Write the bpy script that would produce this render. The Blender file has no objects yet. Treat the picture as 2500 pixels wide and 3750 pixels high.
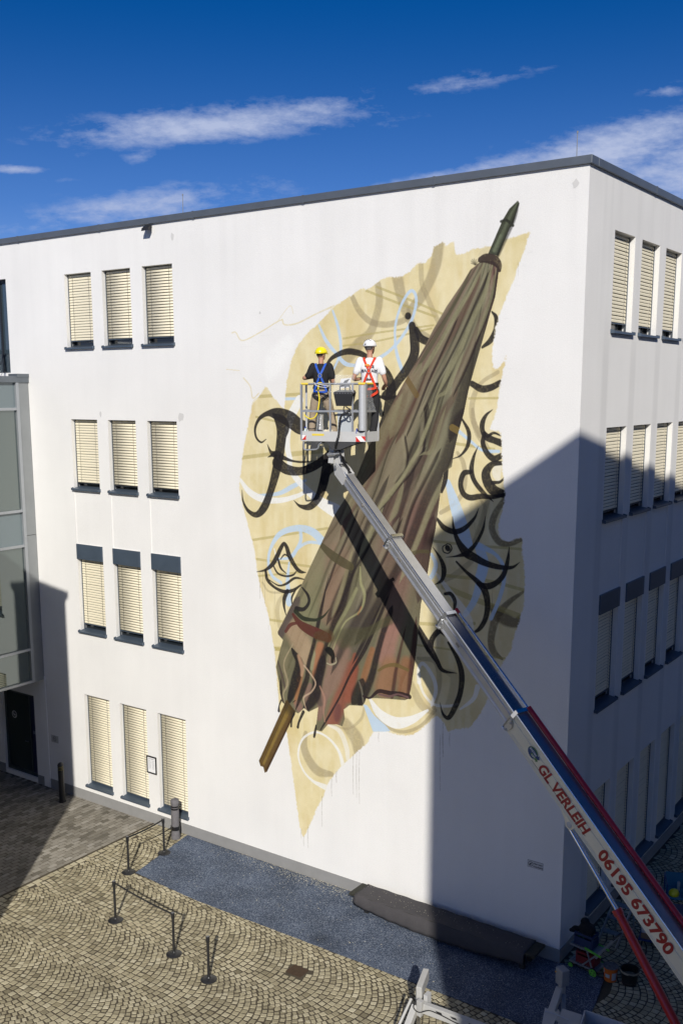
import bpy, bmesh, math, random
import numpy as np
from mathutils import Vector, Matrix
random.seed(7)
R = math.radians
scene = bpy.context.scene
COL = scene.collection
# ------------------------------------------------------------------ camera
FPX, CXP, CYP = 3660.44, 1233.57, 2071.87          # focal length and principal point, in pixels of a 2500 x 3750 picture
CAM = Vector((7.6247, -18.8925, 12.1921))
YAW, PITCH, ROLL = -0.6199, -0.1733, -0.0026
_fw = Vector((math.sin(YAW)*math.cos(PITCH), math.cos(YAW)*math.cos(PITCH), math.sin(PITCH)))
_rt = Vector((math.cos(YAW), -math.sin(YAW), 0)); _up = _rt.cross(_fw)
RT = _rt*math.cos(ROLL)+_up*math.sin(ROLL); UP = -_rt*math.sin(ROLL)+_up*math.cos(ROLL); FW = _fw
cd = bpy.data.cameras.new('camera'); co = bpy.data.objects.new('camera', cd); COL.objects.link(co)
co.matrix_world = Matrix(((RT.x, UP.x, -FW.x, CAM.x), (RT.y, UP.y, -FW.y, CAM.y), (RT.z, UP.z, -FW.z, CAM.z), (0, 0, 0, 1)))
cd.sensor_fit = 'VERTICAL'; cd.sensor_height = 36; cd.sensor_width = 24
cd.lens = FPX/3750*36
cd.shift_x = (1250-CXP)/3750; cd.shift_y = (CYP-1875)/3750
cd.clip_start = .1; cd.clip_end = 3000
scene.camera = co
# ------------------------------------------------------------------ sun and sky
SUN = Vector((math.sin(R(143.5))*math.cos(R(30.2)), math.cos(R(143.5))*math.cos(R(30.2)), math.sin(R(30.2))))
sl = bpy.data.lights.new('sun', 'SUN'); sl.energy = 4.6; sl.angle = R(.53); sl.color = (1, .955, .88)
so = bpy.data.objects.new('sun', sl); COL.objects.link(so)
so.rotation_euler = (-SUN).to_track_quat('-Z', 'Y').to_euler()
world = bpy.data.worlds.new('World'); scene.world = world; world.use_nodes = True
nt = world.node_tree; N = nt.nodes; L = nt.links
for n in list(N): N.remove(n)
def nd(t, typ, **k):
    n = t.nodes.new(typ)
    for a, b in k.items(): setattr(n, a, b)
    return n
wo = nd(nt, 'ShaderNodeOutputWorld'); bg = nd(nt, 'ShaderNodeBackground'); bg.inputs[1].default_value = .068
sky = nd(nt, 'ShaderNodeTexSky', sky_type='NISHITA', sun_disc=False)
sky.sun_elevation = R(30.2); sky.sun_rotation = R(143.5); sky.air_density = 1.0; sky.dust_density = .25; sky.ozone_density = 3.5
hs = nd(nt, 'ShaderNodeHueSaturation'); hs.inputs['Saturation'].default_value = 1.3; hs.inputs['Value'].default_value = 1.0
tint = nd(nt, 'ShaderNodeMixRGB', blend_type='MULTIPLY'); tint.inputs[0].default_value = 1; tint.inputs[2].default_value = (.50, .595, .885, 1)
L.new(sky.outputs[0], tint.inputs[1]); L.new(tint.outputs[0], hs.inputs['Color'])
tc = nd(nt, 'ShaderNodeTexCoord')
nrm = nd(nt, 'ShaderNodeVectorMath', operation='NORMALIZE'); L.new(tc.outputs['Generated'], nrm.inputs[0])
def math_(op, a, b=None, c=None, clamp=False):
    n = nd(nt, 'ShaderNodeMath', operation=op, use_clamp=clamp)
    for i, v in enumerate((a, b, c)):
        if v is None: continue
        if isinstance(v, (int, float)): n.inputs[i].default_value = v
        else: L.new(v, n.inputs[i])
    return n.outputs[0]
def dot_(v):
    n = nd(nt, 'ShaderNodeVectorMath', operation='DOT_PRODUCT'); L.new(nrm.outputs[0], n.inputs[0]); n.inputs[1].default_value = v
    return n.outputs['Value']
def pxdir(px, py): return (FW+RT*((px-CXP)/FPX)-UP*((py-CYP)/FPX)).normalized()
# a cloud deck seen by direction: azimuth / elevation space, streaks lean up to the right
cdir = pxdir(1250, 500)
az_r = Vector((cdir.y, -cdir.x, 0)).normalized(); az_u = az_r.cross(cdir)
fd = dot_(tuple(cdir)); uu = math_('DIVIDE', dot_(tuple(az_r)), math_('MAXIMUM', fd, .05)); vv = math_('DIVIDE', dot_(tuple(az_u)), math_('MAXIMUM', fd, .05))
def uvof(px, py):
    d = pxdir(px, py); return d.dot(az_r)/d.dot(cdir), d.dot(az_u)/d.dot(cdir)
cmb = nd(nt, 'ShaderNodeCombineXYZ'); L.new(uu, cmb.inputs[0]); L.new(vv, cmb.inputs[1])
mp = nd(nt, 'ShaderNodeMapping'); mp.inputs['Rotation'].default_value = (0, 0, R(-14)); mp.inputs['Scale'].default_value = (5.5, 26, 1)
L.new(cmb.outputs[0], mp.inputs[0])
n1 = nd(nt, 'ShaderNodeTexNoise'); n1.inputs['Scale'].default_value = 2.2; n1.inputs['Detail'].default_value = 12; n1.inputs['Roughness'].default_value = .6; n1.inputs['Distortion'].default_value = .35
L.new(mp.outputs[0], n1.inputs['Vector'])
mp2 = nd(nt, 'ShaderNodeMapping'); mp2.inputs['Rotation'].default_value = (0, 0, R(-25)); mp2.inputs['Scale'].default_value = (40, 85, 1)
L.new(cmb.outputs[0], mp2.inputs[0])
n2 = nd(nt, 'ShaderNodeTexNoise'); n2.inputs['Scale'].default_value = 1.6; n2.inputs['Detail'].default_value = 8; n2.inputs['Roughness'].default_value = .65
L.new(mp2.outputs[0], n2.inputs['Vector'])
total = None
# px, py, half length, half height (pixels), lean in degrees, density
CLOUDS = [(780, 455, 560, 62, 4, 1.05), (1080, 415, 330, 50, 9, .75), (520, 480, 290, 48, 2, .7), (1700, 300, 260, 32, 9, .62), (1400, 455, 160, 30, 8, .4),
          (480, 765, 470, 75, 8, .74), (880, 700, 330, 55, 4, .42), (55, 620, 110, 17, -2, .95), (300, 570, 60, 20, 5, .45), (510, 570, 90, 34, 14, .5), (250, 658, 110, 12, 2, .3),
          (2200, 560, 620, 88, 14, 1.05), (2480, 640, 330, 125, 14, .95), (1750, 625, 470, 40, 12, .82), (1480, 668, 260, 22, 10, .6), (2440, 330, 100, 26, 6, .62), (1990, 250, 60, 10, 8, .4), (2380, 215, 60, 8, 3, .2),
          (-300, 520, 240, 60, 5, .7), (2950, 480, 330, 90, 12, .8), (-700, 700, 300, 60, 6, .7), (1200, -300, 500, 70, 8, .5), (3400, 700, 500, 80, 5, .6)]
for px, py, hl, hh, lean, dens in CLOUDS:
    cu, cv = uvof(px, py); a = hl/FPX; b = hh/FPX; ca, sa = math.cos(R(lean)), math.sin(R(lean))
    du = math_('SUBTRACT', uu, cu); dv = math_('SUBTRACT', vv, cv)
    e1 = math_('MULTIPLY', math_('ADD', math_('MULTIPLY', du, ca), math_('MULTIPLY', dv, sa)), 1/a)
    e2 = math_('MULTIPLY', math_('SUBTRACT', math_('MULTIPLY', dv, ca), math_('MULTIPLY', du, sa)), 1/b)
    r2 = math_('ADD', math_('MULTIPLY', e1, e1), math_('MULTIPLY', e2, e2))
    g = math_('MULTIPLY', math_('POWER', 2.718, math_('MULTIPLY', r2, -1.1)), dens)
    total = g if total is None else math_('MAXIMUM', total, g)
nz = math_('ADD', math_('MULTIPLY', n1.outputs[0], .60), math_('MULTIPLY', n2.outputs[0], .40))
dens = math_('MULTIPLY', math_('SUBTRACT', math_('ADD', total, math_('MULTIPLY', math_('SUBTRACT', nz, .5), 2.4)), .30), 1.15, clamp=True)
dens = math_('MULTIPLY', dens, math_('MULTIPLY', math_('MINIMUM', total, .6), 1.66), clamp=True)
sepz = nd(nt, 'ShaderNodeSeparateXYZ'); L.new(nrm.outputs[0], sepz.inputs[0])
hzf = math_('POWER', math_('MULTIPLY', math_('SUBTRACT', .37, math_('MAXIMUM', sepz.outputs[2], 0.)), 1/.37, clamp=True), 2.1)
hadd = nd(nt, 'ShaderNodeMixRGB', blend_type='ADD'); hadd.inputs[0].default_value = 1; L.new(hs.outputs[0], hadd.inputs[1])
hcol = nd(nt, 'ShaderNodeVectorMath', operation='SCALE'); hcol.inputs[0].default_value = (4.1, 4.3, 6.6); L.new(hzf, hcol.inputs['Scale']); L.new(hcol.outputs[0], hadd.inputs[2])
front = math_('GREATER_THAN', fd, .05)
dens = math_('MULTIPLY', math_('MULTIPLY', dens, front), .92)
mxc = nd(nt, 'ShaderNodeMixRGB'); L.new(dens, mxc.inputs[0]); L.new(hadd.outputs[0], mxc.inputs[1]); mxc.inputs[2].default_value = (7.0, 8.0, 11.0, 1)
L.new(mxc.outputs[0], bg.inputs[0]); L.new(bg.outputs[0], wo.inputs[0])
vs = scene.view_settings; vs.view_transform = 'Standard'; vs.look = 'None'; vs.gamma = 1; vs.use_curve_mapping = False; vs.exposure = 0.0

# ------------------------------------------------------------------ turning a pixel of the photograph into a point of a known plane
def ray(px, py): return FW+RT*((px-CXP)/FPX)-UP*((py-CYP)/FPX)
def PLN(px, py, p0, n):
    d = ray(px, py); n = Vector(n); return CAM+d*((Vector(p0)-CAM).dot(n)/d.dot(n))
def WL(px, py, y=0.): return PLN(px, py, (0, y, 0), (0, 1, 0))
def GR(px, py, z=0.): return PLN(px, py, (0, 0, z), (0, 0, 1))
def RX(px, py, x=0.): return PLN(px, py, (x, 0, 0), (1, 0, 0))

# ------------------------------------------------------------------ materials
MATS = {}
def s2l(c):
    return tuple(((v/255)/12.92 if v/255 <= .04045 else ((v/255+.055)/1.055)**2.4) for v in c)
def mat(name, color, rough=.6, metal=0., bump=0., bscale=30., var=0., vscale=3., spec=.5, coat=0., obj=True):
    if name in MATS: return MATS[name]
    m = bpy.data.materials.new(name); m.use_nodes = True; t = m.node_tree; b = t.nodes['Principled BSDF']
    b.inputs['Roughness'].default_value = rough; b.inputs['Metallic'].default_value = metal
    b.inputs['Specular IOR Level'].default_value = spec; b.inputs['Coat Weight'].default_value = coat
    b.inputs['Base Color'].default_value = (*color, 1)
    c = nd(t, 'ShaderNodeTexCoord')
    if var > 0:
        n = nd(t, 'ShaderNodeTexNoise'); n.inputs['Scale'].default_value = vscale; n.inputs['Detail'].default_value = 8; n.inputs['Roughness'].default_value = .65
        t.links.new(c.outputs['Object'], n.inputs['Vector'])
        mr = nd(t, 'ShaderNodeMapRange'); mr.inputs[1].default_value = .25; mr.inputs[2].default_value = .75; mr.inputs[3].default_value = 1-var; mr.inputs[4].default_value = 1+var*.6
        t.links.new(n.outputs[0], mr.inputs[0])
        mx = nd(t, 'ShaderNodeVectorMath', operation='SCALE'); mx.inputs[0].default_value = color; t.links.new(mr.outputs[0], mx.inputs['Scale'])
        t.links.new(mx.outputs[0], b.inputs['Base Color'])
    if bump > 0:
        n = nd(t, 'ShaderNodeTexNoise'); n.inputs['Scale'].default_value = bscale; n.inputs['Detail'].default_value = 6
        t.links.new(c.outputs['Object'], n.inputs['Vector'])
        bp = nd(t, 'ShaderNodeBump'); bp.inputs['Strength'].default_value = bump; bp.inputs['Distance'].default_value = .02
        t.links.new(n.outputs[0], bp.inputs['Height']); t.links.new(bp.outputs[0], b.inputs['Normal'])
    MATS[name] = m; return m

# ------------------------------------------------------------------ mesh helpers
class MB:
    def __init__(s): s.v = []; s.f = []
    def poly(s, pts):
        i = len(s.v); s.v += [tuple(p) for p in pts]; s.f.append(tuple(range(i, i+len(pts)))); return s
    def box(s, x0, x1, y0, y1, z0, z1):
        return s.hexa([(x0, y0, z0), (x1, y0, z0), (x1, y1, z0), (x0, y1, z0), (x0, y0, z1), (x1, y0, z1), (x1, y1, z1), (x0, y1, z1)])
    def hexa(s, p):
        i = len(s.v); s.v += [tuple(q) for q in p]
        for f in ((0, 3, 2, 1), (4, 5, 6, 7), (0, 1, 5, 4), (1, 2, 6, 5), (2, 3, 7, 6), (3, 0, 4, 7)): s.f.append(tuple(i+k for k in f))
        return s
    def beam(s, a, b, w, h, up=(0, 0, 1), w2=None, h2=None):
        a = Vector(a); b = Vector(b); d = (b-a).normalized(); up = Vector(up)
        if abs(d.dot(up)) > .99: up = Vector((1, 0, 0))
        x = d.cross(up).normalized(); y = x.cross(d).normalized(); w2 = w if w2 is None else w2; h2 = h if h2 is None else h2
        return s.hexa([a-x*w/2-y*h/2, a+x*w/2-y*h/2, b+x*w2/2-y*h2/2, b-x*w2/2-y*h2/2, a-x*w/2+y*h/2, a+x*w/2+y*h/2, b+x*w2/2+y*h2/2, b-x*w2/2+y*h2/2])
    def tube(s, pts, r, n=8, cap=True):
        pts = [Vector(p) for p in pts]; rr = r if isinstance(r, (list, tuple)) else [r]*len(pts); base = len(s.v); prev = None
        for k, p in enumerate(pts):
            d = (pts[min(k+1, len(pts)-1)]-pts[max(k-1, 0)]).normalized()
            if prev is None:
                u = d.cross(Vector((0, 0, 1)));
                if u.length < .05: u = d.cross(Vector((1, 0, 0)))
            else: u = prev-d*prev.dot(d)
            u.normalize(); prev = u.copy(); w = d.cross(u)
            for j in range(n):
                a = 2*math.pi*j/n; s.v.append(tuple(p+(u*math.cos(a)+w*math.sin(a))*rr[k]))
        for k in range(len(pts)-1):
            for j in range(n):
                a = base+k*n+j; b = base+k*n+(j+1) % n; s.f.append((a, b, b+n, a+n))
        if cap:
            s.f.append(tuple(base+j for j in range(n))[::-1]); s.f.append(tuple(base+(len(pts)-1)*n+j for j in range(n)))
        return s
    def lathe(s, c, prof, n=20, axis=(0, 0, 1)):
        c = Vector(c); ax = Vector(axis).normalized(); u = ax.cross(Vector((0, 0, 1)))
        if u.length < .05: u = Vector((1, 0, 0))
        u.normalize(); w = ax.cross(u); base = len(s.v)
        for r, h in prof:
            for j in range(n):
                a = 2*math.pi*j/n; s.v.append(tuple(c+ax*h+(u*math.cos(a)+w*math.sin(a))*max(r, 1e-4)))
        for k in range(len(prof)-1):
            for j in range(n):
                a = base+k*n+j; b = base+k*n+(j+1) % n; s.f.append((a, b, b+n, a+n))
        s.f.append(tuple(base+j for j in range(n))[::-1]); s.f.append(tuple(base+(len(prof)-1)*n+j for j in range(n)))
        return s
    def prism(s, pts, off):
        off = Vector(off); n = len(pts); i = len(s.v); s.v += [tuple(p) for p in pts]+[tuple(Vector(p)+off) for p in pts]
        s.f.append(tuple(range(i, i+n))[::-1]); s.f.append(tuple(range(i+n, i+2*n)))
        for k in range(n): s.f.append((i+k, i+(k+1) % n, i+n+(k+1) % n, i+n+k))
        return s
    def mesh(s, name, m=None, smooth=False):
        me = bpy.data.meshes.new(name); me.from_pydata(s.v, [], s.f); me.update()
        if m: me.materials.append(m)
        bm = bmesh.new(); bm.from_mesh(me); bmesh.ops.recalc_face_normals(bm, faces=bm.faces); bm.to_mesh(me); bm.free()
        if smooth:
            me.polygons.foreach_set('use_smooth', [True]*len(me.polygons))
        return me
    def build(s, name, m, parent=None, smooth=False, bevel=0.):
        o = bpy.data.objects.new(name, s.mesh(name, m, smooth)); COL.objects.link(o)
        if parent is not None: put(o, parent)
        if bevel:
            b = o.modifiers.new('bevel', 'BEVEL'); b.width = bevel; b.segments = 2; b.limit_method = 'ANGLE'; b.angle_limit = R(40)
        if smooth:
            try: o.data.set_sharp_from_angle(angle=R(40))
            except Exception: pass
        return o
def put(o, parent):
    # geometry is written in world coordinates; keep it there under the parent
    bpy.context.view_layer.update() if False else None
    o.parent = parent; o.matrix_parent_inverse = WM(parent).inverted()
def WM(o):
    m = o.matrix_basis.copy()
    if o.parent: m = WM(o.parent) @ o.matrix_parent_inverse @ m
    return m
def empty(name, loc, rz=0.):
    o = bpy.data.objects.new(name, None); COL.objects.link(o); o.location = loc; o.rotation_euler = (0, 0, rz); o.empty_display_size = .2; return o
def tag(o, label=None, cat=None, group=None, kind=None):
    if label: o['label'] = label
    if cat: o['category'] = cat
    if group: o['group'] = group
    if kind: o['kind'] = kind
    return o
def copy_tree(o, parent=None):
    c = o.copy(); COL.objects.link(c); c.parent = parent
    for ch in list(o.children): copy_tree(ch, c)
    return c
def text_part(s, name, size, origin, xd, yd, m, parent, depth=.002, shear=0., bold=0., align='LEFT', sx=1.):
    cu = bpy.data.curves.new(name, 'FONT'); cu.body = s; cu.size = size; cu.shear = shear; cu.offset = bold; cu.extrude = depth/2; cu.align_x = align; cu.resolution_u = 4
    to = bpy.data.objects.new(name, cu); COL.objects.link(to)
    dg = bpy.context.evaluated_depsgraph_get(); dg.update(); me = bpy.data.meshes.new_from_object(to.evaluated_get(dg)); bpy.data.objects.remove(to)
    xd = Vector(xd).normalized(); yd = Vector(yd); yd = (yd-xd*yd.dot(xd)).normalized(); zd = xd.cross(yd); o3 = Vector(origin)
    M = Matrix(((xd.x*sx, yd.x, zd.x, o3.x), (xd.y*sx, yd.y, zd.y, o3.y), (xd.z*sx, yd.z, zd.z, o3.z), (0, 0, 0, 1)))
    me.transform(M); me.materials.clear(); me.materials.append(m); o = bpy.data.objects.new(name, me); COL.objects.link(o)
    if parent is not None: put(o, parent)
    return o
# ------------------------------------------------------------------ ground
def ground_mat():
    return mat('joint_sand', (.075, .060, .037), .95, bump=.5, bscale=60, var=.35, vscale=8)
g = MB(); g.poly([(-900, -900, -.006), (900, -900, -.006), (900, 900, -.006), (-900, 900, -.006)])
ground = tag(g.build('ground', ground_mat()), kind='structure')
def stone_mat(name, c1, c2, c3, rough=.8):
    m = bpy.data.materials.new(name); m.use_nodes = True; t = m.node_tree; b = t.nodes['Principled BSDF']; b.inputs['Roughness'].default_value = rough; b.inputs['Specular IOR Level'].default_value = .3
    at = nd(t, 'ShaderNodeAttribute', attribute_name='tone'); oi = nd(t, 'ShaderNodeObjectInfo')
    geo = nd(t, 'ShaderNodeNewGeometry')
    wn = nd(t, 'ShaderNodeMath', operation='ADD'); t.links.new(at.outputs['Fac'], wn.inputs[0]); wn.inputs[1].default_value = 0
    cr = nd(t, 'ShaderNodeValToRGB'); e = cr.color_ramp.elements; e[0].color = (*c1, 1); e[1].color = (*c3, 1); k = e.new(.5); k.color = (*c2, 1)
    k = e.new(.08); k.color = tuple(v*.62 for v in c1)+(1,); k = e.new(.93); k.color = tuple(v*1.12 for v in c3)+(1,)
    t.links.new(wn.outputs[0], cr.inputs[0])
    n = nd(t, 'ShaderNodeTexNoise'); n.inputs['Scale'].default_value = 34; n.inputs['Detail'].default_value = 6; n.inputs['Roughness'].default_value = .7; t.links.new(geo.outputs['Position'], n.inputs['Vector'])
    n3 = nd(t, 'ShaderNodeTexNoise'); n3.inputs['Scale'].default_value = .9; n3.inputs['Detail'].default_value = 5; t.links.new(geo.outputs['Position'], n3.inputs['Vector'])
    mr = nd(t, 'ShaderNodeMapRange'); mr.inputs[1].default_value = .2; mr.inputs[2].default_value = .8; mr.inputs[3].default_value = .7; mr.inputs[4].default_value = 1.3; t.links.new(n.outputs[0], mr.inputs[0])
    mr3 = nd(t, 'ShaderNodeMapRange'); mr3.inputs[1].default_value = .3; mr3.inputs[2].default_value = .7; mr3.inputs[3].default_value = .84; mr3.inputs[4].default_value = 1.12; t.links.new(n3.outputs[0], mr3.inputs[0])
    mm = nd(t, 'ShaderNodeMath', operation='MULTIPLY'); t.links.new(mr.outputs[0], mm.inputs[0]); t.links.new(mr3.outputs[0], mm.inputs[1])
    sc = nd(t, 'ShaderNodeVectorMath', operation='SCALE'); t.links.new(cr.outputs[0], sc.inputs[0]); t.links.new(mm.outputs[0], sc.inputs['Scale']); t.links.new(sc.outputs[0], b.inputs['Base Color'])
    bp = nd(t, 'ShaderNodeBump'); bp.inputs['Strength'].default_value = .5; bp.inputs['Distance'].default_value = .006; t.links.new(n.outputs[0], bp.inputs['Height']); t.links.new(bp.outputs[0], b.inputs['Normal'])
    return m
M_cob = stone_mat('granite_cobble', (.31, .268, .165), (.40, .352, .228), (.475, .43, .30))
M_pav = stone_mat('grey_paver', (.19, .172, .135), (.24, .22, .18), (.30, .28, .24))
def stone(cx, cy, hw, hl, ang, h, rnd=.014, jit=.007):
    # a worn stone: skirt below the joint, bevelled shoulder, slightly domed top
    ca, sa = math.cos(ang), math.sin(ang); v = []
    cor = [(-1, -1), (1, -1), (1, 1), (-1, 1)]
    js = [(random.uniform(-jit, jit), random.uniform(-jit, jit)) for _ in range(4)]
    tx, ty = random.uniform(-.03, .03), random.uniform(-.03, .03)
    for ring, (ins, z) in enumerate(((0., h-.03), (.0015, h-.009), (rnd*1.05, h))):
        for (a, b), (jx, jy) in zip(cor, js):
            x = a*(hw-ins)+jx; y = b*(hl-ins)+jy
            v.append((cx+x*ca-y*sa, cy+x*sa+y*ca, z+(x*tx+y*ty if ring else 0)))
    f = []
    for k in (0, 4):
        for j in range(4): f.append((k+j, k+(j+1) % 4, k+4+(j+1) % 4, k+4+j))
    f.append((8, 9, 10, 11)); return v, f
def stones_object(name, stones, m, parent, kind=None):
    V = []; F = []; T = []
    for v, f, tone in stones:
        i = len(V); V += v; F += [tuple(i+k for k in q) for q in f]; T += [tone]*len(v)
    me = bpy.data.meshes.new(name); me.from_pydata(V, [], F); me.materials.append(m)
    at = me.attributes.new('tone', 'FLOAT', 'POINT'); at.data.foreach_set('value', T)
    o = bpy.data.objects.new(name, me); COL.objects.link(o)
    if parent is not None: put(o, parent)
    if kind: o['kind'] = kind
    return o
def inview(x, y, m=120):
    d = Vector((x, y, 0))-CAM; w = d.dot(FW)
    if w < 1: return False
    px = CXP+FPX*d.dot(RT)/w; py = CYP-FPX*d.dot(UP)/w
    return -m < px < 2500+m and -m < py < 3750+m
XB = -12.2                                  # line where the grey pavers end and the cobbles begin
CARPET = [(-10.97, -.05), (-10.5, -2.42), (-8.3, -2.56), (-5, -2.50), (-2.2, -2.46), (1.36, -2.40), (1.22, -1.1), (1.03, -.06), (.28, .12), (-.0, -.05)]
DRAIN = (-4.62, -4.23, -3.67, -3.34)
cob = []
pitch = .150; Rr = 1.22
for k in range(-8, 30):
    yk = -3.93+1.72*(k-8)
    for j in range(-12, 260):
        xa = XB+.2+j*pitch
        if xa > 17: break
        a0 = R(46); ths = []; t_ = -a0
        while t_ < a0-.02:
            dl = .148*(.72+.28*math.cos(2*t_))*random.uniform(.92, 1.08)/Rr; ths.append((t_, dl)); t_ += dl
        kf = 2*a0/(t_+a0)
        for t0_, dl in ths:
            th = -a0+(t0_+a0+dl/2)*kf; dl *= kf
            x = xa-Rr+Rr*math.cos(th); y = yk+Rr*math.sin(th)
            if x < XB+.12 or (y > -.04 and x < .08) : continue
            if CARPET[0][0]-.0 < x < 1.2 and -2.40 < y < -.0 and not (x < -10.97+(-y/2.42)*.47): continue
            if DRAIN[0]-.06 < x < DRAIN[1]+.06 and DRAIN[2]-.06 < y < DRAIN[3]+.06: continue
            if not inview(x, y): continue
            tone = min(1, max(0, random.gauss(.5, .15))) if random.random() > .04 else random.choice((.02, .97))
            wr = pitch*math.cos(th)/2-.0062*math.cos(th)**2; wt = Rr*dl/2-.007
            v, f = stone(x, y, wr*random.uniform(.95, 1.03), wt*random.uniform(.94, 1.03), th, random.uniform(-.004, .004))
            d = (Vector((x, y, 0))-CAM).length
            vis = inview(x, y, -15)
            cob.append((d if vis else d+100, v, f, tone))
# header course along the grey pavers and round the gully
y = -10.5
while y < -.05:
    l = random.uniform(.15, .24)
    v, f = stone(XB-.0, y+l/2, .085, l/2-.008, 0, random.uniform(-.003, .004)); cob.append((200, v, f, random.uniform(.3, .9))); y += l
cob.sort(key=lambda c: c[0])
cobbles = tag(empty('cobblestone_paving', (0, -5, 0)), kind='structure')
for d, v, f, tone in cob[:300]: stones_object('cobblestone', [(v, f, tone)], M_cob, cobbles)
stones_object('cobblestones', [(v, f, t) for d, v, f, t in cob[300:]], M_cob, cobbles, 'stuff')
# grey concrete pavers in running bond, rows along the border
pav = []
row = 0; x = XB-.085
while x > -27:
    x -= .143; row += 1; y = -13+(.128 if row % 2 else 0)
    while y < -.02:
        cy = y+.128; y += .256
        if not inview(x, cy, 60): continue
        if x < -16.9 and cy > -.02: continue
        v, f = stone(x, cy, x*0+.0655, .1225, 0, random.uniform(-.0025, .0025), .006, .003)
        pav.append(((Vector((x, cy, 0))-CAM).length+(0 if inview(x, cy, -10) else 100), v, f, min(1, max(0, random.gauss(.5, .2)))))
pav.sort(key=lambda c: c[0])
paving = tag(empty('paver_paving', (-14, -3, 0)), kind='structure')
for d, v, f, tone in pav[:300]: stones_object('paver', [(v, f, tone)], M_pav, paving)
stones_object('pavers', [(v, f, t) for d, v, f, t in pav[300:]], M_pav, paving, 'stuff')

# blue needle felt carpet in front of the wall
def carpet_mat():
    m = bpy.data.materials.new('blue_felt'); m.use_nodes = True; t = m.node_tree; b = t.nodes['Principled BSDF']; b.inputs['Roughness'].default_value = 1; b.inputs['Specular IOR Level'].default_value = .1
    geo = nd(t, 'ShaderNodeNewGeometry'); n = nd(t, 'ShaderNodeTexNoise'); n.inputs['Scale'].default_value = 42; n.inputs['Detail'].default_value = 5; n.inputs['Roughness'].default_value = .9; t.links.new(geo.outputs['Position'], n.inputs['Vector'])
    cr = nd(t, 'ShaderNodeValToRGB'); e = cr.color_ramp.elements; e[0].position = .38; e[0].color = (.022, .030, .050, 1); e[1].position = .66; e[1].color = (.42, .45, .50, 1); k = e.new(.52); k.color = (.074, .096, .138, 1)
    t.links.new(n.outputs[0], cr.inputs[0])
    n2 = nd(t, 'ShaderNodeTexNoise'); n2.inputs['Scale'].default_value = 1.1; n2.inputs['Detail'].default_value = 6; t.links.new(geo.outputs['Position'], n2.inputs['Vector'])
    mr = nd(t, 'ShaderNodeMapRange'); mr.inputs[1].default_value = .3; mr.inputs[2].default_value = .75; mr.inputs[3].default_value = .78; mr.inputs[4].default_value = 1.3; t.links.new(n2.outputs[0], mr.inputs[0])
    # a dark wet spot and a reddish spill where the photograph shows them
    def spot(cx, cy, r):
        s = nd(t, 'ShaderNodeVectorMath', operation='DISTANCE'); t.links.new(geo.outputs['Position'], s.inputs[0]); s.inputs[1].default_value = (cx, cy, 0)
        q = nd(t, 'ShaderNodeMapRange'); q.interpolation_type = 'SMOOTHSTEP'; q.inputs[1].default_value = 0; q.inputs[2].default_value = r; q.inputs[3].default_value = .55; q.inputs[4].default_value = 1; t.links.new(s.outputs['Value'], q.inputs[0]); return q
    sp = GR(1168, 3440); q1 = spot(sp.x, sp.y, .38)
    mm = nd(t, 'ShaderNodeMath', operation='MULTIPLY'); t.links.new(mr.outputs[0], mm.inputs[0]); t.links.new(q1.outputs[0], mm.inputs[1])
    sc = nd(t, 'ShaderNodeVectorMath', operation='SCALE'); t.links.new(cr.outputs[0], sc.inputs[0]); t.links.new(mm.outputs[0], sc.inputs['Scale']); t.links.new(sc.outputs[0], b.inputs['Base Color'])
    bp = nd(t, 'ShaderNodeBump'); bp.inputs['Strength'].default_value = .7; bp.inputs['Distance'].default_value = .006; t.links.new(n.outputs[0], bp.inputs['Height']); t.links.new(bp.outputs[0], b.inputs['Normal'])
    return m
edge = []
for i, p in enumerate(CARPET):
    q = CARPET[(i+1) % len(CARPET)]; n_ = max(1, int(math.hypot(q[0]-p[0], q[1]-p[1])/.12))
    for k in range(n_):
        t_ = k/n_; edge.append((p[0]+(q[0]-p[0])*t_+random.uniform(-.006, .006), p[1]+(q[1]-p[1])*t_+random.uniform(-.008, .008), .004))
edge = [(x, (min(y, -.012) if x < .02 else y), z) for x, y, z in edge]
cb = MB(); cb.prism(edge, (0, 0, .010))
tag(cb.build('carpet', carpet_mat()), 'long blue speckled felt carpet laid on the cobbles along the painted wall', 'carpet')
# paint flakes scattered over it
fl = MB()
for i in range(1700):
    t_ = random.random()
    if t_ < .62: x = random.gauss(-6.6, 1.4); y = -abs(random.gauss(.03, .22))-.02
    elif t_ < .72: x = random.uniform(-10, 1); y = -abs(random.gauss(0, .5))-.02
    else: x = random.uniform(-10.2, 1.0); y = random.uniform(-2.35, -.05)
    if x > -4.6 and y > -.75: continue
    if x < -9.9 or x > 1: continue
    s_ = random.uniform(.004, .015)*(1.6 if random.random() < .08 else 1); a_ = random.uniform(0, 6.28)
    fl.poly([(x+s_*math.cos(a_+q)*random.uniform(.6, 1.1), y+s_*math.sin(a_+q)*random.uniform(.6, 1.1), .0165+random.uniform(0, .003)) for q in (0, 1.4, 2.9, 4.5)])
tag(fl.build('paint_flakes', mat('flake', (.6, .56, .42), .8)), 'cream paint flakes scattered on the blue carpet below the mural', 'paint flakes', kind='stuff')
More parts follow.
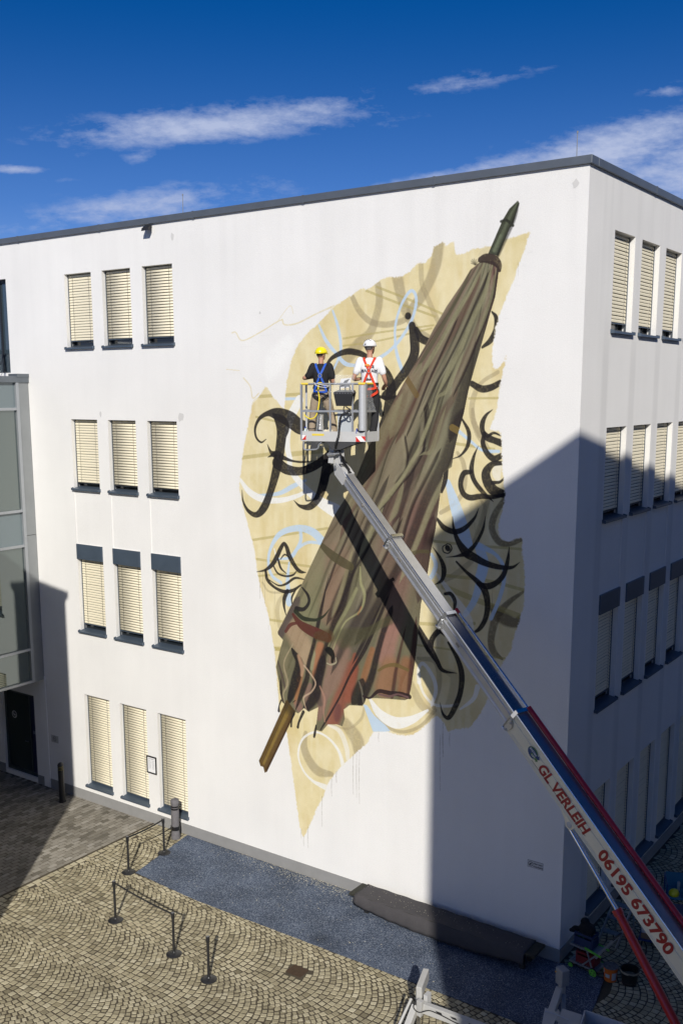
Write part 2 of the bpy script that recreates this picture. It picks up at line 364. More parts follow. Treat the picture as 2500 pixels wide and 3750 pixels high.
# gully grate
gm = MB(); x0, x1, y0, y1 = DRAIN
for a in (x0, x1-.03): gm.box(a, a+.03, y0, y1, -.02, .002)
for a in (y0, y1-.03): gm.box(x0+.03, x1-.03, a, a+.03, -.02, .0018)
gt = tag(empty('drain_grate', ((x0+x1)/2, (y0+y1)/2, 0)), 'square rusty brown drain grate let into the cobbles', 'drain')
M_rust = mat('rusty_iron', (.085, .052, .03), .8, .3, bump=.3, bscale=60, var=.3, vscale=12)
gm.build('frame', M_rust, gt)
for i in range(8):
    a = y0+.04+i*(y1-y0-.08)/7.6
    MB().box(x0+.032, x1-.032, a, a+.022, -.02, .0).build('bar', M_rust, gt)
# ------------------------------------------------------------------ the white building
HW = 16.39
def plaster_mat(name='white_plaster', base=(.80, .79, .765), image=None, bands=False):
    m = bpy.data.materials.new(name); m.use_nodes = True; t = m.node_tree; b = t.nodes['Principled BSDF']; b.inputs['Roughness'].default_value = .9; b.inputs['Specular IOR Level'].default_value = .2
    geo = nd(t, 'ShaderNodeNewGeometry')
    n = nd(t, 'ShaderNodeTexNoise'); n.inputs['Scale'].default_value = 38; n.inputs['Detail'].default_value = 7; n.inputs['Roughness'].default_value = .75; t.links.new(geo.outputs['Position'], n.inputs['Vector'])
    # long vertical wash marks
    mpn = nd(t, 'ShaderNodeMapping'); mpn.inputs['Scale'].default_value = (1.7, 1.7, .16); t.links.new(geo.outputs['Position'], mpn.inputs[0])
    n2 = nd(t, 'ShaderNodeTexNoise'); n2.inputs['Scale'].default_value = 1.5; n2.inputs['Detail'].default_value = 9; n2.inputs['Roughness'].default_value = .6; t.links.new(mpn.outputs[0], n2.inputs['Vector'])
    n3 = nd(t, 'ShaderNodeTexNoise'); n3.inputs['Scale'].default_value = .55; n3.inputs['Detail'].default_value = 6; t.links.new(geo.outputs['Position'], n3.inputs['Vector'])
    def mr_(src, a, b_, c, d):
        q = nd(t, 'ShaderNodeMapRange'); q.inputs[1].default_value = a; q.inputs[2].default_value = b_; q.inputs[3].default_value = c; q.inputs[4].default_value = d; t.links.new(src, q.inputs[0]); return q.outputs[0]
    f1 = mr_(n.outputs[0], .3, .7, .935, 1.035); f2 = mr_(n2.outputs[0], .34, .68, .982, 1.006); f3 = mr_(n3.outputs[0], .3, .7, .96, 1.02)
    def mul(a, b_):
        q = nd(t, 'ShaderNodeMath', operation='MULTIPLY'); t.links.new(a, q.inputs[0]); t.links.new(b_, q.inputs[1]); return q.outputs[0]
    fac = mul(mul(f1, f2), f3)
    # soot and rain streaks, with shapes of their own, below the roof edge
    sp = nd(t, 'ShaderNodeSeparateXYZ'); t.links.new(geo.outputs['Position'], sp.inputs[0])
    hz = mr_(sp.outputs['Z'], 12.5, 16.3, 0, 1)
    mp3 = nd(t, 'ShaderNodeMapping'); mp3.inputs['Scale'].default_value = (1.1, 1.1, .05); t.links.new(geo.outputs['Position'], mp3.inputs[0])
    n4 = nd(t, 'ShaderNodeTexNoise'); n4.inputs['Scale'].default_value = 2.4; n4.inputs['Detail'].default_value = 4; t.links.new(mp3.outputs[0], n4.inputs['Vector'])
    st = mul(mr_(n4.outputs[0], .5, .72, 0, .09 if bands else .045), hz)
    iv = nd(t, 'ShaderNodeMath', operation='SUBTRACT'); iv.inputs[0].default_value = 1; t.links.new(st, iv.inputs[1])
    fac = mul(fac, iv.outputs[0])
    if bands:
        fr_ = nd(t, 'ShaderNodeMath', operation='FRACT'); q0 = nd(t, 'ShaderNodeMath', operation='MULTIPLY_ADD'); t.links.new(sp.outputs['Y'], q0.inputs[0]); q0.inputs[1].default_value = 1/1.625; q0.inputs[2].default_value = -1.448/1.625+3; t.links.new(q0.outputs[0], fr_.inputs[0])
        pier = mr_(fr_.outputs[0], .72, .80, 0, 1); pier2 = mr_(fr_.outputs[0], .93, 1.0, 1, 0); pk = mul(pier, pier2)
        zz = mr_(sp.outputs['Z'], 13.9, 12.6, 0, 1); pk = mul(mul(pk, zz), mr_(n4.outputs[0], .3, .6, .5, 1)); iv2 = nd(t, 'ShaderNodeMath', operation='MULTIPLY_ADD'); t.links.new(pk, iv2.inputs[0]); iv2.inputs[1].default_value = -.12; iv2.inputs[2].default_value = 1; fac = mul(fac, iv2.outputs[0])
    base_out = None
    if image is not None:
        tcn = nd(t, 'ShaderNodeUVMap', uv_map='UVMap'); im = nd(t, 'ShaderNodeTexImage'); im.image = image; im.extension = 'CLIP'; t.links.new(tcn.outputs[0], im.inputs[0])
        mxx = nd(t, 'ShaderNodeMixRGB'); t.links.new(im.outputs['Alpha'], mxx.inputs[0]); mxx.inputs[1].default_value = (*base, 1); t.links.new(im.outputs['Color'], mxx.inputs[2]); base_out = mxx.outputs[0]
    sc = nd(t, 'ShaderNodeVectorMath', operation='SCALE'); sc.inputs[0].default_value = base
    if base_out is not None: t.links.new(base_out, sc.inputs[0])
    t.links.new(fac, sc.inputs['Scale']); t.links.new(sc.outputs[0], b.inputs['Base Color'])
    bp = nd(t, 'ShaderNodeBump'); bp.inputs['Strength'].default_value = .55; bp.inputs['Distance'].default_value = .010; t.links.new(n.outputs[0], bp.inputs['Height']); t.links.new(bp.outputs[0], b.inputs['Normal'])
    return m
M_wall = plaster_mat(); M_wside = plaster_mat('white_plaster_side', bands=True)
M_smooth = mat('white_plaster_smooth', (.80, .79, .765), .9, bump=.2, bscale=40, var=.04, vscale=2, spec=.2)
M_plinth = mat('grey_plinth', (.27, .268, .262), .85, bump=.2, bscale=50, var=.10, vscale=3, spec=.2)
M_slate = mat('slate_sheet', (.085, .115, .155), .42, .35, var=.12, vscale=2.5)
M_zinc = mat('zinc_sheet', (.17, .19, .21), .45, .55, var=.14, vscale=2.2)
M_slat = mat('cream_slat', (.80, .732, .55), .55, var=.02, vscale=.7)
M_dark = mat('dark_frame', (.02, .024, .03), .5)
M_glass = mat('dark_window_glass', (.015, .02, .024), .05, spec=.8)
M_cord = mat('blind_cord', (.05, .05, .045), .8)
XF = [(-15.081, -13.992), (-13.560, -12.473), (-12.038, -10.948)]
YR = [(1.448, 2.650), (3.085, 4.263), (4.703, 5.865)]+[(6.32+1.62*i, 7.49+1.62*i) for i in range(9)]
ROWS = [(13.344, 15.372), (9.417, 11.419), (5.239, 7.863), (.462, 3.345)]       # sill underside, head
ROWS = [(a+.05, b) for a, b in ROWS]
bld = tag(empty('white_building', (0, 0, 0)), 'white rendered four-storey building with flat roof, slatted blinds and an umbrella mural', 'building')
def wall_sheet(mapf, U, V, opens, m, name, parent, back=0.):
    us = sorted(set([U[0], U[1]]+[o[0] for o in opens]+[o[1] for o in opens])); vs_ = sorted(set([V[0], V[1]]+[o[2] for o in opens]+[o[3] for o in opens])); g = MB()
    for i in range(len(us)-1):
        for j in range(len(vs_)-1):
            cu, cv = (us[i]+us[i+1])/2, (vs_[j]+vs_[j+1])/2
            if any(o[0] < cu < o[1] and o[2] < cv < o[3] for o in opens): continue
            g.poly([mapf(us[i], 0, vs_[j]), mapf(us[i+1], 0, vs_[j]), mapf(us[i+1], 0, vs_[j+1]), mapf(us[i], 0, vs_[j+1])])
    for u0, u1, v0, v1, dep in opens:
        dd = dep
        g.poly([mapf(u0, 0, v0), mapf(u0, 0, v1), mapf(u0, dd, v1), mapf(u0, dd, v0)]); g.poly([mapf(u1, 0, v0), mapf(u1, dd, v0), mapf(u1, dd, v1), mapf(u1, 0, v1)])
        g.poly([mapf(u0, 0, v1), mapf(u1, 0, v1), mapf(u1, dd, v1), mapf(u0, dd, v1)]); g.poly([mapf(u0, 0, v0), mapf(u0, dd, v0), mapf(u1, dd, v0), mapf(u1, 0, v0)])
        if dd < .1: g.poly([mapf(u0, dd, v0), mapf(u1, dd, v0), mapf(u1, dd, v1), mapf(u0, dd, v1)])
    me = bpy.data.meshes.new(name); me.from_pydata(g.v, [], g.f); me.materials.append(m)
    bm = bmesh.new(); bm.from_mesh(me); bmesh.ops.remove_doubles(bm, verts=bm.verts, dist=.0005); bmesh.ops.recalc_face_normals(bm, faces=bm.faces); bm.to_mesh(me); bm.free()
    o = bpy.data.objects.new(name, me); COL.objects.link(o); put(o, parent); return o
front = lambda u, d, v: (u, d, v)
side = lambda u, d, v: (-d, u, v)
DEP = .24
def opens_for(cols):
    r = []
    for a, b in cols:
        r.append((a, b, ROWS[0][0], ROWS[0][1], DEP)); r.append((a, b, ROWS[1][0], ROWS[1][1], DEP)); r.append((a, b, ROWS[2][0], ROWS[2][1], DEP)); r.append((a, b, ROWS[3][0], ROWS[3][1], DEP))
        r.append((a, b, ROWS[2][1]+.002, ROWS[1][0]-.07, .018))
    return r
fo = opens_for(XF)+[(-19.06, -17.46, .14, 2.86, .22), (-20.6, -17.66, 12.74, 15.42, .2)]
wall_sheet(front, (-34, 0), (0, HW), fo, M_wall, 'wall', bld)
wall_sheet(side, (0, 34), (0, HW), opens_for(YR), M_wside, 'wall', bld)
rf = MB(); rf.box(-34, -.26, .26, 34, 15.9, 16.1); rf.build('roof', mat('roof_membrane', (.2, .2, .2), .9), bld)
inn = MB(); inn.box(-33.9, -.62, .62, 33.9, .1, 15.8); inn.build('inner_shell', M_dark, bld)
bk = MB(); bk.box(-34.2, -34, 0, 34, 0, HW); bk.box(-34, 0, 34, 34.2, 0, HW); bk.box(-34, -.26, .02, .26, HW-.3, HW-.004); bk.box(-.26, -.02, .26, 34, HW-.3, HW-.004); bk.build('rear_wall', M_smooth, bld)
# parapet capping in sheet lengths, with standing seams
L_ = 3.4; x = .06
ptop = HW+.150
while x > -34:
    x1 = max(x-L_, -34.2)
    c = MB(); c.box(x1+.004, x if x > 0 else x, -.06, .3, HW-.005, ptop); c.build('parapet_capping', M_zinc, bld, bevel=.008)
    if x < 0:
        sm = MB(); sm.box(x-.03, x+.03, -.066, .3, HW-.011, ptop+.006); sm.build('capping_seam', M_zinc, bld)
    x = x1
y = .305
while y < 34:
    c = MB(); c.box(-.3, .06, y, y+L_-.004, HW-.005, ptop); c.build('parapet_capping', M_zinc, bld, bevel=.008)
    sm = MB(); sm.box(-.3, .066, y+L_-.03, y+L_+.03, HW-.011, ptop+.006); sm.build('capping_seam', M_zinc, bld); y += L_
# plinth, standing a little proud, with a gap left by a white pilaster
pl = MB(); pl.box(-16.82, .02, -.02, .0-.001, 0, .305); pl.box(.001, .02, 0, 34, 0, .305); pl.build('plinth', M_plinth, bld)
pl = MB(); pl.box(-17.44, -17.14, -.02, -.001, 0, .29); pl.build('plinth', M_plinth, bld)
pl = MB(); pl.box(-17.12, -16.84, -.024, -.001, 0, 3.6); pl.build('pilaster', M_smooth, bld)
pl = MB(); pl.box(-26, -19.08, -.02, -.001, 0, .305); pl.build('plinth', M_plinth, bld)
# windows
def slat_mesh(w):
    n = 5; p = []
    for i in range(n):
        t = i/(n-1)-.5; y = t*.008; z = -t*.0590; bow = .006*(1-4*t*t); p.append((-y-bow*.85, z+bow*.5))
    # profile in (depth, z): outer edge low
    g = MB(); V = []
    for x in (0, w):
        for (a, b) in p: g.v.append((x, a, b))
        for (a, b) in reversed(p): g.v.append((x, a+.0022, b+.0012))
    m = 2*n
    for i in range(m): g.f.append((i, (i+1) % m, m+(i+1) % m, m+i))
    g.f.append(tuple(range(m))[::-1]); g.f.append(tuple(range(m, 2*m)))
    return g
slat_cache = {}
def make_window(u0, u1, row, mp, singles, sidewall):
    z0, z1 = ROWS[row]; w = u1-u0; fr = MB()
    def bx(a, b, d0, d1, c, d): fr_add(fr, a, b, d0, d1, c, d)
    def fr_add(G, a, b, d0, d1, c, d):
        G.hexa([mp(a, d0, c), mp(b, d0, c), mp(b, d1, c), mp(a, d1, c), mp(a, d0, d), mp(b, d0, d), mp(b, d1, d), mp(a, d1, d)])
    t = .06
    bx(u0, u0+t, .20, .24, z0, z1); bx(u1-t, u1, .20, .24, z0, z1); bx(u0+t, u1-t, .20, .24, z0, z0+t); bx(u0+t, u1-t, .20, .24, z1-t, z1)
    win = fr.build('window', M_dark, bld)
    g = MB(); fr_add(g, u0+.004, u1-.004, .238, .25, z0, z1); g.build('pane', M_glass, win)
    # sheet metal sill with folded ends
    g = MB()
    zs = z0+.028
    A = [mp(u0-.03, -.085, z0-.052), mp(u1+.03, -.085, z0-.052), mp(u1+.03, -.085, z0-.008), mp(u0-.03, -.085, z0-.008)]
    g.hexa([mp(u0-.03, -.085, z0-.050), mp(u1+.03, -.085, z0-.050), mp(u1+.03, -.001, z0-.050), mp(u0-.03, -.001, z0-.050), mp(u0-.03, -.085, z0-.008), mp(u1+.03, -.085, z0-.008), mp(u1+.03, -.001, z0+.010), mp(u0-.03, -.001, z0+.010)])
    g.hexa([mp(u0+.003, -.001, z0-.045), mp(u1-.003, -.001, z0-.045), mp(u1-.003, .20, z0-.045), mp(u0+.003, .20, z0-.045), mp(u0+.003, -.001, z0+.0101), mp(u1-.003, -.001, z0+.0101), mp(u1-.003, .20, z0+.045), mp(u0+.003, .20, z0+.045)])
    for q in (u0-.034, u1+.026): g.hexa([mp(q, -.088, z0-.053), mp(q+.008, -.088, z0-.053), mp(q+.008, -.002, z0-.053), mp(q, -.002, z0-.053), mp(q, -.088, z0+.012), mp(q+.008, -.088, z0+.012), mp(q+.008, -.002, z0+.030), mp(q, -.002, z0+.030)])
    g.build('sill', M_slate, win)
    top = z1-.035
    if row == 2:
        g = MB(); fr_add(g, u0+.002, u1-.002, -.035, .10, z1-.44, z1-.002); g.build('blind_box', M_slate, win, bevel=.006); top = z1-.47
    bot = z0+(.17, .12, .12, .07)[row]; pitch_ = .0735; n = int((top-bot)/pitch_); yb = .135
    zlast = top-(n-1)*pitch_
    sl_ = []
    for i in range(n):
        z = top-.025-i*pitch_; sl_.append(z)
    key = round(w, 3)
    if key not in slat_cache: slat_cache[key] = slat_mesh(w-.06).mesh('slat', M_slat, True)
    if singles:
        for z in sl_:
            o = bpy.data.objects.new('slat', slat_cache[key]); COL.objects.link(o)
            o.rotation_euler = (random.gauss(0, .02), random.gauss(0, .0008), R(90) if sidewall else 0)
            p = mp(u0+.03, yb, z); o.location = p; put(o, win)
    else:
        sm = slat_mesh(w-.06); G = MB()
        for z in sl_:
            i0 = len(G.v)
            ja = random.gauss(0, .0012)
            for (x, a, b) in sm.v: G.v.append(mp(u0+.03+x, yb+a, z+b+ja))
            G.f += [tuple(i0+k for k in f) for f in sm.f]
        o = G.build('slats', M_slat, win); o['kind'] = 'stuff'
    g = MB(); zb = sl_[-1]-.05; fr_add(g, u0+.028, u1-.028, yb-.02, yb+.02, zb-.012, zb+.008); g.build('bottom_rail', M_slate if row != 1 else M_dark, win)
    g = MB()
    for q in (u0+.2*w, u1-.2*w):
        fr_add(g, q-.0011, q+.0011, yb-.042, yb-.039, zb, z1-.02 if row != 2 else z1-.45)
        for z in sl_: fr_add(g, q-.006, q+.007, yb-.046, yb-.0365, z-.040, z-.026)
    g.build('blind_cord', M_cord, win)
    for q in (u0+.004, u1-.026):
        g = MB(); fr_add(g, q, q+.022, yb-.02, yb+.02, z0+.04, z1-.004 if row != 2 else z1-.45); g.build('guide_rail', M_zinc, win)
    return win
for c, (a, b) in enumerate(XF):
    for row in range(4): make_window(a, b, row, front, c > 0 or row == 3, False)
for (a, b) in YR[:8]:
    for row in range(4): make_window(a, b, row, side, False, True)
for (px, py, w_, h_) in ((369, 1514, .05, .11), (663, 1526, .13, .16), (632, 865, .07, .12), (2106, 672, .08, .10), (952, 1146, .04, .04), (1826, 1485, .05, .04)):
    p = WL(px, py); k_ = 9; MB().poly([(p.x+w_*random.uniform(.6, 1.)*math.cos(6.283*i/k_), -.0025, p.z+h_*random.uniform(.5, 1.)*math.sin(6.283*i/k_)) for i in range(k_)]).build('repair_patch', mat('repair_patch', (.60, .59, .57), .9), bld)

# window over the bridge roof
M_pane = mat('clear_dark_glass', (.03, .05, .065), .03, spec=1., coat=.6)
g = MB(); g.box(-20.6, -17.66, .18, .2, 12.74, 15.42); w_ = MB(); 
for a in (-20.6, -18.2, -17.72): w_.box(a, a+.06, .12, .178, 12.74, 15.42)
w_.box(-20.54, -17.72, .12, .178, 15.33, 15.42); wf = w_.build('window', M_dark, bld); g.build('pane', M_pane, wf)
# glazed door under the bridge
fr = MB(); D0, D1, DZ0, DZ1 = -19.06, -17.46, .14, 2.86
M_grn = mat('dark_green_grey_metal', (.035, .045, .045), .45)
for a, b in ((D0, D0+.1), (D1-.37, D1-.31), (D1-.04, D1)): fr.box(a, b, .08, .15, DZ0, DZ1)
fr.box(D0+.1, D1-.04, .081, .149, DZ1-.09, DZ1); fr.box(D0+.1, D1-.04, .081, .149, DZ0, DZ0+.12)
dr = fr.build('door', M_grn, bld)
g = MB(); g.box(D0+.1, D1-.37, .11, .12, DZ0+.12, DZ1-.09); g.build('pane', mat('green_grey_glass', (.03, .04, .038), .08, spec=.6), dr)
g = MB(); g.box(D1-.31, D1-.04, .10, .12, DZ0+.12, DZ1-.09); sp_ = g.build('side_panel', mat('navy_film', (.012, .018, .06), .3), dr)
M_white = mat('white_print', (.75, .75, .75), .6)
text_part('BI', 'lettering', .15, (D1-.25, .0985, 1.55), (1, 0, 0), (0, 0, 1), mat('pale_film', (.28, .32, .4), .5), dr, .001)
g = MB(); g.tube([(D1-.46, .06, 1.25), (D1-.60, .06, 1.25)], .012); g.tube([(D1-.46, .09, 1.25), (D1-.46, .055, 1.25)], .012); g.build('handle', mat('steel', (.6, .6, .6), .25, 1.), dr, True)
def nosmoke(c, xd, zd, r, nrm, parent, mdisc, mring):
    c = Vector(c); xd = Vector(xd).normalized(); zd = Vector(zd).normalized(); nn = Vector(nrm).normalized(); out = []
    P_ = [c+xd*r*math.cos(a)+zd*r*math.sin(a) for a in [2*math.pi*i/28 for i in range(28)]]
    s = MB().prism(P_, nn*.002).build('sticker', mdisc, parent)
    g = MB(); ro, ri = r*.93, r*.74
    for i in range(28):
        a, b = 2*math.pi*i/28, 2*math.pi*(i+1)/28; q = lambda R_, t: c+nn*.003+xd*R_*math.cos(t)+zd*R_*math.sin(t)
        g.poly([q(ri, a), q(ro, a), q(ro, b), q(ri, b)])
    for s_ in ((-.55, .55, .5, -.6),):
        a = c+nn*.0032+xd*r*s_[0]+zd*r*s_[1]; b = c+nn*.0032+xd*r*s_[2]+zd*r*s_[3]; w = (xd+zd).normalized()*r*.07; g.poly([a-w, a+w, b+w, b-w])
    a = c+nn*.0034-xd*r*.5; b = c+nn*.0034+xd*r*.5; g.poly([a-zd*r*.08, b-zd*r*.08, b+zd*r*.08, a+zd*r*.08])
    g.build('pictogram', mring, parent); return s
nosmoke((-18.62, .108, 2.02), (1, 0, 0), (0, 0, 1), .13, (0, -1, 0), dr, mat('sticker_dark', (.03, .035, .035), .5), mat('sticker_white', (.55, .55, .55), .5))
# floodlight under the capping, lightning rods
fl_ = tag(empty('floodlight', (-11.66, -.05, 16.28)), 'small dark wall floodlight under the roof edge', 'floodlight')
g = MB(); g.beam((-11.66, 0, 16.33), (-11.66, -.16, 16.31), .10, .07); g.build('bracket', M_dark, fl_)
g = MB(); g.hexa([(-11.78, -.22, 16.20), (-11.54, -.22, 16.20), (-11.55, -.10, 16.24), (-11.77, -.10, 16.24), (-11.78, -.20, 16.27), (-11.54, -.20, 16.27), (-11.55, -.09, 16.35), (-11.77, -.09, 16.35)]); g.build('housing', mat('black_metal', (.02, .02, .022), .5), fl_)
for i, (px, py, pt) in enumerate(((671, 790, 716), (2110, 575, 488))):
    b_ = WL(px, py, .2); t_ = WL(px, pt, .2)
    o = tag(MB().tube([(b_.x, .2, ptop-.02), (b_.x, .2, t_.z)], .008, 6).tube([(b_.x, .2, t_.z), (b_.x, .2, t_.z+.04)], .015, 6).build('lightning_rod', mat('rod_metal', (.20, .21, .22), .6, .0)), ('thin lightning rod on the roof edge above the left windows', 'thin lightning rod on the roof edge near the building corner')[i], 'lightning rod', 'lightning rods on the roof edge')

# ------------------------------------------------------------------ glazed link building on the left
XG = -16.87; link = tag(empty('glazed_link', (XG-1.5, -4, 3.6)), 'glazed grey metal link bridge joining the white building above a dark door', 'glazed bridge')
M_alu = mat('grey_aluminium', (.42, .44, .46), .4, .6, var=.05, vscale=3)
M_alud = mat('grey_panel', (.30, .315, .32), .45, .45, var=.12, vscale=1.5)
M_span = mat('grey_glass_spandrel', (.16, .20, .21), .12, spec=.8)
g = MB(); g.box(XG-3.3, XG-.12, -9.5, -.004, 3.50, 3.62); g.box(XG-3.3, XG-.12, -9.5, -.004, 12.4, 12.55); g.box(XG-3.3, XG-3.2, -9.5, -.004, 3.62, 12.4); g.build('slab', M_alud, link)
g = MB(); g.box(XG-3.4, XG+.03, -9.5, -.003, 12.45, 12.63); g.build('roof_edge', M_zinc, link, bevel=.01)
g = MB(); g.box(XG-.35, XG+.045, -.42, -.002, 12.60, 12.70); g.build('roof_edge', M_zinc, link)
g = MB(); g.box(XG-.1, XG-.01, -.36, -.004, 3.50, 7.98); g.build('cover_panel', M_alud, link); g = MB(); g.box(XG-.1, XG-.01, -.36, -.004, 7.995, 12.45); g.build('cover_panel', M_alud, link)
YS = [-.36, -.455]; g = MB(); g.box(XG-.12, XG+.015, -.46, -.362, 3.50, 12.448); g.build('mullion', M_alu, link)
for yy in (-3.2, -6.0): g = MB(); g.box(XG-.12, XG+.012, yy-.05, yy+.05, 3.50, 12.448); g.build('mullion', M_alu, link)
bays = [(-3.15, -.462), (-5.95, -3.25), (-9.5, -6.05)]
M_lg = bpy.data.materials.new('facade_glass'); M_lg.use_nodes = True
_t = M_lg.node_tree; _b = _t.nodes['Principled BSDF']; _b.inputs['Base Color'].default_value = (.16, .20, .19, 1); _b.inputs['Roughness'].default_value = .012; _b.inputs['Metallic'].default_value = .55; _b.inputs['Specular IOR Level'].default_value = 1.; _b.inputs['IOR'].default_value = 2.2
_g = nd(_t, 'ShaderNodeBsdfTransparent'); _g.inputs[0].default_value = (.5, .6, .58, 1); _m = nd(_t, 'ShaderNodeMixShader'); _m.inputs[0].default_value = .80; _o = _t.nodes['Material Output']
_t.links.new(_g.outputs[0], _m.inputs[1]); _t.links.new(_b.outputs[0], _m.inputs[2]); _t.links.new(_m.outputs[0], _o.inputs[0])
for (ya, yb_) in bays:
    for z in (3.50, 7.66, 8.70, 4.50, 11.66, ):
        g = MB(); g.box(XG-.12, XG+.008, ya, yb_, z, z+.075); g.build('transom', M_alu, link)
    for (za, zb, mm, nm) in ((3.575, 4.50, M_lg, 'pane'), (4.575, 7.66, M_lg, 'pane'), (7.735, 8.70, M_span, 'spandrel'), (8.775, 11.66, M_lg, 'pane'), (11.735, 12.45, M_span, 'spandrel')):
        g = MB(); g.box(XG-.07, XG-.06, ya, yb_, za, zb); g.build(nm, mm, link)
for z in (5.55, 6.35, 9.55, 10.25):
    g = MB(); g.tube([(XG-.35, -9.4, z), (XG-.35, -.5, z)], .02, 6); g.build('handrail', M_alu, link)
g = MB(); g.box(XG-3.2, XG-.15, -9.4, -.01, 7.7, 7.9); g.build('floor', mat('link_floor', (.25, .25, .24), .7), link)
g = MB(); g.box(XG-.8, XG-.72, -9.3, -.02, 9.0, 9.6); g.build('frosted_band', mat('frosted_film', (.35, .38, .38), .6), link)
# railing on the link roof
rl = tag(empty('roof_railing', (XG-.8, -1.4, 12.63)), 'grey tubular railing on the glazed bridge roof before the top window', 'railing')
for i, yy in enumerate((-.55, -1.75, -2.95)):
    MB().beam((XG-.62-.0, yy, 12.63), (XG-.74, yy, 13.73), .05, .012).build('post', M_alu, rl)
MB().tube([(XG-.74, -.45, 13.75), (XG-.74, -5, 13.75)], .028).build('handrail', M_alu, rl)
for i in range(6):
    z = 12.78+i*.15; xx = XG-.63-(z-12.63)*.1; MB().tube([(xx, -.45, z), (xx, -5, z)], .011, 6).build('rail', M_alu, rl)

# ------------------------------------------------------------------ neighbouring buildings that throw the long shadows
def neighbour(name, P0, dirn, length, depthv, h, label, gold=False):
    P0 = Vector((P0[0], P0[1], 0)); d = Vector((*dirn, 0)).normalized(); n = Vector(depthv); n = Vector((n[0], n[1], 0)); e = empty(name, P0); tag(e, label, 'building')
    g = MB(); q = [P0, P0+d*length, P0+d*length+n, P0+n]; g.hexa(q+[p+Vector((0, 0, h)) for p in q]); g.build('wall', M_smooth, e)
    nn = n.normalized(); o_ = -nn*.08-d*.08; g = MB(); q = [P0+o_, P0+d*length-nn*.08, P0+d*length+n, P0+n-d*.08]; g.hexa([p+Vector((0, 0, h+.002)) for p in q]+[p+Vector((0, 0, h+.18)) for p in q]); g.build('parapet_capping', M_zinc, e)
    k = 1.6
    while k < length-1.5:
        for zz in range(int(h/4)):
            a = P0+d*k-nn*.012; b = a+d*1.1; g = MB(); g.hexa([a+Vector((0, 0, 1+zz*4)), b+Vector((0, 0, 1+zz*4)), b+nn*.02+Vector((0, 0, 1+zz*4)), a+nn*.02+Vector((0, 0, 1+zz*4)), a+Vector((0, 0, 3+zz*4)), b+Vector((0, 0, 3+zz*4)), b+nn*.02+Vector((0, 0, 3+zz*4)), a+nn*.02+Vector((0, 0, 3+zz*4))]); g.build('window', M_glass, e)
        k += 1.9
    return e
Lr = 27.; P0 = Vector((-3.28, 0, 9.05))+SUN*Lr
neighbour('neighbour_building', (P0.x, P0.y), (.289, .957), 46, (12, -3.6), P0.z-.182, 'tall pale building beyond the right edge that shades the wall')
Ll = 15.; P1 = Vector((-15.72, 0, 6.33))+SUN*Ll
neighbour('side_building', (P1.x+.0, P1.y), (-1, .181), 26, (-1.8, -9.94), P1.z-.182, 'pale building beyond the left edge that shades the grey paving')
# ------------------------------------------------------------------ the mural: flat paint on the wall, painted here stroke by stroke
MX0, MX1, MZ0, MZ1 = -10.6, -.75, .5, 16.1; TPM = 96
TW, TH = int((MX1-MX0)*TPM), int((MZ1-MZ0)*TPM)
rgb = np.zeros((TH, TW, 3), np.float32); rgb[:] = (.80, .79, .765); alp = np.zeros((TH, TW), np.float32)
CR = {'A': (850, 700, .7015), 'B': (850, 1450, .7015), 'C': (850, 2200, .7015), 'D': (850, 2000, .4464), 'E': (1450, 1500, .5102), 'F': (1080, 1580, .2551), 'Z': (1000, 1150, .319)}
def tx(c, x, y):
    ox, oy, k = CR[c]; p = WL(ox+x*k, oy+y*k); return (p.x-MX0)*TPM, (p.z-MZ0)*TPM
def tscale(c, x, y):
    a = tx(c, x-20, y); b = tx(c, x+20, y); d = tx(c, x, y+20); e = tx(c, x, y-20)
    return (math.hypot(b[0]-a[0], b[1]-a[1])+math.hypot(d[0]-e[0], d[1]-e[1]))/80
rng = np.random.RandomState(5)
def vnoise(h, w, cell):
    gh, gw = int(h/cell)+3, int(w/cell)+3; g = rng.rand(gh, gw).astype(np.float32)
    yy = np.arange(h)/cell; xx = np.arange(w)/cell; y0 = yy.astype(int); x0 = xx.astype(int); fy = (yy-y0); fx = (xx-x0); fy = fy*fy*(3-2*fy); fx = fx*fx*(3-2*fx)
    a = g[y0][:, x0]; b = g[y0][:, x0+1]; c = g[y0+1][:, x0]; d = g[y0+1][:, x0+1]; fx = fx[None]; fy = fy[:, None]
    return (a*(1-fx)+b*fx)*(1-fy)+(c*(1-fx)+d*fx)*fy
NZ = [vnoise(TH, TW, c) for c in (3, 9, 27, 80)]
GRAIN = (NZ[0]*.5+NZ[1]*.3+NZ[2]*.2)-.5
BRUSH = (NZ[1]*.25+NZ[2]*.45+NZ[3]*.3)-.5
def blend(sl_, m, col, paint=True):
    col = np.array(s2l(col), np.float32)*.93
    rgb[sl_] = rgb[sl_]*(1-m[..., None])+col*m[..., None]
    alp[sl_] = np.maximum(alp[sl_], m)
def polymask(pts):
    P_ = np.array(pts); x0, y0 = np.floor(P_.min(0)).astype(int)-2; x1, y1 = np.ceil(P_.max(0)).astype(int)+3
    x0, y0 = max(x0, 0), max(y0, 0); x1, y1 = min(x1, TW), min(y1, TH)
    S_ = 2; ys = y0+(np.arange((y1-y0)*S_)+.5)/S_; xs = x0+(np.arange((x1-x0)*S_)+.5)/S_
    m = np.zeros((len(ys), len(xs)), bool)
    for i in range(len(P_)):
        ax, ay = P_[i]; bx, by = P_[(i+1) % len(P_)]
        if ay == by: continue
        r = (ys >= min(ay, by)) & (ys < max(ay, by))
        if not r.any(): continue
        xc = ax+(ys[r]-ay)*(bx-ax)/(by-ay); m[r] ^= xs[None, :] > xc[:, None]
    mm = m.reshape(y1-y0, S_, x1-x0, S_).mean((1, 3)).astype(np.float32)
    return (slice(y0, y1), slice(x0, x1)), mm
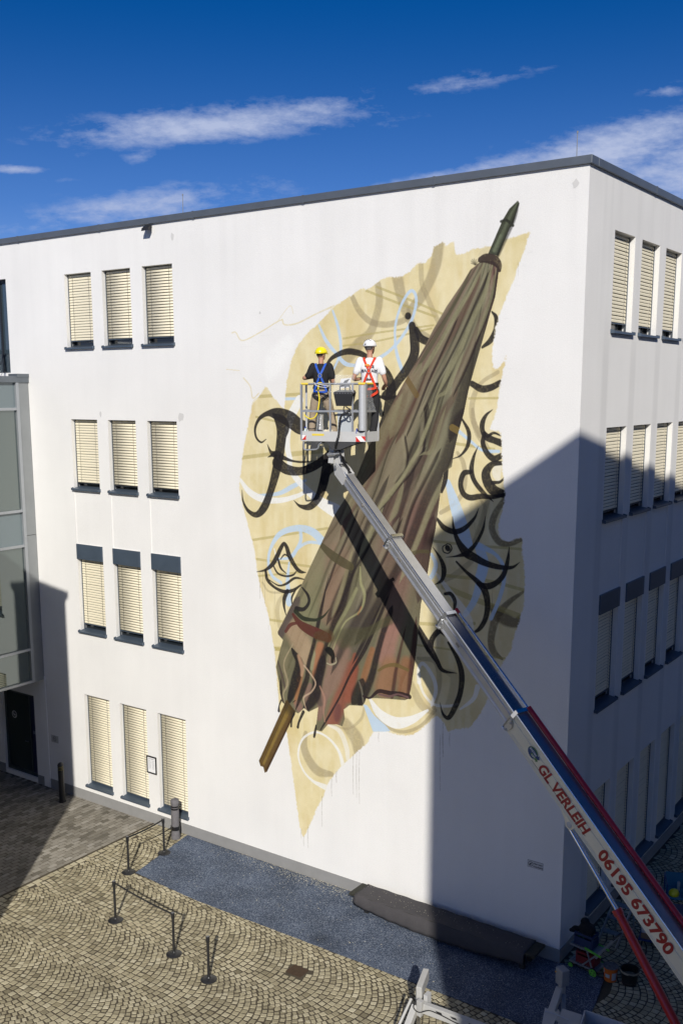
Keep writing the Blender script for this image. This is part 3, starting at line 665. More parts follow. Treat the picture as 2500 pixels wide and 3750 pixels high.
def smoothpts(pts, closed=False, n=7):
    # Catmull-Rom through the given points (x, y, w)
    P_ = [np.array(p, float) for p in pts]; out = []; N_ = len(P_)
    rngk = range(N_ if closed else N_-1)
    for i in rngk:
        p1, p2 = P_[i], P_[(i+1) % N_]; p0 = P_[(i-1) % N_] if (closed or i > 0) else 2*p1-p2; p3 = P_[(i+2) % N_] if (closed or i+2 < N_) else 2*p2-p1
        for k in range(n):
            t = k/n; out.append(.5*((2*p1)+(-p0+p2)*t+(2*p0-5*p1+4*p2-p3)*t*t+(-p0+3*p1-3*p2+p3)*t**3))
    if not closed: out.append(P_[-1])
    return out
def fill(c, pts, col, a=1., smooth=False, rough=0.):
    q = [(tx(*( (c,)+tuple(p[:2]) if not isinstance(p[0], str) else p))) for p in pts]
    if smooth: q = [tuple(v[:2]) for v in smoothpts([(x, y, 0) for x, y in q], True, 4)]
    sl_, m = polymask(q)
    if rough: m = np.clip(m*(1+rough*GRAIN[sl_]*2), 0, 1)
    blend(sl_, m*a, col); return sl_, m
def stroke(c, pts, col, a=1., soft=0., grain=0., clip=None):
    P_ = []
    lw = 10
    for p in pts:
        lw = p[2] if len(p) > 2 else lw; X, Y = tx(c, p[0], p[1]); P_.append((X, Y, lw*tscale(c, p[0], p[1])*WK/2))
    Q = smoothpts(P_, False, 8); Q = [(q[0], q[1], max(q[2], .35)) for q in Q]
    mx = max(q[2] for q in Q)*(1+soft*1.2)+2
    x0 = max(int(min(q[0] for q in Q)-mx), 0); x1 = min(int(max(q[0] for q in Q)+mx)+1, TW); y0 = max(int(min(q[1] for q in Q)-mx), 0); y1 = min(int(max(q[1] for q in Q)+mx)+1, TH)
    if x1 <= x0 or y1 <= y0: return
    M_ = np.zeros((y1-y0, x1-x0), np.float32)
    for (ax, ay, ar), (bx, by, br) in zip(Q[:-1], Q[1:]):
        r_ = max(ar, br)*(1+soft*1.2)+2; u0 = max(int(min(ax, bx)-r_), x0); u1 = min(int(max(ax, bx)+r_)+2, x1); v0 = max(int(min(ay, by)-r_), y0); v1 = min(int(max(ay, by)+r_)+2, y1)
        if u1 <= u0 or v1 <= v0: continue
        X, Y = np.meshgrid(np.arange(u0, u1)+.5, np.arange(v0, v1)+.5); dx, dy = bx-ax, by-ay; L2 = dx*dx+dy*dy+1e-9
        t = np.clip(((X-ax)*dx+(Y-ay)*dy)/L2, 0, 1); d = np.hypot(X-ax-t*dx, Y-ay-t*dy); rr = ar+(br-ar)*t
        if soft > 0: v = np.clip(1-(d/rr-(1-soft))/(2*soft), 0, 1); v = v*v*(3-2*v)
        else: v = np.clip(rr-d+.5, 0, 1)
        sub = M_[v0-y0:v1-y0, u0-x0:u1-x0]; np.maximum(sub, v, out=sub)
    sl_ = (slice(y0, y1), slice(x0, x1))
    if grain: M_ = np.clip(M_*(1+grain*(GRAIN[sl_]*2.4)), 0, 1)
    if clip is not None: M_ = M_*clip[sl_]
    blend(sl_, M_*a, col)
WK = 1.14
BEIGE = (228, 214, 168); BLK = (40, 37, 38)
# -- ground colour of the painting
out = [('A', 1555, 212), ('A', 1530, 290), ('A', 1490, 400), ('A', 1440, 530), ('A', 1400, 620), ('A', 1378, 700), ('A', 1362, 780), ('A', 1355, 860), ('A', 1360, 925), ('A', 1385, 935), ('A', 1418, 885), ('A', 1440, 828), ('A', 1425, 900), ('A', 1397, 1000), ('A', 1385, 1100), ('A', 1368, 1180), ('A', 1338, 1252), ('A', 1397, 1250), ('A', 1405, 1330),
       ('B', 1408, 340), ('B', 1414, 430), ('B', 1424, 520), ('B', 1410, 600), ('B', 1392, 660), ('B', 1388, 705), ('B', 1400, 745), ('B', 1440, 762), ('B', 1514, 738), ('B', 1512, 800), ('B', 1528, 950), ('B', 1520, 1100), ('B', 1482, 1215), ('B', 1452, 1330), ('C', 1412, 320), ('C', 1360, 430), ('C', 1318, 545), ('C', 1290, 600), ('C', 1240, 662), ('C', 1180, 668), ('C', 1122, 684), ('C', 1108, 640), ('C', 1062, 595), ('C', 1020, 642), ('C', 960, 692), ('C', 922, 706), ('C', 860, 700), ('C', 820, 682), ('C', 790, 682), ('C', 735, 682), ('C', 705, 742), ('C', 640, 798), ('C', 560, 872), ('C', 498, 952), ('C', 480, 1012), ('C', 440, 1090), ('C', 402, 1180), ('C', 370, 1240), ('C', 352, 1170), ('C', 340, 1080), ('C', 322, 950), ('C', 310, 850), ('C', 296, 760), ('C', 286, 690), ('C', 245, 560), ('C', 233, 400), ('C', 222, 260), ('C', 205, 160), ('C', 190, 80),
       ('B', 168, 1060), ('B', 145, 990), ('B', 130, 900), ('B', 116, 800), ('B', 90, 700), ('B', 62, 600), ('B', 45, 520), ('B', 37, 470), ('B', 46, 400), ('B', 56, 300), ('B', 75, 200), ('A', 85, 1220), ('A', 108, 1110), ('A', 135, 1080), ('A', 175, 1015), ('A', 215, 1075), ('A', 273, 1142), ('A', 278, 1080), ('A', 285, 1000), ('A', 310, 880), ('A', 345, 800), ('A', 400, 735), ('A', 470, 670), ('A', 530, 605), ('A', 620, 545), ('A', 680, 505), ('A', 700, 518), ('A', 790, 455), ('A', 835, 450), ('A', 885, 445), ('A', 930, 420), ('A', 975, 370), ('A', 1000, 380), ('A', 1040, 340), ('A', 1052, 288), ('A', 1105, 265), ('A', 1112, 292), ('A', 1156, 262), ('A', 1167, 335), ('A', 1200, 330), ('A', 1260, 300), ('A', 1340, 290), ('A', 1400, 262), ('A', 1470, 238)]
sl_, m0 = fill('A', out, BEIGE, 1.)
def blur(a, r):
    for ax in (0, 1):
        c_ = np.cumsum(np.pad(a, [(r+1, r) if k == ax else (0, 0) for k in (0, 1)], mode='edge'), axis=ax); n_ = a.shape[ax]; a = (np.take(c_, range(2*r+1, n_+2*r+1), ax)-np.take(c_, range(0, n_), ax))/(2*r+1)
    return a
W0 = np.zeros((TH, TW), np.float32); W0[sl_] = m0
rgb[:] = (.80, .79, .765); alp[:] = 0
W0 = np.clip((blur(W0, 4)-.5+GRAIN*.75)*3.+.5, 0, 1); blend((slice(0, TH), slice(0, TW)), W0, BEIGE)
def vn2(h, w, cy, cx):
    a = vnoise(int(h*8/cy)+8, int(w*8/cx)+8, 8); iy = (np.arange(h)*8/cy).astype(int); ix = (np.arange(w)*8/cx).astype(int); return blur(a[iy][:, ix], 2)
# uneven, brushed coats of the beige
k_ = np.clip(BRUSH*3.2, -1, 1)*W0
rgb += (k_[..., None]*np.array((.035, .04, .05), np.float32))
st_ = vnoise(TW, TH, 5).T[:TH, :TW]
fine = np.clip((vn2(TH, TW, 46, 9)-.5)*3, 0, 1)*W0*.42
rgb[:] = rgb*(1-fine[..., None])+np.array(s2l((236, 226, 190)), np.float32)*.93*fine[..., None]
yel = np.clip((vn2(TH, TW, 90, 30)-.6)*3.5, 0, 1)*W0*.32
rgb[:] = rgb*(1-yel[..., None])+np.array(s2l((205, 178, 112)), np.float32)*.93*yel[..., None]
def line(c, pts, **k): stroke(c, pts, **k)
for pts in ([(0, 740, 5), (20, 738), (55, 780), (150, 735), (230, 685), (262, 670)], [(262, 670, 6), (275, 697), (340, 690), (440, 640), (530, 600, 8)], [(60, 975, 5), (95, 1020), (108, 1080), (140, 1055)], [(230, 690, 3), (300, 600), (320, 640)], [(-30, 930, 3), (40, 937)]):
    stroke('A', pts, (226, 212, 165), .75, .4, .6)
stroke('A', [(295, 790, 60), (230, 880, 90), (200, 950, 60)], (246, 246, 242), .7, .5, .6)
stroke('A', [(150, 1070, 3), (110, 1100, 4), (95, 1180, 3)], (226, 212, 165), .6)
# -- translucent grey-brown ghost letters
GB = (152, 138, 108)
for c, pts, a in [
    ('A', [(1078, 275, 52), (1062, 380), (1030, 470, 48), (980, 560), (930, 620, 36)], .62), ('A', [(985, 385, 24), (990, 480), (1020, 560), (1060, 650), (1085, 700, 22)], .45),
    ('A', [(862, 446, 54), (880, 540, 48), (912, 640, 42), (960, 720, 30), (1030, 765, 22)], .6), ('A', [(760, 488, 30), (768, 570, 36), (752, 650), (720, 740, 42), (660, 800, 52), (600, 870), (535, 935, 40)], .6),
    ('A', [(628, 555, 22), (660, 620, 26), (720, 680), (800, 697), (880, 680), (935, 650, 20)], .6), ('A', [(1385, 945, 18), (1300, 1000), (1258, 1080, 26), (1252, 1180), (1292, 1275, 24)], .5),
    ('E', [(548, 0, 22), (560, 100, 34), (600, 190, 44), (690, 330, 20)], .5), ('E', [(320, 740, 24), (400, 690, 30), (470, 610), (495, 500), (480, 380), (440, 310, 20)], .55),
    ('E', [(770, 650, 30), (705, 760, 42), (688, 860), (740, 950), (820, 955), (895, 935, 22)], .95), ('E', [(655, 650, 34), (605, 830), (545, 990, 30)], .55), ('E', [(915, 1305, 14), (800, 1390, 34), (715, 1500, 50), (680, 1650, 44), (700, 1740), (760, 1790, 14)], .85),
    ('E', [(600, 640, 14), (640, 720, 24), (600, 860), (560, 960, 30)], .45), ('E', [(300, 1250, 14), (430, 1180, 36), (540, 1090, 30)], .45),
    ('C', [(590, 640, 50), (648, 720, 64), (662, 790, 50)], .6), ('C', [(385, 690, 18), (375, 760, 34), (400, 830, 40), (450, 890), (520, 905, 20)], .6), ('C', [(730, 545, 14), (785, 640), (880, 684), (980, 655), (1060, 570, 16)], .55),
    ('C', [(930, 430, 30), (985, 540, 40), (1045, 585, 20)], .45), ('C', [(970, 300, 14), (1060, 320, 24), (1080, 430), (1050, 560, 16)], .55), ('C', [(1100, 360, 14), (1160, 400, 44), (1150, 500), (1100, 600, 20)], .4),
    ('D', [(250, 300, 14), (300, 370), (400, 380), (480, 350, 12)], .4), ('D', [(480, 380, 14), (400, 430, 26), (370, 530, 34), (390, 660, 30)], .35), ('C', [(500, 640, 10), (600, 668), (670, 620, 12), (690, 560)], .4),
    ('A', [(1330, 300, 30), (1300, 330, 30)], .15), ('B', [(440, 40, 30), (400, 100, 40)], .3)]:
    stroke(c, pts, GB if a < .8 else (104, 92, 70), min(a, .8), .25, .35, W0)
stroke('E', [(690, 1425, 44), (760, 1490, 80), (850, 1530, 60), (890, 1500, 40)], (96, 82, 62), .8, .3, .3, W0)
# -- the thin olive guide lines
for c, pts, w in [('A', [(700, 520), (880, 590), (1060, 655)], 10), ('A', [(755, 500), (920, 565), (1095, 640)], 10), ('A', [(580, 770), (740, 742), (1050, 700)], 8), ('A', [(580, 808), (760, 782), (1040, 716)], 8), ('A', [(140, 1072), (350, 1060)], 13), ('A', [(125, 1178), (240, 1205)], 9),
                  ('B', [(55, 322), (240, 298)], 15), ('B', [(300, 305), (520, 280)], 20), ('B', [(108, 752), (500, 690)], 10), ('B', [(130, 852), (405, 890)], 10), ('B', [(135, 940), (360, 920)], 8), ('B', [(195, 1168), (280, 1180)], 10), ('B', [(215, 1320), (260, 1318)], 16), ('A', [(1235, 1082), (1385, 1080)], 10), ('E', [(275, 945), (560, 975), (905, 1002)], 16),
                  ('E', [(360, 1192), (640, 1225), (915, 1295)], 20), ('E', [(165, 1535), (380, 1545), (560, 1535)], 20), ('E', [(340, 1270), (560, 1360), (905, 1490)], 34), ('E', [(150, 1690), (560, 1745)], 12), ('E', [(400, 240), (700, 285)], 18), ('C', [(225, 250), (250, 255)], 14), ('E', [(640, 1770), (780, 1785)], 12)]:
    stroke(c, [(x, y, w) for x, y in pts], (176, 162, 98), .62, .2, .4, W0)
# -- pale blue and white under-strokes
LB = (192, 214, 234)
for c, pts in [('A', [(850, 800, 12), (852, 700), (880, 600), (922, 528, 14), (950, 528), (960, 580), (940, 665), (900, 740), (850, 805), (800, 850), (735, 890, 16)]), ('A', [(850, 800, 12), (862, 860, 16), (888, 940, 18)]), ('A', [(525, 625, 10), (550, 700, 14), (565, 780), (563, 850), (530, 930, 8)]), ('A', [(453, 700, 10), (490, 780, 16), (545, 850), (590, 900, 18), (655, 912, 12)]), ('A', [(278, 1084, 12), (360, 1083, 12)]),
               ('B', [(130, 520, 10), (240, 510, 16), (320, 470, 20), (385, 440, 10)]), ('B', [(480, 770, 40), (420, 710, 34), (340, 690, 26), (250, 720, 22), (200, 800, 14), (190, 880, 14), (210, 940), (255, 975, 14)]), ('B', [(475, 772, 12), (400, 764), (345, 795), (310, 842), (230, 852, 8)]), ('B', [(358, 700, 16), (357, 760), (330, 810, 14), (300, 840, 8)]), ('B', [(298, 870, 8), (290, 960, 18), (296, 1080, 30)]),
               ('E', [(455, 160, 22), (540, 232, 18), (620, 292), (735, 300, 20)]), ('E', [(370, 520, 34), (420, 680, 70), (470, 840, 84), (510, 960, 70)]), ('E', [(590, 980, 50), (625, 1100, 70), (600, 1240, 54), (555, 1380, 40), (495, 1470, 34)]), ('E', [(610, 985, 40), (700, 1030, 24), (762, 1110), (772, 1230), (735, 1370), (680, 1500, 24)]),
               ('E', [(255, 1040, 20), (284, 1110, 28), (265, 1180), (240, 1215, 26)]), ('E', [(620, 1120, 60), (600, 1200, 60)])]:
    stroke(c, pts, LB, .9, .05, .25, W0)
fill('C', [(683, 540), (703, 545), (742, 600), (800, 650), (826, 681), (790, 683), (735, 683)], LB, .92)
WH = (240, 240, 235)
for c, pts, a in [('B', [(38, 430, 12), (90, 500, 26), (160, 538, 28), (250, 545, 22), (340, 522, 18), (385, 498, 14)], .95), ('B', [(300, 378, 24), (335, 430, 28), (400, 500, 30), (470, 560, 46), (540, 600, 60)], .95), ('A', [(352, 1090, 40), (310, 1170, 40), (292, 1250, 30), (288, 1330, 28), (302, 1400, 26)], .95), ('B', [(300, 330, 26), (300, 380, 26)], .8),
                  ('C', [(580, 865, 20), (556, 785, 14), (500, 715, 10), (432, 686, 9), (368, 722, 9), (345, 800), (368, 880), (420, 940, 12), (490, 975, 26)], .85), ('C', [(500, 648, 8), (560, 680, 22), (595, 760, 24), (604, 825, 18)], .55), ('C', [(722, 518, 14), (770, 590, 40), (850, 636, 50), (935, 622, 34), (1020, 572, 10)], .95),
                  ('C', [(975, 425, 20), (974, 350, 14), (1000, 330, 16), (1048, 400, 18), (1062, 470), (1040, 545, 12)], .8), ('C', [(975, 425, 14), (1002, 490, 12), (1050, 540), (1120, 550), (1175, 540, 10)], .7), ('C', [(1280, 450, 24), (1258, 512, 18), (1190, 566, 8)], .85), ('E', [(290, 1180, 16), (400, 1330, 40), (500, 1480, 60), (530, 1560, 50)], .6), ('E', [(740, 400, 30), (720, 450, 60), (730, 500, 30)], .5), ('D', [(345, 20, 8), (360, 80, 10), (375, 130, 6)], .9)]:
    stroke(c, pts, WH, a, .06, .2, W0)
# -- black calligraphy
def ink(c, pts, col=BLK, a=.97):
    if c == 'D' and pts[0][0] < 600 and pts[0][1] < 400: pts = [(p_[0], p_[1], p_[2]*1.35) if len(p_) > 2 else p_ for p_ in pts]
    stroke(c, pts, col, a, 0, .12, W0 if c == 'E' or (c == 'A' and pts[0][0] > 1200) else None)
ink('A', [(178, 1295, 3), (152, 1311, 8), (126, 1285, 10), (121, 1235, 12), (145, 1185, 16), (190, 1160, 24), (240, 1165, 52), (300, 1190, 66), (345, 1225, 64), (372, 1235, 60)])
ink('B', [(215, 95, 10), (262, 150, 66), (258, 210, 50), (247, 300, 48), (228, 400, 42), (200, 500, 34), (168, 580, 36), (128, 620, 24), (85, 600, 16), (58, 550, 9), (52, 490, 2)])
ink('B', [(184, 252, 2), (204, 295, 16), (240, 312, 40)]); ink('B', [(186, 320, 2), (230, 300, 24)])
ink('B', [(235, 350, 50), (290, 385, 42), (360, 392, 34), (430, 365, 36), (485, 325, 34), (512, 292, 22)]); ink('B', [(250, 315, 24), (310, 338, 10), (370, 345, 9), (432, 338, 2)])
ink('B', [(500, 310, 30), (490, 380, 44), (478, 450, 44), (450, 530, 36), (405, 578, 28), (355, 575, 14), (322, 545, 2)]); ink('B', [(478, 440, 40), (500, 395, 34), (545, 365, 28), (590, 355, 24)])
ink('A', [(490, 912, 14), (525, 868, 18), (595, 838, 26), (660, 845, 26), (710, 868, 20), (760, 900, 22), (800, 940, 34), (825, 1000, 44), (828, 1060, 52), (815, 1130, 48), (795, 1190, 34), (768, 1240, 20)])
ink('A', [(938, 702, 34), (950, 770, 46), (950, 850, 46), (915, 925, 44), (870, 985, 40), (838, 1030, 42), (800, 1068, 40)]); ink('A', [(960, 722, 24), (985, 768, 34), (1030, 790, 32)]); ink('A', [(765, 1072, 12), (810, 1080, 18), (858, 1072, 10)])
ink('A', [(916, 651, 30), (918, 652, 30)])
ink('A', [(1355, 630, 8), (1376, 660, 20), (1374, 720, 22), (1348, 778, 26), (1305, 815, 12)]); ink('A', [(1250, 1005, 26), (1300, 1032, 32), (1350, 1025, 30), (1398, 1000, 26)])
ink('B', [(1198, 118, 8), (1234, 190, 20), (1228, 260, 18), (1192, 310, 9), (1150, 328, 3)]); ink('B', [(1120, 350, 20), (1110, 440, 24), (1092, 500, 14)])
ink('E', [(692, 0, 4), (645, 40, 20), (618, 100, 34), (622, 160, 32), (655, 200, 44), (705, 222, 40), (755, 240, 46)]); ink('E', [(655, 192, 20), (700, 168, 16), (748, 186, 10)]); ink('E', [(634, 170, 26), (622, 240, 32), (650, 310, 36), (700, 352, 40), (757, 330, 34)])
ink('E', [(587, 264, 3), (556, 340, 20), (540, 430, 32), (560, 510, 30), (620, 590, 28), (695, 659, 5)]); ink('E', [(535, 448, 26), (485, 458, 34), (462, 530, 34), (480, 600, 34), (530, 632, 36), (610, 622, 34), (700, 628, 24), (778, 610, 22)]); ink('E', [(757, 384, 26), (690, 392, 36), (645, 450, 56), (655, 520, 64), (700, 580, 66), (765, 605, 50)]); ink('E', [(776, 490, 10), (742, 520, 18), (690, 524, 22)])
ink('E', [(294, 785, 18), (345, 848, 34), (420, 876, 34), (490, 852, 30), (560, 780, 18), (592, 708, 3)]); ink('E', [(404, 768, 3), (412, 850, 18), (442, 940, 34), (500, 1025, 56), (560, 1060, 50), (640, 1102, 40), (740, 1130, 32), (830, 1132, 20), (888, 1094, 2)])
ink('E', [(641, 764, 3), (622, 860, 18), (572, 960, 22), (530, 1010, 30)]); ink('E', [(354, 1060, 2), (430, 1052, 12), (505, 1035, 34)]); ink('E', [(811, 984, 3), (800, 1080, 24), (772, 1180, 32), (722, 1240, 34), (655, 1268, 40), (590, 1250, 26)])
ink('E', [(432, 1092, 12), (500, 1162, 20), (580, 1232, 34), (635, 1300, 44), (655, 1400, 38), (640, 1500, 32), (600, 1570, 26), (555, 1602, 12)]); ink('E', [(262, 985, 3), (318, 1070, 22), (343, 1150, 34), (328, 1222, 22), (280, 1256, 5)])
ink('E', [(365, 965, 6), (335, 985, 7), (340, 1020, 8), (375, 1030, 8), (398, 1000, 9), (388, 970, 8), (365, 962, 6)]); ink('E', [(368, 992, 34), (372, 998, 34)]); ink('E', [(350, 1322, 18), (390, 1322, 24), (420, 1370, 26), (418, 1432, 18)])
ink('E', [(86, 1320, 14), (84, 1400, 30), (112, 1490, 36), (170, 1590, 38), (230, 1700, 52), (290, 1800, 34), (335, 1872, 24), (438, 1893, 2)]); ink('E', [(238, 1720, 46), (262, 1640, 34), (312, 1588, 34), (362, 1622, 26)]); ink('E', [(375, 1672, 16), (440, 1790, 30), (470, 1900, 38), (460, 2030, 34), (420, 2140, 34), (374, 2212, 26), (334, 2180, 16), (314, 2102, 2)])
ink('D', [(204, 210, 3), (270, 196, 12), (330, 150, 22), (370, 80, 24), (398, 20, 22), (425, -20, 18), (448, 10, 22), (470, 80, 26), (520, 170, 22), (560, 208, 18), (606, 216, 3)]); ink('D', [(395, 110, 4), (430, 70, 8), (470, 90, 8)])
ink('D', [(338, 160, 8), (375, 222, 10), (440, 246), (500, 236), (528, 205, 4)]); ink('D', [(378, 110, 12), (400, 180, 12), (447, 226, 3)]); ink('D', [(275, 200, 14), (290, 275, 18), (345, 335, 14), (425, 372, 18), (500, 362, 16), (565, 318, 8)]); ink('D', [(298, 272, 4), (380, 322, 8), (445, 308, 12), (515, 262, 12), (590, 272, 6)]); ink('D', [(455, 368, 20), (430, 425, 22), (426, 490, 14), (442, 565, 4)]); ink('D', [(520, 360, 8), (490, 420, 10), (490, 470, 6)])
# drips
for c, x, y0, y1, w in [('D', 230, 215, 430, 3), ('D', 252, 215, 380, 2), ('D', 270, 250, 470, 2), ('D', 350, 370, 640, 2), ('D', 300, 650, 690, 2), ('C', 1100, 640, 815, 4), ('C', 1085, 700, 990, 2), ('C', 1135, 690, 760, 2), ('C', 545, 890, 950, 3), ('C', 650, 780, 1030, 2), ('C', 632, 800, 1010, 2), ('C', 520, 930, 1020, 2), ('C', 470, 1020, 1180, 2), ('C', 397, 1180, 1290, 2), ('C', 362, 1190, 1240, 2), ('C', 765, 690, 735, 2), ('E', 545, 810, 850, 3), ('E', 570, 815, 880, 3), ('E', 560, 800, 860, 2), ('E', 690, 1280, 1420, 2), ('A', 1492, 370, 440, 2), ('C', 664, 790, 1060, 2), ('C', 375, 1230, 1280, 2)]:
    stroke(c, [(x, y0, w), (x-2, (y0+y1)/2, w), (x, y1, w*.7)], (120, 108, 84), .55, 0, .8)
# -- the folded umbrella
fab = [('A', 1300, 365), ('A', 1242, 412), ('A', 1200, 482), ('A', 1120, 600), ('A', 1050, 720), ('A', 1000, 820), ('A', 930, 940), ('A', 860, 1065), ('A', 800, 1180), ('A', 770, 1240), ('B', 770, 175), ('B', 713, 262), ('B', 651, 415), ('B', 590, 535), ('B', 535, 621), ('B', 470, 760), ('B', 380, 950), ('B', 300, 1110), ('B', 238, 1232),
       ('C', 240, 175), ('C', 266, 205), ('C', 250, 258), ('C', 240, 300), ('C', 230, 345), ('C', 246, 430), ('C', 250, 480), ('C', 262, 530), ('C', 300, 560), ('C', 335, 583), ('C', 346, 588), ('C', 375, 560), ('C', 400, 580), ('C', 450, 555), ('C', 440, 640), ('C', 430, 672), ('C', 468, 682), ('C', 500, 645), ('C', 545, 645), ('C', 575, 655), ('C', 588, 615), ('C', 582, 568), ('C', 612, 545), ('C', 680, 548), ('C', 692, 530), ('C', 699, 510), ('C', 750, 508), ('C', 830, 513), ('C', 900, 519), ('C', 921, 511), ('C', 935, 440), ('C', 952, 330), ('C', 965, 220),
       ('B', 985, 1085), ('B', 1020, 920), ('B', 1038, 800), ('B', 1060, 700), ('B', 1075, 590), ('B', 1090, 470), ('B', 1102, 400), ('B', 1145, 370), ('B', 1155, 300), ('B', 1180, 190), ('B', 1208, 90), ('A', 1232, 1040), ('A', 1262, 930), ('A', 1300, 800), ('A', 1342, 650), ('A', 1372, 550), ('A', 1386, 450), ('A', 1392, 400), ('A', 1360, 365)]
sl_, m1 = fill('A', fab, (112, 107, 82), 1.); FB = np.zeros((TH, TW), np.float32); FB[sl_] = m1
DK = (44, 37, 37); LT = (146, 142, 110); BR = (94, 69, 61); OL = (128, 125, 94); DO = (84, 82, 62)
def fold(c, pts, col, a=.8, soft=.7, g=.25):
    (x0, y0, *_), (x1, y1, *_) = pts[0], pts[1]; (x2, y2, *_), (x3, y3, *_) = pts[-2], pts[-1]
    pts = [(x0-(x1-x0)*.5, y0-(y1-y0)*.5, 1)]+list(pts)+[(x3+(x3-x2)*.6, y3+(y3-y2)*.6, 1)]
    stroke(c, pts, col, a, soft, g, FB)
APX, APY = tx('A', 1362, 250)
YY, XX = np.mgrid[0:TH, 0:TW].astype(np.float32); TH_ = np.arctan2(XX-APX, -(YY-APY)); RR_ = np.hypot(XX-APX, YY-APY)/TPM
def flow(fa, fr, seed):
    rs = np.random.RandomState(seed); g_ = rs.rand(64, 400).astype(np.float32)
    a = (TH_+1.2)*fa+.35*np.sin(RR_*.8+seed); r_ = RR_*fr+2; a = np.clip(a, 0, 397); i = a.astype(int); j = np.clip(r_.astype(int), 0, 61); fa_ = a-i; fr_ = np.clip(r_-j, 0, 1); fa_ = fa_*fa_*(3-2*fa_); fr_ = fr_*fr_*(3-2*fr_)
    return (g_[j, i]*(1-fa_)+g_[j, i+1]*fa_)*(1-fr_)+(g_[j+1, i]*(1-fa_)+g_[j+1, i+1]*fa_)*fr_
def vnr(cth, cr, seed):
    rs = np.random.RandomState(seed); g_ = rs.rand(64, 200).astype(np.float32); a = np.clip((TH_+1.6)*cth+20, 0, 197); r_ = np.clip(RR_*cr, 0, 61); i = a.astype(int); j = r_.astype(int); fa_ = a-i; fr_ = r_-j; fa_ = fa_*fa_*(3-2*fa_); fr_ = fr_*fr_*(3-2*fr_)
    return (g_[j, i]*(1-fa_)+g_[j, i+1]*fa_)*(1-fr_)+(g_[j+1, i]*(1-fa_)+g_[j+1, i+1]*fa_)*fr_
def cloth(amp, fold_n, mixc=True):
    a = TH_*fold_n+1.1*vnr(4, .32, 3)+.5*vnr(12, .8, 4)+20; s_ = a-np.floor(a); k2 = np.floor(a)
    amp_ = .45+.55*vnr(fold_n*.9, .25, 8)
    prof = np.where(s_ < .35, .35+.65*np.sin(s_/.35*1.571), 1.-.0*s_); prof = np.where(s_ >= .35, 1-1.25*((s_-.35)/.65)**1.7, prof)   # light crest, then falling into a sharp crease
    edge_ = np.exp(-((s_-.965)/.035)**2)
    sh = 1+amp*amp_*(prof-.62)-.45*amp*amp_*edge_
    hue = np.clip((vnr(7, .3, 11)-.42)*3.2, 0, 1)
    if mixc:
        c1 = np.array(s2l((128, 124, 101)), np.float32)*.93; c2 = np.array(s2l((116, 89, 82)), np.float32)*.93; base_ = c1*(1-hue[..., None])+c2*hue[..., None]
        rgb[:] = rgb*(1-.85*FB[..., None])+base_*.85*FB[..., None]
    f_ = (1-FB)+FB*np.clip(sh, .3, 1.5); rgb[:] = rgb*f_[..., None]
# colour changes down the cloth
for c, pts, col, a in [
    ('B', [(1000, 100, 200), (860, 420, 240), (760, 700, 260)], (112, 100, 80), .6), ('B', [(640, 560, 160), (560, 760, 200), (470, 960, 220)], (134, 112, 92), .75), ('D', [(880, 60, 150), (850, 300, 170), (800, 560, 150)], (142, 110, 92), .8), ('D', [(700, 60, 120), (640, 340, 190), (600, 560, 160)], (136, 134, 100), .8), ('D', [(1100, 500, 200), (1000, 800, 220)], (92, 82, 74), .75),
    ('D', [(1360, 300, 150), (1330, 600, 160)], (128, 96, 84), .7), ('D', [(1300, 700, 130), (1250, 900, 140)], (160, 112, 102), .9), ('D', [(1300, 1000, 150), (1240, 1160, 130)], (152, 106, 76), .95), ('D', [(1430, 960, 90), (1400, 1190, 90)], (148, 100, 70), .9), ('D', [(980, 1000, 100), (900, 1230, 110), (820, 1440, 100)], (142, 70, 56), .95), ('D', [(900, 860, 130), (830, 1060, 130), (760, 1220, 70)], (142, 108, 96), .9),
    ('D', [(500, 690, 130), (580, 820, 150), (610, 940, 60)], (176, 150, 120), .95), ('D', [(430, 880, 80), (430, 1000, 50), (450, 1130, 24)], (128, 120, 92), .9), ('D', [(725, 820, 60), (690, 960, 50), (665, 1080, 20)], (172, 112, 78), .95), ('D', [(560, 1050, 44), (540, 1170, 36), (515, 1290, 16)], (168, 108, 66), .9), ('D', [(545, 1310, 66), (560, 1350, 30)], (142, 106, 96), .95), ('D', [(1010, 900, 40), (980, 1100, 70), (950, 1250, 60)], (150, 76, 58), .9), ('D', [(1150, 850, 40), (1090, 1050, 50), (1060, 1180, 40)], (156, 98, 60), .85),
    ('D', [(710, 1400, 50), (740, 1300, 60), (760, 1230, 40)], (140, 104, 94), .95), ('D', [(660, 880, 46), (650, 1000, 30)], (150, 146, 112), .9), ('D', [(640, 1140, 30), (620, 1200, 46), (615, 1320, 20)], (140, 106, 96), .9), ('D', [(700, 1230, 60), (720, 1290, 40)], (84, 66, 64), .9)]:
    stroke(c, pts, col, a, .45, .15, FB)
rgb_keep = rgb.copy(); low_ = np.clip((RR_-6.2)/2.5, 0, 1)*FB; cloth(.68, 9.5); rgb[:] = rgb*(1-low_[..., None]*.75)+rgb_keep*low_[..., None]*.75
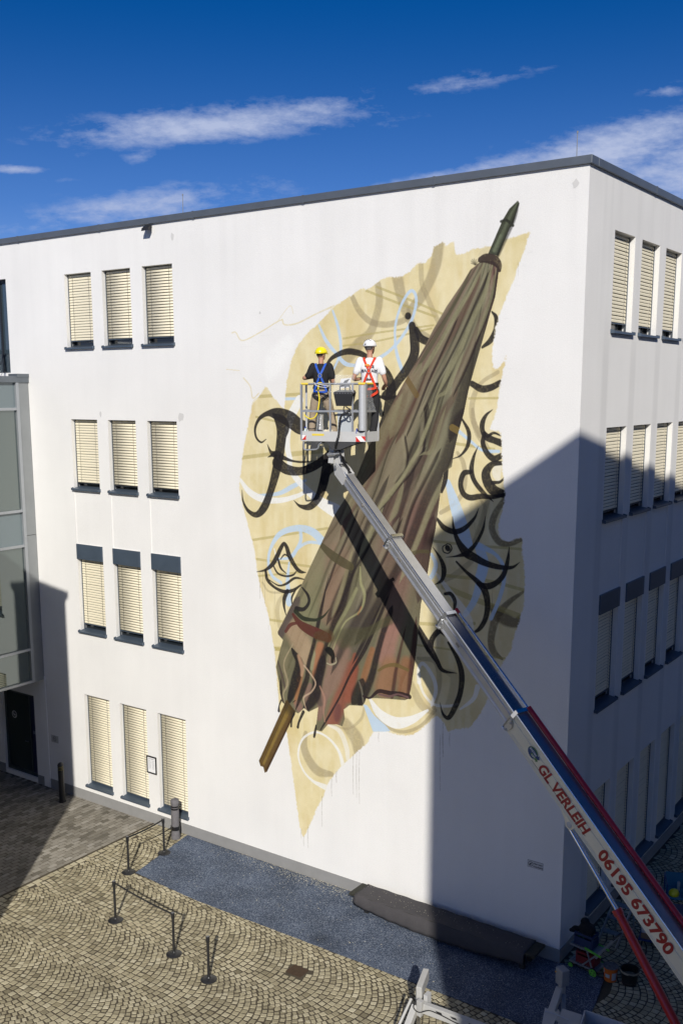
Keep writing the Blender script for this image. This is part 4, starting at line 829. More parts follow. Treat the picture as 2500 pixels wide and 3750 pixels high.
# main folds
for c, pts, col, a, s in [
    ('A', [(1388, 420, 22), (1372, 560, 40), (1322, 720, 56), (1268, 880, 60), (1205, 1060, 64), (1160, 1220, 60)], DK, .85, .6), ('B', [(1180, 150, 70), (1110, 340, 60), (1020, 520, 50), (950, 700, 44), (890, 850, 40), (820, 980, 40), (750, 1110, 40), (680, 1230, 36)], DK, .85, .6),
    ('A', [(1240, 425, 8), (1185, 540, 16), (1110, 680, 18), (1040, 800, 20), (980, 900, 14)], DO, .9, .6), ('A', [(1292, 420, 14), (1262, 520, 26), (1170, 700, 34), (1075, 870, 34), (985, 1050, 34), (900, 1220, 34)], BR, .85, .6), ('A', [(1270, 560, 10), (1190, 720, 20), (1100, 900, 22), (1030, 1040, 16)], DK, .55, .7),
    ('A', [(1345, 430, 12), (1292, 570, 24), (1222, 760, 30), (1150, 920, 34), (1092, 1020, 34), (1045, 1150, 34), (1000, 1300, 36)], DK, .75, .65), ('A', [(1330, 600, 26), (1270, 760, 34), (1210, 900, 36), (1170, 1000, 30)], (92, 66, 60), .7, .6), ('A', [(880, 1080, 60), (840, 1180, 70), (800, 1290, 70)], BR, .7, .5),
    ('B', [(1010, 90, 34), (990, 200, 40), (940, 290, 30), (915, 350, 24), (912, 420, 16)], DK, .8, .5), ('B', [(1000, 320, 30), (950, 400, 40), (870, 500, 46), (810, 590, 40), (790, 660, 30)], (84, 66, 60), .85, .5), ('B', [(940, 400, 20), (900, 520, 30), (860, 640, 40), (840, 760, 40)], DK, .75, .6),
    ('B', [(880, 60, 36), (800, 240, 46), (720, 400, 50), (640, 560, 40), (590, 680, 30)], BR, .85, .5), ('B', [(790, 480, 20), (730, 620, 28), (680, 760, 34), (630, 880, 34), (570, 1010, 34), (520, 1130, 30)], DK, .85, .55), ('B', [(660, 560, 14), (590, 720, 22), (520, 860, 20), (440, 1050, 10)], DO, .7, .6), ('B', [(1060, 560, 30), (1000, 720, 34), (960, 860, 34)], (70, 50, 48), .8, .6),
    ('B', [(1040, 700, 60), (1015, 860, 60), (985, 1000, 50)], (58, 40, 42), .75, .6), ('A', [(1150, 1080, 30), (1090, 1180, 40), (1050, 1300, 40)], (90, 68, 60), .7, .6)]:
    fold(c, pts, col, a*.9, s*.75)
for c, pts, w_ in [('A', [(1318, 470), (1262, 600), (1190, 760), (1120, 900), (1060, 1010), (1010, 1120)], 12), ('A', [(1365, 500), (1335, 620), (1285, 760), (1230, 900), (1180, 1010)], 14), ('B', [(1008, 130), (1000, 260), (985, 300), (945, 350), (915, 385)], 14), ('B', [(985, 310), (930, 400), (860, 480), (795, 560), (765, 640)], 16),
                   ('B', [(905, 240), (915, 320), (905, 380), (870, 430)], 12), ('B', [(1060, 330), (1000, 450), (945, 560), (905, 680), (880, 780)], 18), ('B', [(740, 700), (700, 800), (640, 900), (600, 1000), (560, 1100)], 18), ('B', [(860, 700), (800, 830), (740, 950), (690, 1060)], 16), ('A', [(1150, 720), (1090, 850), (1030, 980), (975, 1120), (930, 1230)], 12), ('B', [(640, 640), (590, 760), (540, 870), (500, 980)], 12)]:
    fold(c, [(x_, y_, w_) for x_, y_ in pts], (38, 30, 32), .8, .5, .15); fold(c, [(x_-w_*1.1, y_-2, w_*1.3) for x_, y_ in pts], (150, 142, 116), .45, .7, .15)
for c, pts, a in [
    ('A', [(1302, 402, 8), (1246, 515, 16), (1168, 640, 18), (1092, 780, 18), (1020, 900, 22)], .8), ('A', [(1352, 405, 10), (1318, 530, 20), (1250, 680, 22), (1192, 820, 24), (1135, 930, 24), (1085, 1030, 12)], .85), ('A', [(1372, 440, 8), (1350, 560, 14), (1300, 700, 16)], .6), ('B', [(1045, 90, 14), (996, 215, 18), (978, 260, 12), (950, 320, 14), (885, 430, 16), (810, 530, 20), (765, 585, 12)], .85), ('A', [(1180, 900, 16), (1120, 1040, 18), (1070, 1080, 12), (1030, 1200, 14)], .7),
    ('B', [(840, 90, 44), (740, 300, 50), (650, 500, 40), (600, 600, 24)], .55), ('B', [(1125, 410, 26), (1045, 560, 26), (965, 760, 24), (905, 900, 20)], .75), ('B', [(1090, 130, 14), (1040, 280, 18), (1000, 300, 10)], .6), ('B', [(880, 500, 20), (850, 600, 26), (830, 640, 14)], .7), ('A', [(960, 960, 50), (900, 1090, 60), (850, 1220, 50)], .5), ('B', [(760, 640, 20), (700, 760, 24), (650, 850, 16), (600, 960, 14)], .7)]:
    fold(c, pts, LT, a*.9, .5)
for c, pts, col, a, s in [
    ('D', [(1030, 60, 24), (965, 250, 50), (905, 480, 56), (845, 620, 54), (790, 780, 44), (730, 960, 50), (690, 1100, 60)], DK, .92, .5), ('D', [(770, 340, 8), (722, 560, 26), (670, 800, 28), (628, 960, 30), (615, 1080, 36), (580, 1180, 40), (540, 1290, 20)], DK, .95, .4), ('D', [(1110, 420, 60), (1010, 640, 64), (920, 800, 54), (850, 960, 34)], (66, 58, 54), .85, .6),
    ('D', [(1250, 480, 20), (1160, 690, 26), (1080, 860, 28), (970, 1050, 18), (880, 1240, 14), (790, 1400, 14), (735, 1490, 10)], DK, .95, .3), ('D', [(1290, 560, 44), (1235, 720, 40), (1185, 900, 44), (1140, 1080, 50), (1070, 1240, 60)], DK, .95, .4), ('D', [(1190, 540, 14), (1110, 720, 24), (1030, 880, 22)], DK, .9, .4), ('D', [(1400, 760, 16), (1350, 980, 24), (1320, 1180, 26)], (72, 48, 44), .85, .6), ('D', [(1500, 700, 30), (1478, 950, 44), (1450, 1200, 34)], (70, 42, 42), .85, .6),
    ('D', [(505, 870, 30), (550, 960, 60), (520, 1100, 70), (480, 1230, 50)], (38, 34, 35), .97, .25), ('D', [(740, 960, 60), (710, 1100, 60), (680, 1220, 80), (640, 1290, 60), (600, 1340, 40)], (42, 36, 37), .95, .3), ('D', [(400, 1130, 20), (400, 1230, 30), (420, 1270, 20)], (48, 40, 40), .9, .3), ('D', [(380, 960, 12), (410, 1060, 20), (430, 1150, 16)], (84, 70, 66), .8, .5), ('D', [(1060, 1130, 60), (1030, 1220, 90), (1000, 1270, 50)], (40, 38, 36), .9, .3), ('D', [(870, 1330, 50), (860, 1400, 50)], (96, 62, 66), .6, .7),
    ('D', [(960, 130, 24), (900, 350, 30), (850, 500, 24)], (150, 140, 106), .6, .6), ('D', [(600, 330, 20), (560, 420, 20)], DO, .5, .7), ('D', [(520, 480, 60), (450, 620, 40), (400, 720, 50)], (84, 74, 72), .85, .5)]:
    fold(c, pts, col, a, s)
for c, pts, col, w in [('D', [(1050, 170, 12), (1055, 300, 26), (1085, 400, 28), (1050, 530, 18), (930, 620, 14), (860, 760, 12), (825, 850, 8)], (170, 168, 122), .9), ('D', [(1020, 350, 30), (940, 520, 34), (860, 660, 26), (790, 820, 14)], (156, 154, 114), .85), ('D', [(500, 800, 8), (425, 960, 14), (455, 1120, 18), (420, 1210, 14), (430, 1285, 8)], (176, 160, 128), .9),
                       ('D', [(590, 980, 16), (630, 1030, 14), (684, 1120, 14), (650, 1195, 14), (588, 1240, 14), (596, 1300, 10), (612, 1350, 6)], (206, 178, 150), .95), ('D', [(720, 1150, 14), (758, 1250, 20), (750, 1350, 14), (760, 1440, 10)], (176, 136, 116), .9), ('D', [(1040, 1110, 12), (1062, 1180, 20), (1075, 1280, 14)], (118, 112, 96), .95), ('D', [(545, 900, 30), (575, 1000, 40), (570, 1060, 24)], (196, 158, 126), .9), ('D', [(1060, 500, 16), (1030, 560, 14)], (160, 96, 60), .7)]:
    stroke(c, [(p_[0], p_[1], p_[2]*.75) if len(p_) > 2 else p_ for p_ in pts], col, w*.72, .5, .15, FB)
cloth(.10, 26, False)
# dark camouflage strokes left visible on the cloth
stroke('B', [(462, 775, 22), (520, 830, 38), (580, 870, 40), (618, 890, 34)], (82, 76, 54), .9, .1, .2, FB); stroke('A', [(908, 975, 26), (962, 1065, 26)], (112, 92, 56), .8, .05, .2, FB); stroke('B', [(1148, 165, 30), (1188, 188, 30)], (124, 104, 58), .8, .05, .1, FB)
stroke('D', [(905, 760, 130), (1010, 740, 110), (1120, 700, 60), (1200, 650, 50), (1290, 610, 60)], (80, 78, 54), .6, .3, .3, FB); stroke('E', [(125, 1030, 24), (170, 1018, 22), (230, 1020, 20)], (84, 78, 54), .8, .1, .2, FB); stroke('D', [(1200, 1020, 16), (1260, 985, 22), (1340, 975, 26), (1440, 1015, 22)], (110, 94, 56), .85, .1, .2, FB)
ink('D', [(575, 340, 8), (620, 400, 16), (630, 460, 16), (590, 515, 18), (530, 515, 26)]); ink('D', [(520, 535, 30), (580, 590, 30), (660, 605, 22), (705, 600, 18), (755, 570, 14), (800, 512, 3)], (46, 50, 38))
stroke('D', [(500, 560, 20), (560, 640, 50), (640, 690, 70), (720, 725, 72), (785, 750, 60)], (92, 48, 42), .95, .05, .15, FB); stroke('D', [(440, 700, 20), (480, 645, 24), (545, 628, 14)], (96, 54, 48), .95, .1, .1, FB); stroke('D', [(700, 740, 60), (790, 740, 90)], (86, 66, 44), .7, .3, .2, FB)
ink('D', [(500, 1280, 6), (520, 1265, 4)]); stroke('D', [(1075, 1230, 14), (1130, 1245, 14), (1200, 1190, 26), (1290, 1205, 30), (1380, 1215, 34), (1452, 1235, 34)], (48, 36, 38), .97, .05, .1); stroke('D', [(1205, 1215, 12), (1290, 1232, 16), (1360, 1215, 12), (1440, 1240, 14)], (110, 84, 82), .9, .3)
ink('D', [(770, 850, 20), (800, 860, 50), (825, 900, 34), (820, 950, 20)], (24, 24, 24)); stroke('D', [(778, 960, 8), (810, 972, 10), (850, 955, 10), (850, 915, 6)], (170, 162, 134), .9)
# stick, rib ends
fill('C', [(284, 515), (332, 580), (182, 893), (170, 898), (163, 868), (148, 862), (140, 835)], (102, 80, 48)); 
HB = np.zeros((TH, TW), np.float32); s2_, mh = polymask([tx('C', *p) for p in [(284, 515), (332, 580), (182, 893), (140, 835)]]); HB[s2_] = mh
stroke('C', [(325, 590, 16), (260, 730, 16), (178, 892, 14)], (66, 48, 34), .9, .6, .2, HB); stroke('C', [(300, 560, 20), (238, 690, 12), (165, 850, 10)], (150, 126, 66), .7, .7, .2, HB); stroke('C', [(285, 550, 12), (215, 700, 10), (146, 836, 8)], (96, 78, 44), .8, .6, .2, HB); stroke('C', [(320, 575, 50), (300, 560, 50), (285, 545, 40)], (60, 50, 36), .7, .7, 0, HB)
for pts in ([(256, 520, 8), (246, 548, 6), (244, 575, 12)], [(325, 590, 8), (312, 620, 7), (308, 655, 10)], [(372, 580, 14), (350, 630, 10), (343, 660, 12)], [(438, 650, 6), (432, 690, 12), (428, 710, 10)]): ink('C', pts)
# spike and collar
fill('A', [(1490, 49), (1498, 62), (1480, 120), (1463, 178), (1448, 192), (1388, 338), (1334, 328), (1404, 165), (1412, 148), (1445, 92)], (68, 71, 58))
for pts, col in (([(1488, 60, 8), (1440, 150, 14), (1372, 310, 18)], (98, 104, 84)), ([(1494, 66, 8), (1466, 160, 16), (1386, 336, 16)], (34, 34, 30)), ([(1400, 230, 10), (1365, 310, 14)], (112, 120, 96))): stroke('A', pts, col, .8, .6, .2)
stroke('A', [(1402, 158, 12), (1430, 152, 12), (1465, 180, 12)], (52, 54, 46), .95); stroke('A', [(1295, 358, 26), (1325, 350, 40), (1368, 362, 42), (1390, 386, 30), (1394, 414, 16)], (58, 46, 44), .97, .1, .2)
for a_ in range(7): stroke('A', [(1268, 385, 5), (1268-22*math.cos(a_*.5-.2), 378-24*math.sin(a_*.5+.1), 4)], (88, 82, 64), .7)
rgb += (GRAIN[..., None]*.022)*(alp[..., None] > .3)
rgb = np.clip(rgb, .01, .85)
img = bpy.data.images.new('mural_paint', TW, TH, alpha=True, float_buffer=True); img.colorspace_settings.name = 'Linear Rec.709' if 'Linear Rec.709' in [i.identifier for i in bpy.types.ColorManagedInputColorspaceSettings.bl_rna.properties['name'].enum_items] else img.colorspace_settings.name
px_ = np.ones((TH, TW, 4), np.float32); px_[..., :3] = rgb; px_[..., 3] = 1.; img.pixels.foreach_set(px_.ravel()); img.update()
# paint film: only where there is paint, 3 mm proud of the wall
cell = 12; V = []; F = []; UV = []; idx = {}
def vid(i, j):
    if (i, j) not in idx: idx[(i, j)] = len(V); V.append((MX0+min(i*cell, TW)/TPM, -.003, MZ0+min(j*cell, TH)/TPM)); UV.append((min(i*cell, TW)/TW, min(j*cell, TH)/TH))
    return idx[(i, j)]
for j in range(TH//cell+1):
    for i in range(TW//cell+1):
        if alp[max(0, j*cell-4):(j+1)*cell+4, max(0, i*cell-4):(i+1)*cell+4].size and alp[max(0, j*cell-4):(j+1)*cell+4, max(0, i*cell-4):(i+1)*cell+4].max() > .02:
            F.append((vid(i, j), vid(i+1, j), vid(i+1, j+1), vid(i, j+1)))
me = bpy.data.meshes.new('mural'); me.from_pydata(V, [], F); uvl = me.uv_layers.new(name='UVMap')
for lp in me.loops: uvl.data[lp.index].uv = UV[lp.vertex_index]
me.materials.append(plaster_mat('mural_paint', (.80, .79, .765), img))
mu = bpy.data.objects.new('mural', me); COL.objects.link(mu); put(mu, bld); mu['label'] = 'painted folded olive umbrella over a beige ground with black and pale blue lettering strokes'
# ------------------------------------------------------------------ the boom lift
M_steel = mat('brushed_aluminium', (.62, .62, .61), .36, .75, bump=.08, bscale=25, var=.10, vscale=5)
M_chrome = mat('bright_aluminium', (.66, .68, .72), .16, 1., var=.05, vscale=4)
M_pol = mat('polished_aluminium', (.26, .26, .28), .22, .8, var=.08, vscale=4)
M_top = mat('satin_aluminium', (.34, .33, .36), .30, .85, bump=.05, bscale=20, var=.08, vscale=4)
M_cream = mat('cream_lacquer', (.80, .73, .54), .42, bump=.03, bscale=10, var=.06, vscale=3)
M_red = mat('red_lacquer', (.42, .008, .012), .32, coat=.3)
M_galv = mat('galvanised_tube', (.46, .47, .48), .42, .65, var=.12, vscale=9)
M_lgrey = mat('light_grey_lacquer', (.50, .50, .49), .5, var=.06, vscale=6)
M_black = mat('black_rubber', (.018, .018, .019), .55)
M_yel = mat('yellow_tape', (.72, .55, .06), .6)
M_sign_red = mat('reflective_red', (.62, .03, .02), .4); M_sign_white = mat('reflective_white', (.8, .8, .8), .4)
T0 = Vector((-4.679, -1.4, 10.474)); BU = Vector((.75011495, -.26211132, -.60714514)).normalized()
BH = Vector((-.3298695, -.94402654, 0)); BW = Vector((.57316113, -.20027866, .79459095))
lift = tag(empty('boom_lift', (5.0, -4.8, 0)), 'cream and aluminium telescopic boom lift with lettering and a raised work basket', 'boom lift')
def BP(s, h=0., w=0.): return T0+BU*s+BH*h+BW*w
def section(s0, s1, W, H, off, m_side, m_top, name, ribs=True):
    # extruded box section: side walls with pressed grooves, rounded upper edge, separate top plate
    root_mb = MB(); hw = W/2; prof = []
    t = H
    ys = [(-hw*.80, -t/2), (hw*.80, -t/2), (hw, -t/2+.025), (hw, -t/2+.05), (hw-.007, -t/2+.054), (hw-.007, -t/2+.058), (hw, -t/2+.062)]
    if ribs:
        for k in range(3):
            a = -t/2+.072+k*.012; ys += [(hw-.005, a), (hw-.005, a+.004), (hw, a+.006)]
    a = t*.18
    ys += [(hw, a), (hw-.014, a+.012), (hw-.014, a+t*.14), (hw, a+t*.14+.012), (hw, t/2-.022), (hw-.008, t/2-.008), (hw-.022, t/2)]
    ys += [(-hw+.022, t/2), (-hw, t/2-.022), (-hw, -t/2+.025)]
    n = len(ys); ring0 = [BP(s0, h, w+off) for h, w in ys]; ring1 = [BP(s1, h, w+off) for h, w in ys]
    root_mb.v = [tuple(p) for p in ring0+ring1]
    topi = [i for i, (h, w) in enumerate(ys) if w >= t/2-.0001]
    for i in range(n): root_mb.f.append((i, (i+1) % n, n+(i+1) % n, n+i))
    root_mb.f.append(tuple(range(n))[::-1]); root_mb.f.append(tuple(range(n, 2*n)))
    o = root_mb.build(name, m_side, lift)
    g = MB(); q = hw-.026; g.hexa([BP(s0+.002, q, t/2+off+.0005), BP(s0+.002, -q, t/2+off+.0005), BP(s1-.002, -q, t/2+off+.0005), BP(s1-.002, q, t/2+off+.0005), BP(s0+.002, q, t/2+off+.004), BP(s0+.002, -q, t/2+off+.004), BP(s1-.002, -q, t/2+off+.004), BP(s1-.002, q, t/2+off+.004)]); g.build('top_plate', m_top, o)
    g = MB(); g.tube([BP(s0+.003, hw-.012, t/2+off-.004), BP(s1-.003, hw-.012, t/2+off-.004)], .0135, 8); g.build('edge_rail', M_chrome, o, True)
    return o
SEC = [(-.12, 2.12, .225, .250, 0., M_steel, M_steel), (2.10, 4.26, .275, .285, .008, M_steel, M_steel), (4.22, 6.66, .285, .345, -.02, M_steel, M_pol), (6.60, 14.6, .300, .455, -.045, M_cream, M_top)]
secs = [section(a, b, W, H, o_, m1_, m2_, 'boom_section') for a, b, W, H, o_, m1_, m2_ in SEC]
def collar(s, W, H, off, wide=.0):
    g = MB(); a = W/2+.022; t = H/2
    pts = [(a+.03, -t*.80), (a+.004, -t*.86), (a+.004, -t*.05), (a, t*.55), (a-.03, t+.045), (-a-wide, t+.045), (-a-wide-.02, t-.02)]
    for (h0, w0), (h1, w1) in zip(pts[:-1], pts[1:]):
        g.beam(BP(s, h0, w0+off), BP(s, h1, w1+off), .075, .010, up=BU.cross((BP(s, h1, w1)-BP(s, h0, w0)).normalized()))
    c = g.build('collar', M_chrome, lift)
    g = MB(); g.prism([BP(s+.0, a+.006, -t*.86+off), BP(s, a+.006, t*.4+off), BP(s+.09, a+.006, t*.2+off), BP(s+.13, a+.006, -t*.1+off), BP(s+.10, a+.006, -t*.7+off), BP(s+.05, a+.006, -t*.9+off)], BH*.008); g.build('bracket_plate', M_steel, c)
    for w_ in (-t*.68, t*.10):
        g = MB(); g.lathe(BP(s+.06, a+.012, w_+off), [(.026, 0), (.026, .012), (.013, .013), (.013, .026)], 12, BH); g.build('bolt', M_galv, c, True)
    return c
collar(2.14, .275, .285, .008); collar(4.26, .285, .345, -.02, .03); collar(6.64, .300, .455, -.045, .05)
# rust-brown marks and slot plates near the collars
for s_, off, W in ((2.62, .0, .275), (4.86, -.03, .285), (.75, 0, .225)):
    g = MB()
    if s_ < 1: g.lathe(BP(s_+.28, W/2+.001, .005), [(.045, 0), (.045, .006), (.03, .008), (.02, .016)], 14, BH)
    else: g.beam(BP(s_-.055, W/2+.002, off), BP(s_+.055, W/2+.002, off), .05, .006, up=BH)
    g.build('access_plate', mat('dull_plate', (.30, .28, .25), .6, .5), lift)
# chrome tube, then the red tube, on the far upper edge
g = MB(); g.tube([BP(4.30, -.155, .20), BP(6.66, -.165, .205)], .026, 12); g.build('hydraulic_tube', M_chrome, lift, True)
g = MB(); g.tube([BP(4.20, -.155, .20), BP(4.31, -.155, .20)], .036, 12); g.build('tube_sleeve', M_red, lift, True)
g = MB(); g.tube([BP(6.62, -.165, .225), BP(14.4, -.165, .225)], .050, 16); g.build('cable_tube', M_red, lift, True)
# lettering on the side of the outer section
HS = .300/2+.0015; M_let = mat('red_lettering', (.33, .012, .010), .5)
def on_side(px, py): return PLN(px, py, BP(0, HS, 0), BH)
def side_sw(px, py):
    p = on_side(px, py)-T0; return p.dot(BU), p.dot(BW)
def letters(s, px0, py0, px1, py1, size, **k):
    a = side_sw(px0, py0); b = side_sw(px1, py1); w0 = (a[1]+b[1])/2-size*.35
    o = text_part(s, 'lettering', size, (0, 0, 0), (1, 0, 0), (0, 1, 0), M_let, None, **k); xs = [v.co.x for v in o.data.vertices]; L0, L1 = min(xs), max(xs); kx = (b[0]-a[0])/(L1-L0)
    ys_ = [v.co.y for v in o.data.vertices]; hh = max(ys_)-min(ys_)
    for v in o.data.vertices:
        x, y, z = v.co; p = BP(a[0]+(x-L0)*kx, HS+z+.001, (a[1]+b[1])/2-size*.36+y); v.co = p
    put(o, secs[3]); return o
letters('GL VERLEIH', 1975, 2808, 2155, 3048, .29, shear=.2, bold=.0105, depth=.002)
letters('06195 673790', 2195, 3120, 2460, 3487, .31, bold=.0115, depth=.002)
a_ = side_sw(1945, 2783); b_ = side_sw(2141, 3062); g = MB(); g.beam(BP(a_[0], HS+.001, a_[1]), BP(b_[0], HS+.001, b_[1]), .002, .008, up=BW); g.build('pinstripe', mat('dark_line', (.05, .04, .04), .5), secs[3])
for k in range(6):
    w_ = -.045-.455/2+.052+k*.0;
# round logo
c_ = side_sw(1950, 2757); g = MB(); n = 30
M_lb = mat('logo_blue', (.01, .05, .17), .5); M_lg2 = mat('logo_green', (.10, .22, .06), .5)
def sidepoly(pts, lift_, th=.0015): return MB().prism([BP(s, HS+lift_, w) for s, w in pts], BH*th)
g = sidepoly([(c_[0]+.128*math.cos(2*math.pi*i/n), c_[1]+.098*math.sin(2*math.pi*i/n)) for i in range(n)], 0); g.build('logo_disc', M_lg2, secs[3])
g = sidepoly([(c_[0]+.118*math.cos(2*math.pi*i/n)-.002, c_[1]-.012+.088*math.sin(2*math.pi*i/n)) for i in range(n)], .0018); g.build('logo_disc', M_lb, secs[3])
g = sidepoly([(c_[0]-.11, c_[1]+.050), (c_[0]+.13, c_[1]+.050), (c_[0]+.13, c_[1]+.075), (c_[0]+.18, c_[1]+.028), (c_[0]+.13, c_[1]-.020), (c_[0]+.13, c_[1]+.0), (c_[0]-.11, c_[1]+.0)], .0036); g.build('logo_arrow', M_lb, secs[3])
g = sidepoly([(c_[0]-.02, c_[1]-.010), (c_[0]+.13, c_[1]-.010), (c_[0]+.13, c_[1]+.006), (c_[0]+.17, c_[1]-.035), (c_[0]+.13, c_[1]-.075), (c_[0]+.13, c_[1]-.058), (c_[0]-.02, c_[1]-.058)], .0054); g.build('logo_arrow', M_lg2, secs[3])
for s_, ds, dw, sz, ml in (('SYSTEM', -.10, .008, .055, .007), ('LIFT', .0, -.052, .05, .009)):
    text_part(s_, 'lettering', sz, BP(c_[0]+ds, HS+ml, c_[1]+dw), BU, BW, mat('logo_text', (.62, .64, .62), .5), secs[3], .001, .2, .002)
# boom head and slewing bracket under the basket
g = MB(); g.prism([BP(-.10, .125, -.14), BP(.26, .125, -.13), BP(.24, .125, .10), BP(.04, .125, .14), BP(-.22, .125, .10), BP(-.28, .125, .02)], -BH*.012)
g.prism([BP(-.10, -.115, -.14), BP(.26, -.115, -.13), BP(.24, -.115, .10), BP(.04, -.115, .14), BP(-.22, -.115, .10), BP(-.28, -.115, .02)], BH*.012); bh = g.build('head_plate', M_lgrey, lift)
g = MB(); g.beam(BP(-.02, 0, .13), BP(.20, 0, .13), .22, .02, up=BW); g.build('head_cap', M_lgrey, lift)
g = MB(); g.tube([BP(-.14, .15, .03), BP(-.14, -.14, .03)], .030, 12); g.tube([BP(-.14, .165, .03), BP(-.14, .15, .03)], .045, 12); g.build('pivot_pin', M_galv, lift, True)
HD = BP(-.22, 0, .05)                                          # top of the boom
BC = Vector((-4.86, -1.36, 11.10))
g = MB(); g.beam(HD+Vector((0, 0, -.05)), HD+Vector((-.05, .01, .35)), .20, .17, up=(0, 1, 0), w2=.17, h2=.22); g.build('levelling_link', M_lgrey, lift, bevel=.012)
g = MB(); g.beam(HD+Vector((-.12, -.16, .02)), HD+Vector((-.10, -.14, .40)), .02, .13, up=(1, 0, 0)); g.beam(HD+Vector((.14, -.12, .02)), HD+Vector((.12, -.12, .40)), .02, .13, up=(1, 0, 0)); g.build('link_plate', M_lgrey, lift)
g = MB(); g.tube([HD+Vector((-.16, -.20, .20)), HD+Vector((.02, -.20, .22))], .042, 10); g.tube([HD+Vector((.02, -.20, .22)), HD+Vector((.16, -.18, .25))], .026, 10); g.build('levelling_cylinder', M_galv, lift, True)
g = MB(); g.lathe(HD+Vector((-.02, .0, .36)), [(.13, 0), (.14, .03), (.14, .10), (.11, .12), (.11, .16)], 18); g.build('slew_motor', mat('dark_grey_metal', (.09, .09, .09), .5, .4), lift, True)
for k in range(5):
    p0 = HD+Vector((.02+.03*k, -.12-.02*k, .30)); g = MB(); g.tube([p0, p0+Vector((.10, -.08, .05-.05*k)), p0+Vector((.14, -.06, -.12)), BP(.0+.03*k, .02, .16), BP(.2, -.02+.02*k, .16)], .011, 6); g.build('hydraulic_hose', M_black, lift, True)
g = MB(); g.tube([BP(-.15, .06, .22), BP(-.02, .03, .20), BP(.12, 0, .17)], .03, 8); g.build('hose_sleeve', M_black, lift, True)
# basket ------------------------------------------------------------
NL, NR, FRp, BRp, FLp = [Vector((x, y, 0)) for x, y in ((-5.43, -1.88), (-4.05, -1.50), (-4.06, -1.02), (-4.30, -.74), (-5.86, -1.14))]
ring = [NL, NR, FRp, BRp, FLp]; ZF, ZT = 11.17, 12.335
basket = tag(empty('basket', (-4.9, -1.3, ZF)), None); basket.parent = lift; basket.matrix_parent_inverse = WM(lift).inverted()
def V3(p, z): return Vector((p.x, p.y, z))
fn = (NR-NL).normalized(); fnn = Vector((fn.y, -fn.x, 0))          # outward normal of the front
def FP(px, py, off=0.): return PLN(px, py, NL+fnn*off, fnn)
g = MB(); g.prism([V3(p, ZF-.02) for p in ring], (0, 0, .03)); g.build('floor_plate', M_lgrey, basket)
cen = sum(ring, Vector())/5
for i in range(5):
    a, b = ring[i], ring[(i+1) % 5]; d = (b-a).normalized(); nrm_ = Vector((d.y, -d.x, 0)); g = MB(); g.beam(V3(a, ZF+.075)+nrm_*.012, V3(b, ZF+.075)+nrm_*.012, .012, .21, up=(0, 0, 1)); g.build('toe_board', M_lgrey, basket)
    g = MB(); g.tube([V3(a, ZT), V3(b, ZT)], .021, 10); g.build('top_rail', M_galv, basket, True)
    g = MB(); g.beam(V3(a, ZF+.60), V3(b, ZF+.60), .022, .04); g.build('mid_rail', M_galv, basket)
    g = MB(); g.beam(V3(a, ZF), V3(a, ZT), .042, .042, up=(d.x, d.y, 0)); g.build('post', M_galv, basket)
for px in (1209, 1291):
    p = FP(px, 1500); g = MB(); g.beam(V3(p, ZF+.1), V3(p, ZT), .034, .034, up=(fn.x, fn.y, 0)); g.build('post', M_galv, basket)
p = FP(1326, 1500, .03); g = MB(); g.tube([V3(p, ZF+.205), V3(p, ZT-.03)], .076, 18); g.build('padded_post', mat('wrapped_tube', (.55, .56, .57), .35, .3, bump=.15, bscale=18), basket, True)
q0, q1 = FP(1235, 1503, -.12), FP(1291, 1503, -.12); g = MB(); g.hexa([V3(q0, ZF+.02), V3(q1, ZF+.02), V3(q1, ZF+.02)-fnn*.05, V3(q0, ZF+.02)-fnn*.05, V3(q0, ZF+.58), V3(q1, ZF+.58), V3(q1, ZF+.58)-fnn*.05, V3(q0, ZF+.58)-fnn*.05]); g.build('console_panel', mat('pale_blue_grey_panel', (.45, .48, .50), .45), basket, bevel=.008)
# control console
c0 = FP(1256, 1462, .06); g = MB(); w_ = .21
def cx(u, v, z): return c0+fn*u-fnn*v+Vector((0, 0, z))
g.hexa([cx(-.16, 0, -.14), cx(.17, 0, -.14), cx(.17, .16, -.14), cx(-.16, .16, -.14), cx(-.205, -.02, .10), cx(.215, -.02, .10), cx(.215, .20, .13), cx(-.205, .20, .13)]); con = g.build('control_console', mat('black_plastic', (.02, .02, .022), .45), basket, bevel=.01)
g = MB(); g.hexa([cx(-.21, -.025, .10), cx(.22, -.025, .10), cx(.22, .20, .13), cx(-.21, .20, .13), cx(-.20, -.03, .15), cx(.21, -.03, .15), cx(.19, .2, .19), cx(-.18, .2, .19)]); g.build('lid', mat('dark_grey_plastic', (.05, .05, .055), .4), basket, bevel=.006)
for k in range(7): MB().lathe(cx(-.18+k*.06, -.032, .125), [(.007, 0), (.007, .008)], 8, tuple(fnn)).build('screw', M_galv, basket)
for k in (-.1, .02, .12): MB().lathe(cx(k, .08, .18), [(.02, 0), (.012, .03), (.012, .07), (.02, .08)], 10).build('joystick', M_black, basket, True)
# drawing of the umbrella clipped above the console
pc = [cx(-.13, .12, .22), cx(.10, .12, .24), cx(.13, .15, .44), cx(-.10, .15, .42)]
sk = tag(MB().prism(pc, fnn*.002).build('sketch_sheet', mat('paper', (.78, .78, .78), .8)), 'white sheet with a small drawing of a dark folded umbrella above the basket console', 'sketch')
um = [cx(-.10, .118, .25), cx(-.03, .118, .27), cx(.03, .125, .33), cx(.10, .13, .42), cx(-.01, .128, .38), cx(-.06, .122, .31)]; MB().prism(um, fnn*.004).build('drawing', mat('drawing_ink', (.03, .03, .03), .7), sk)
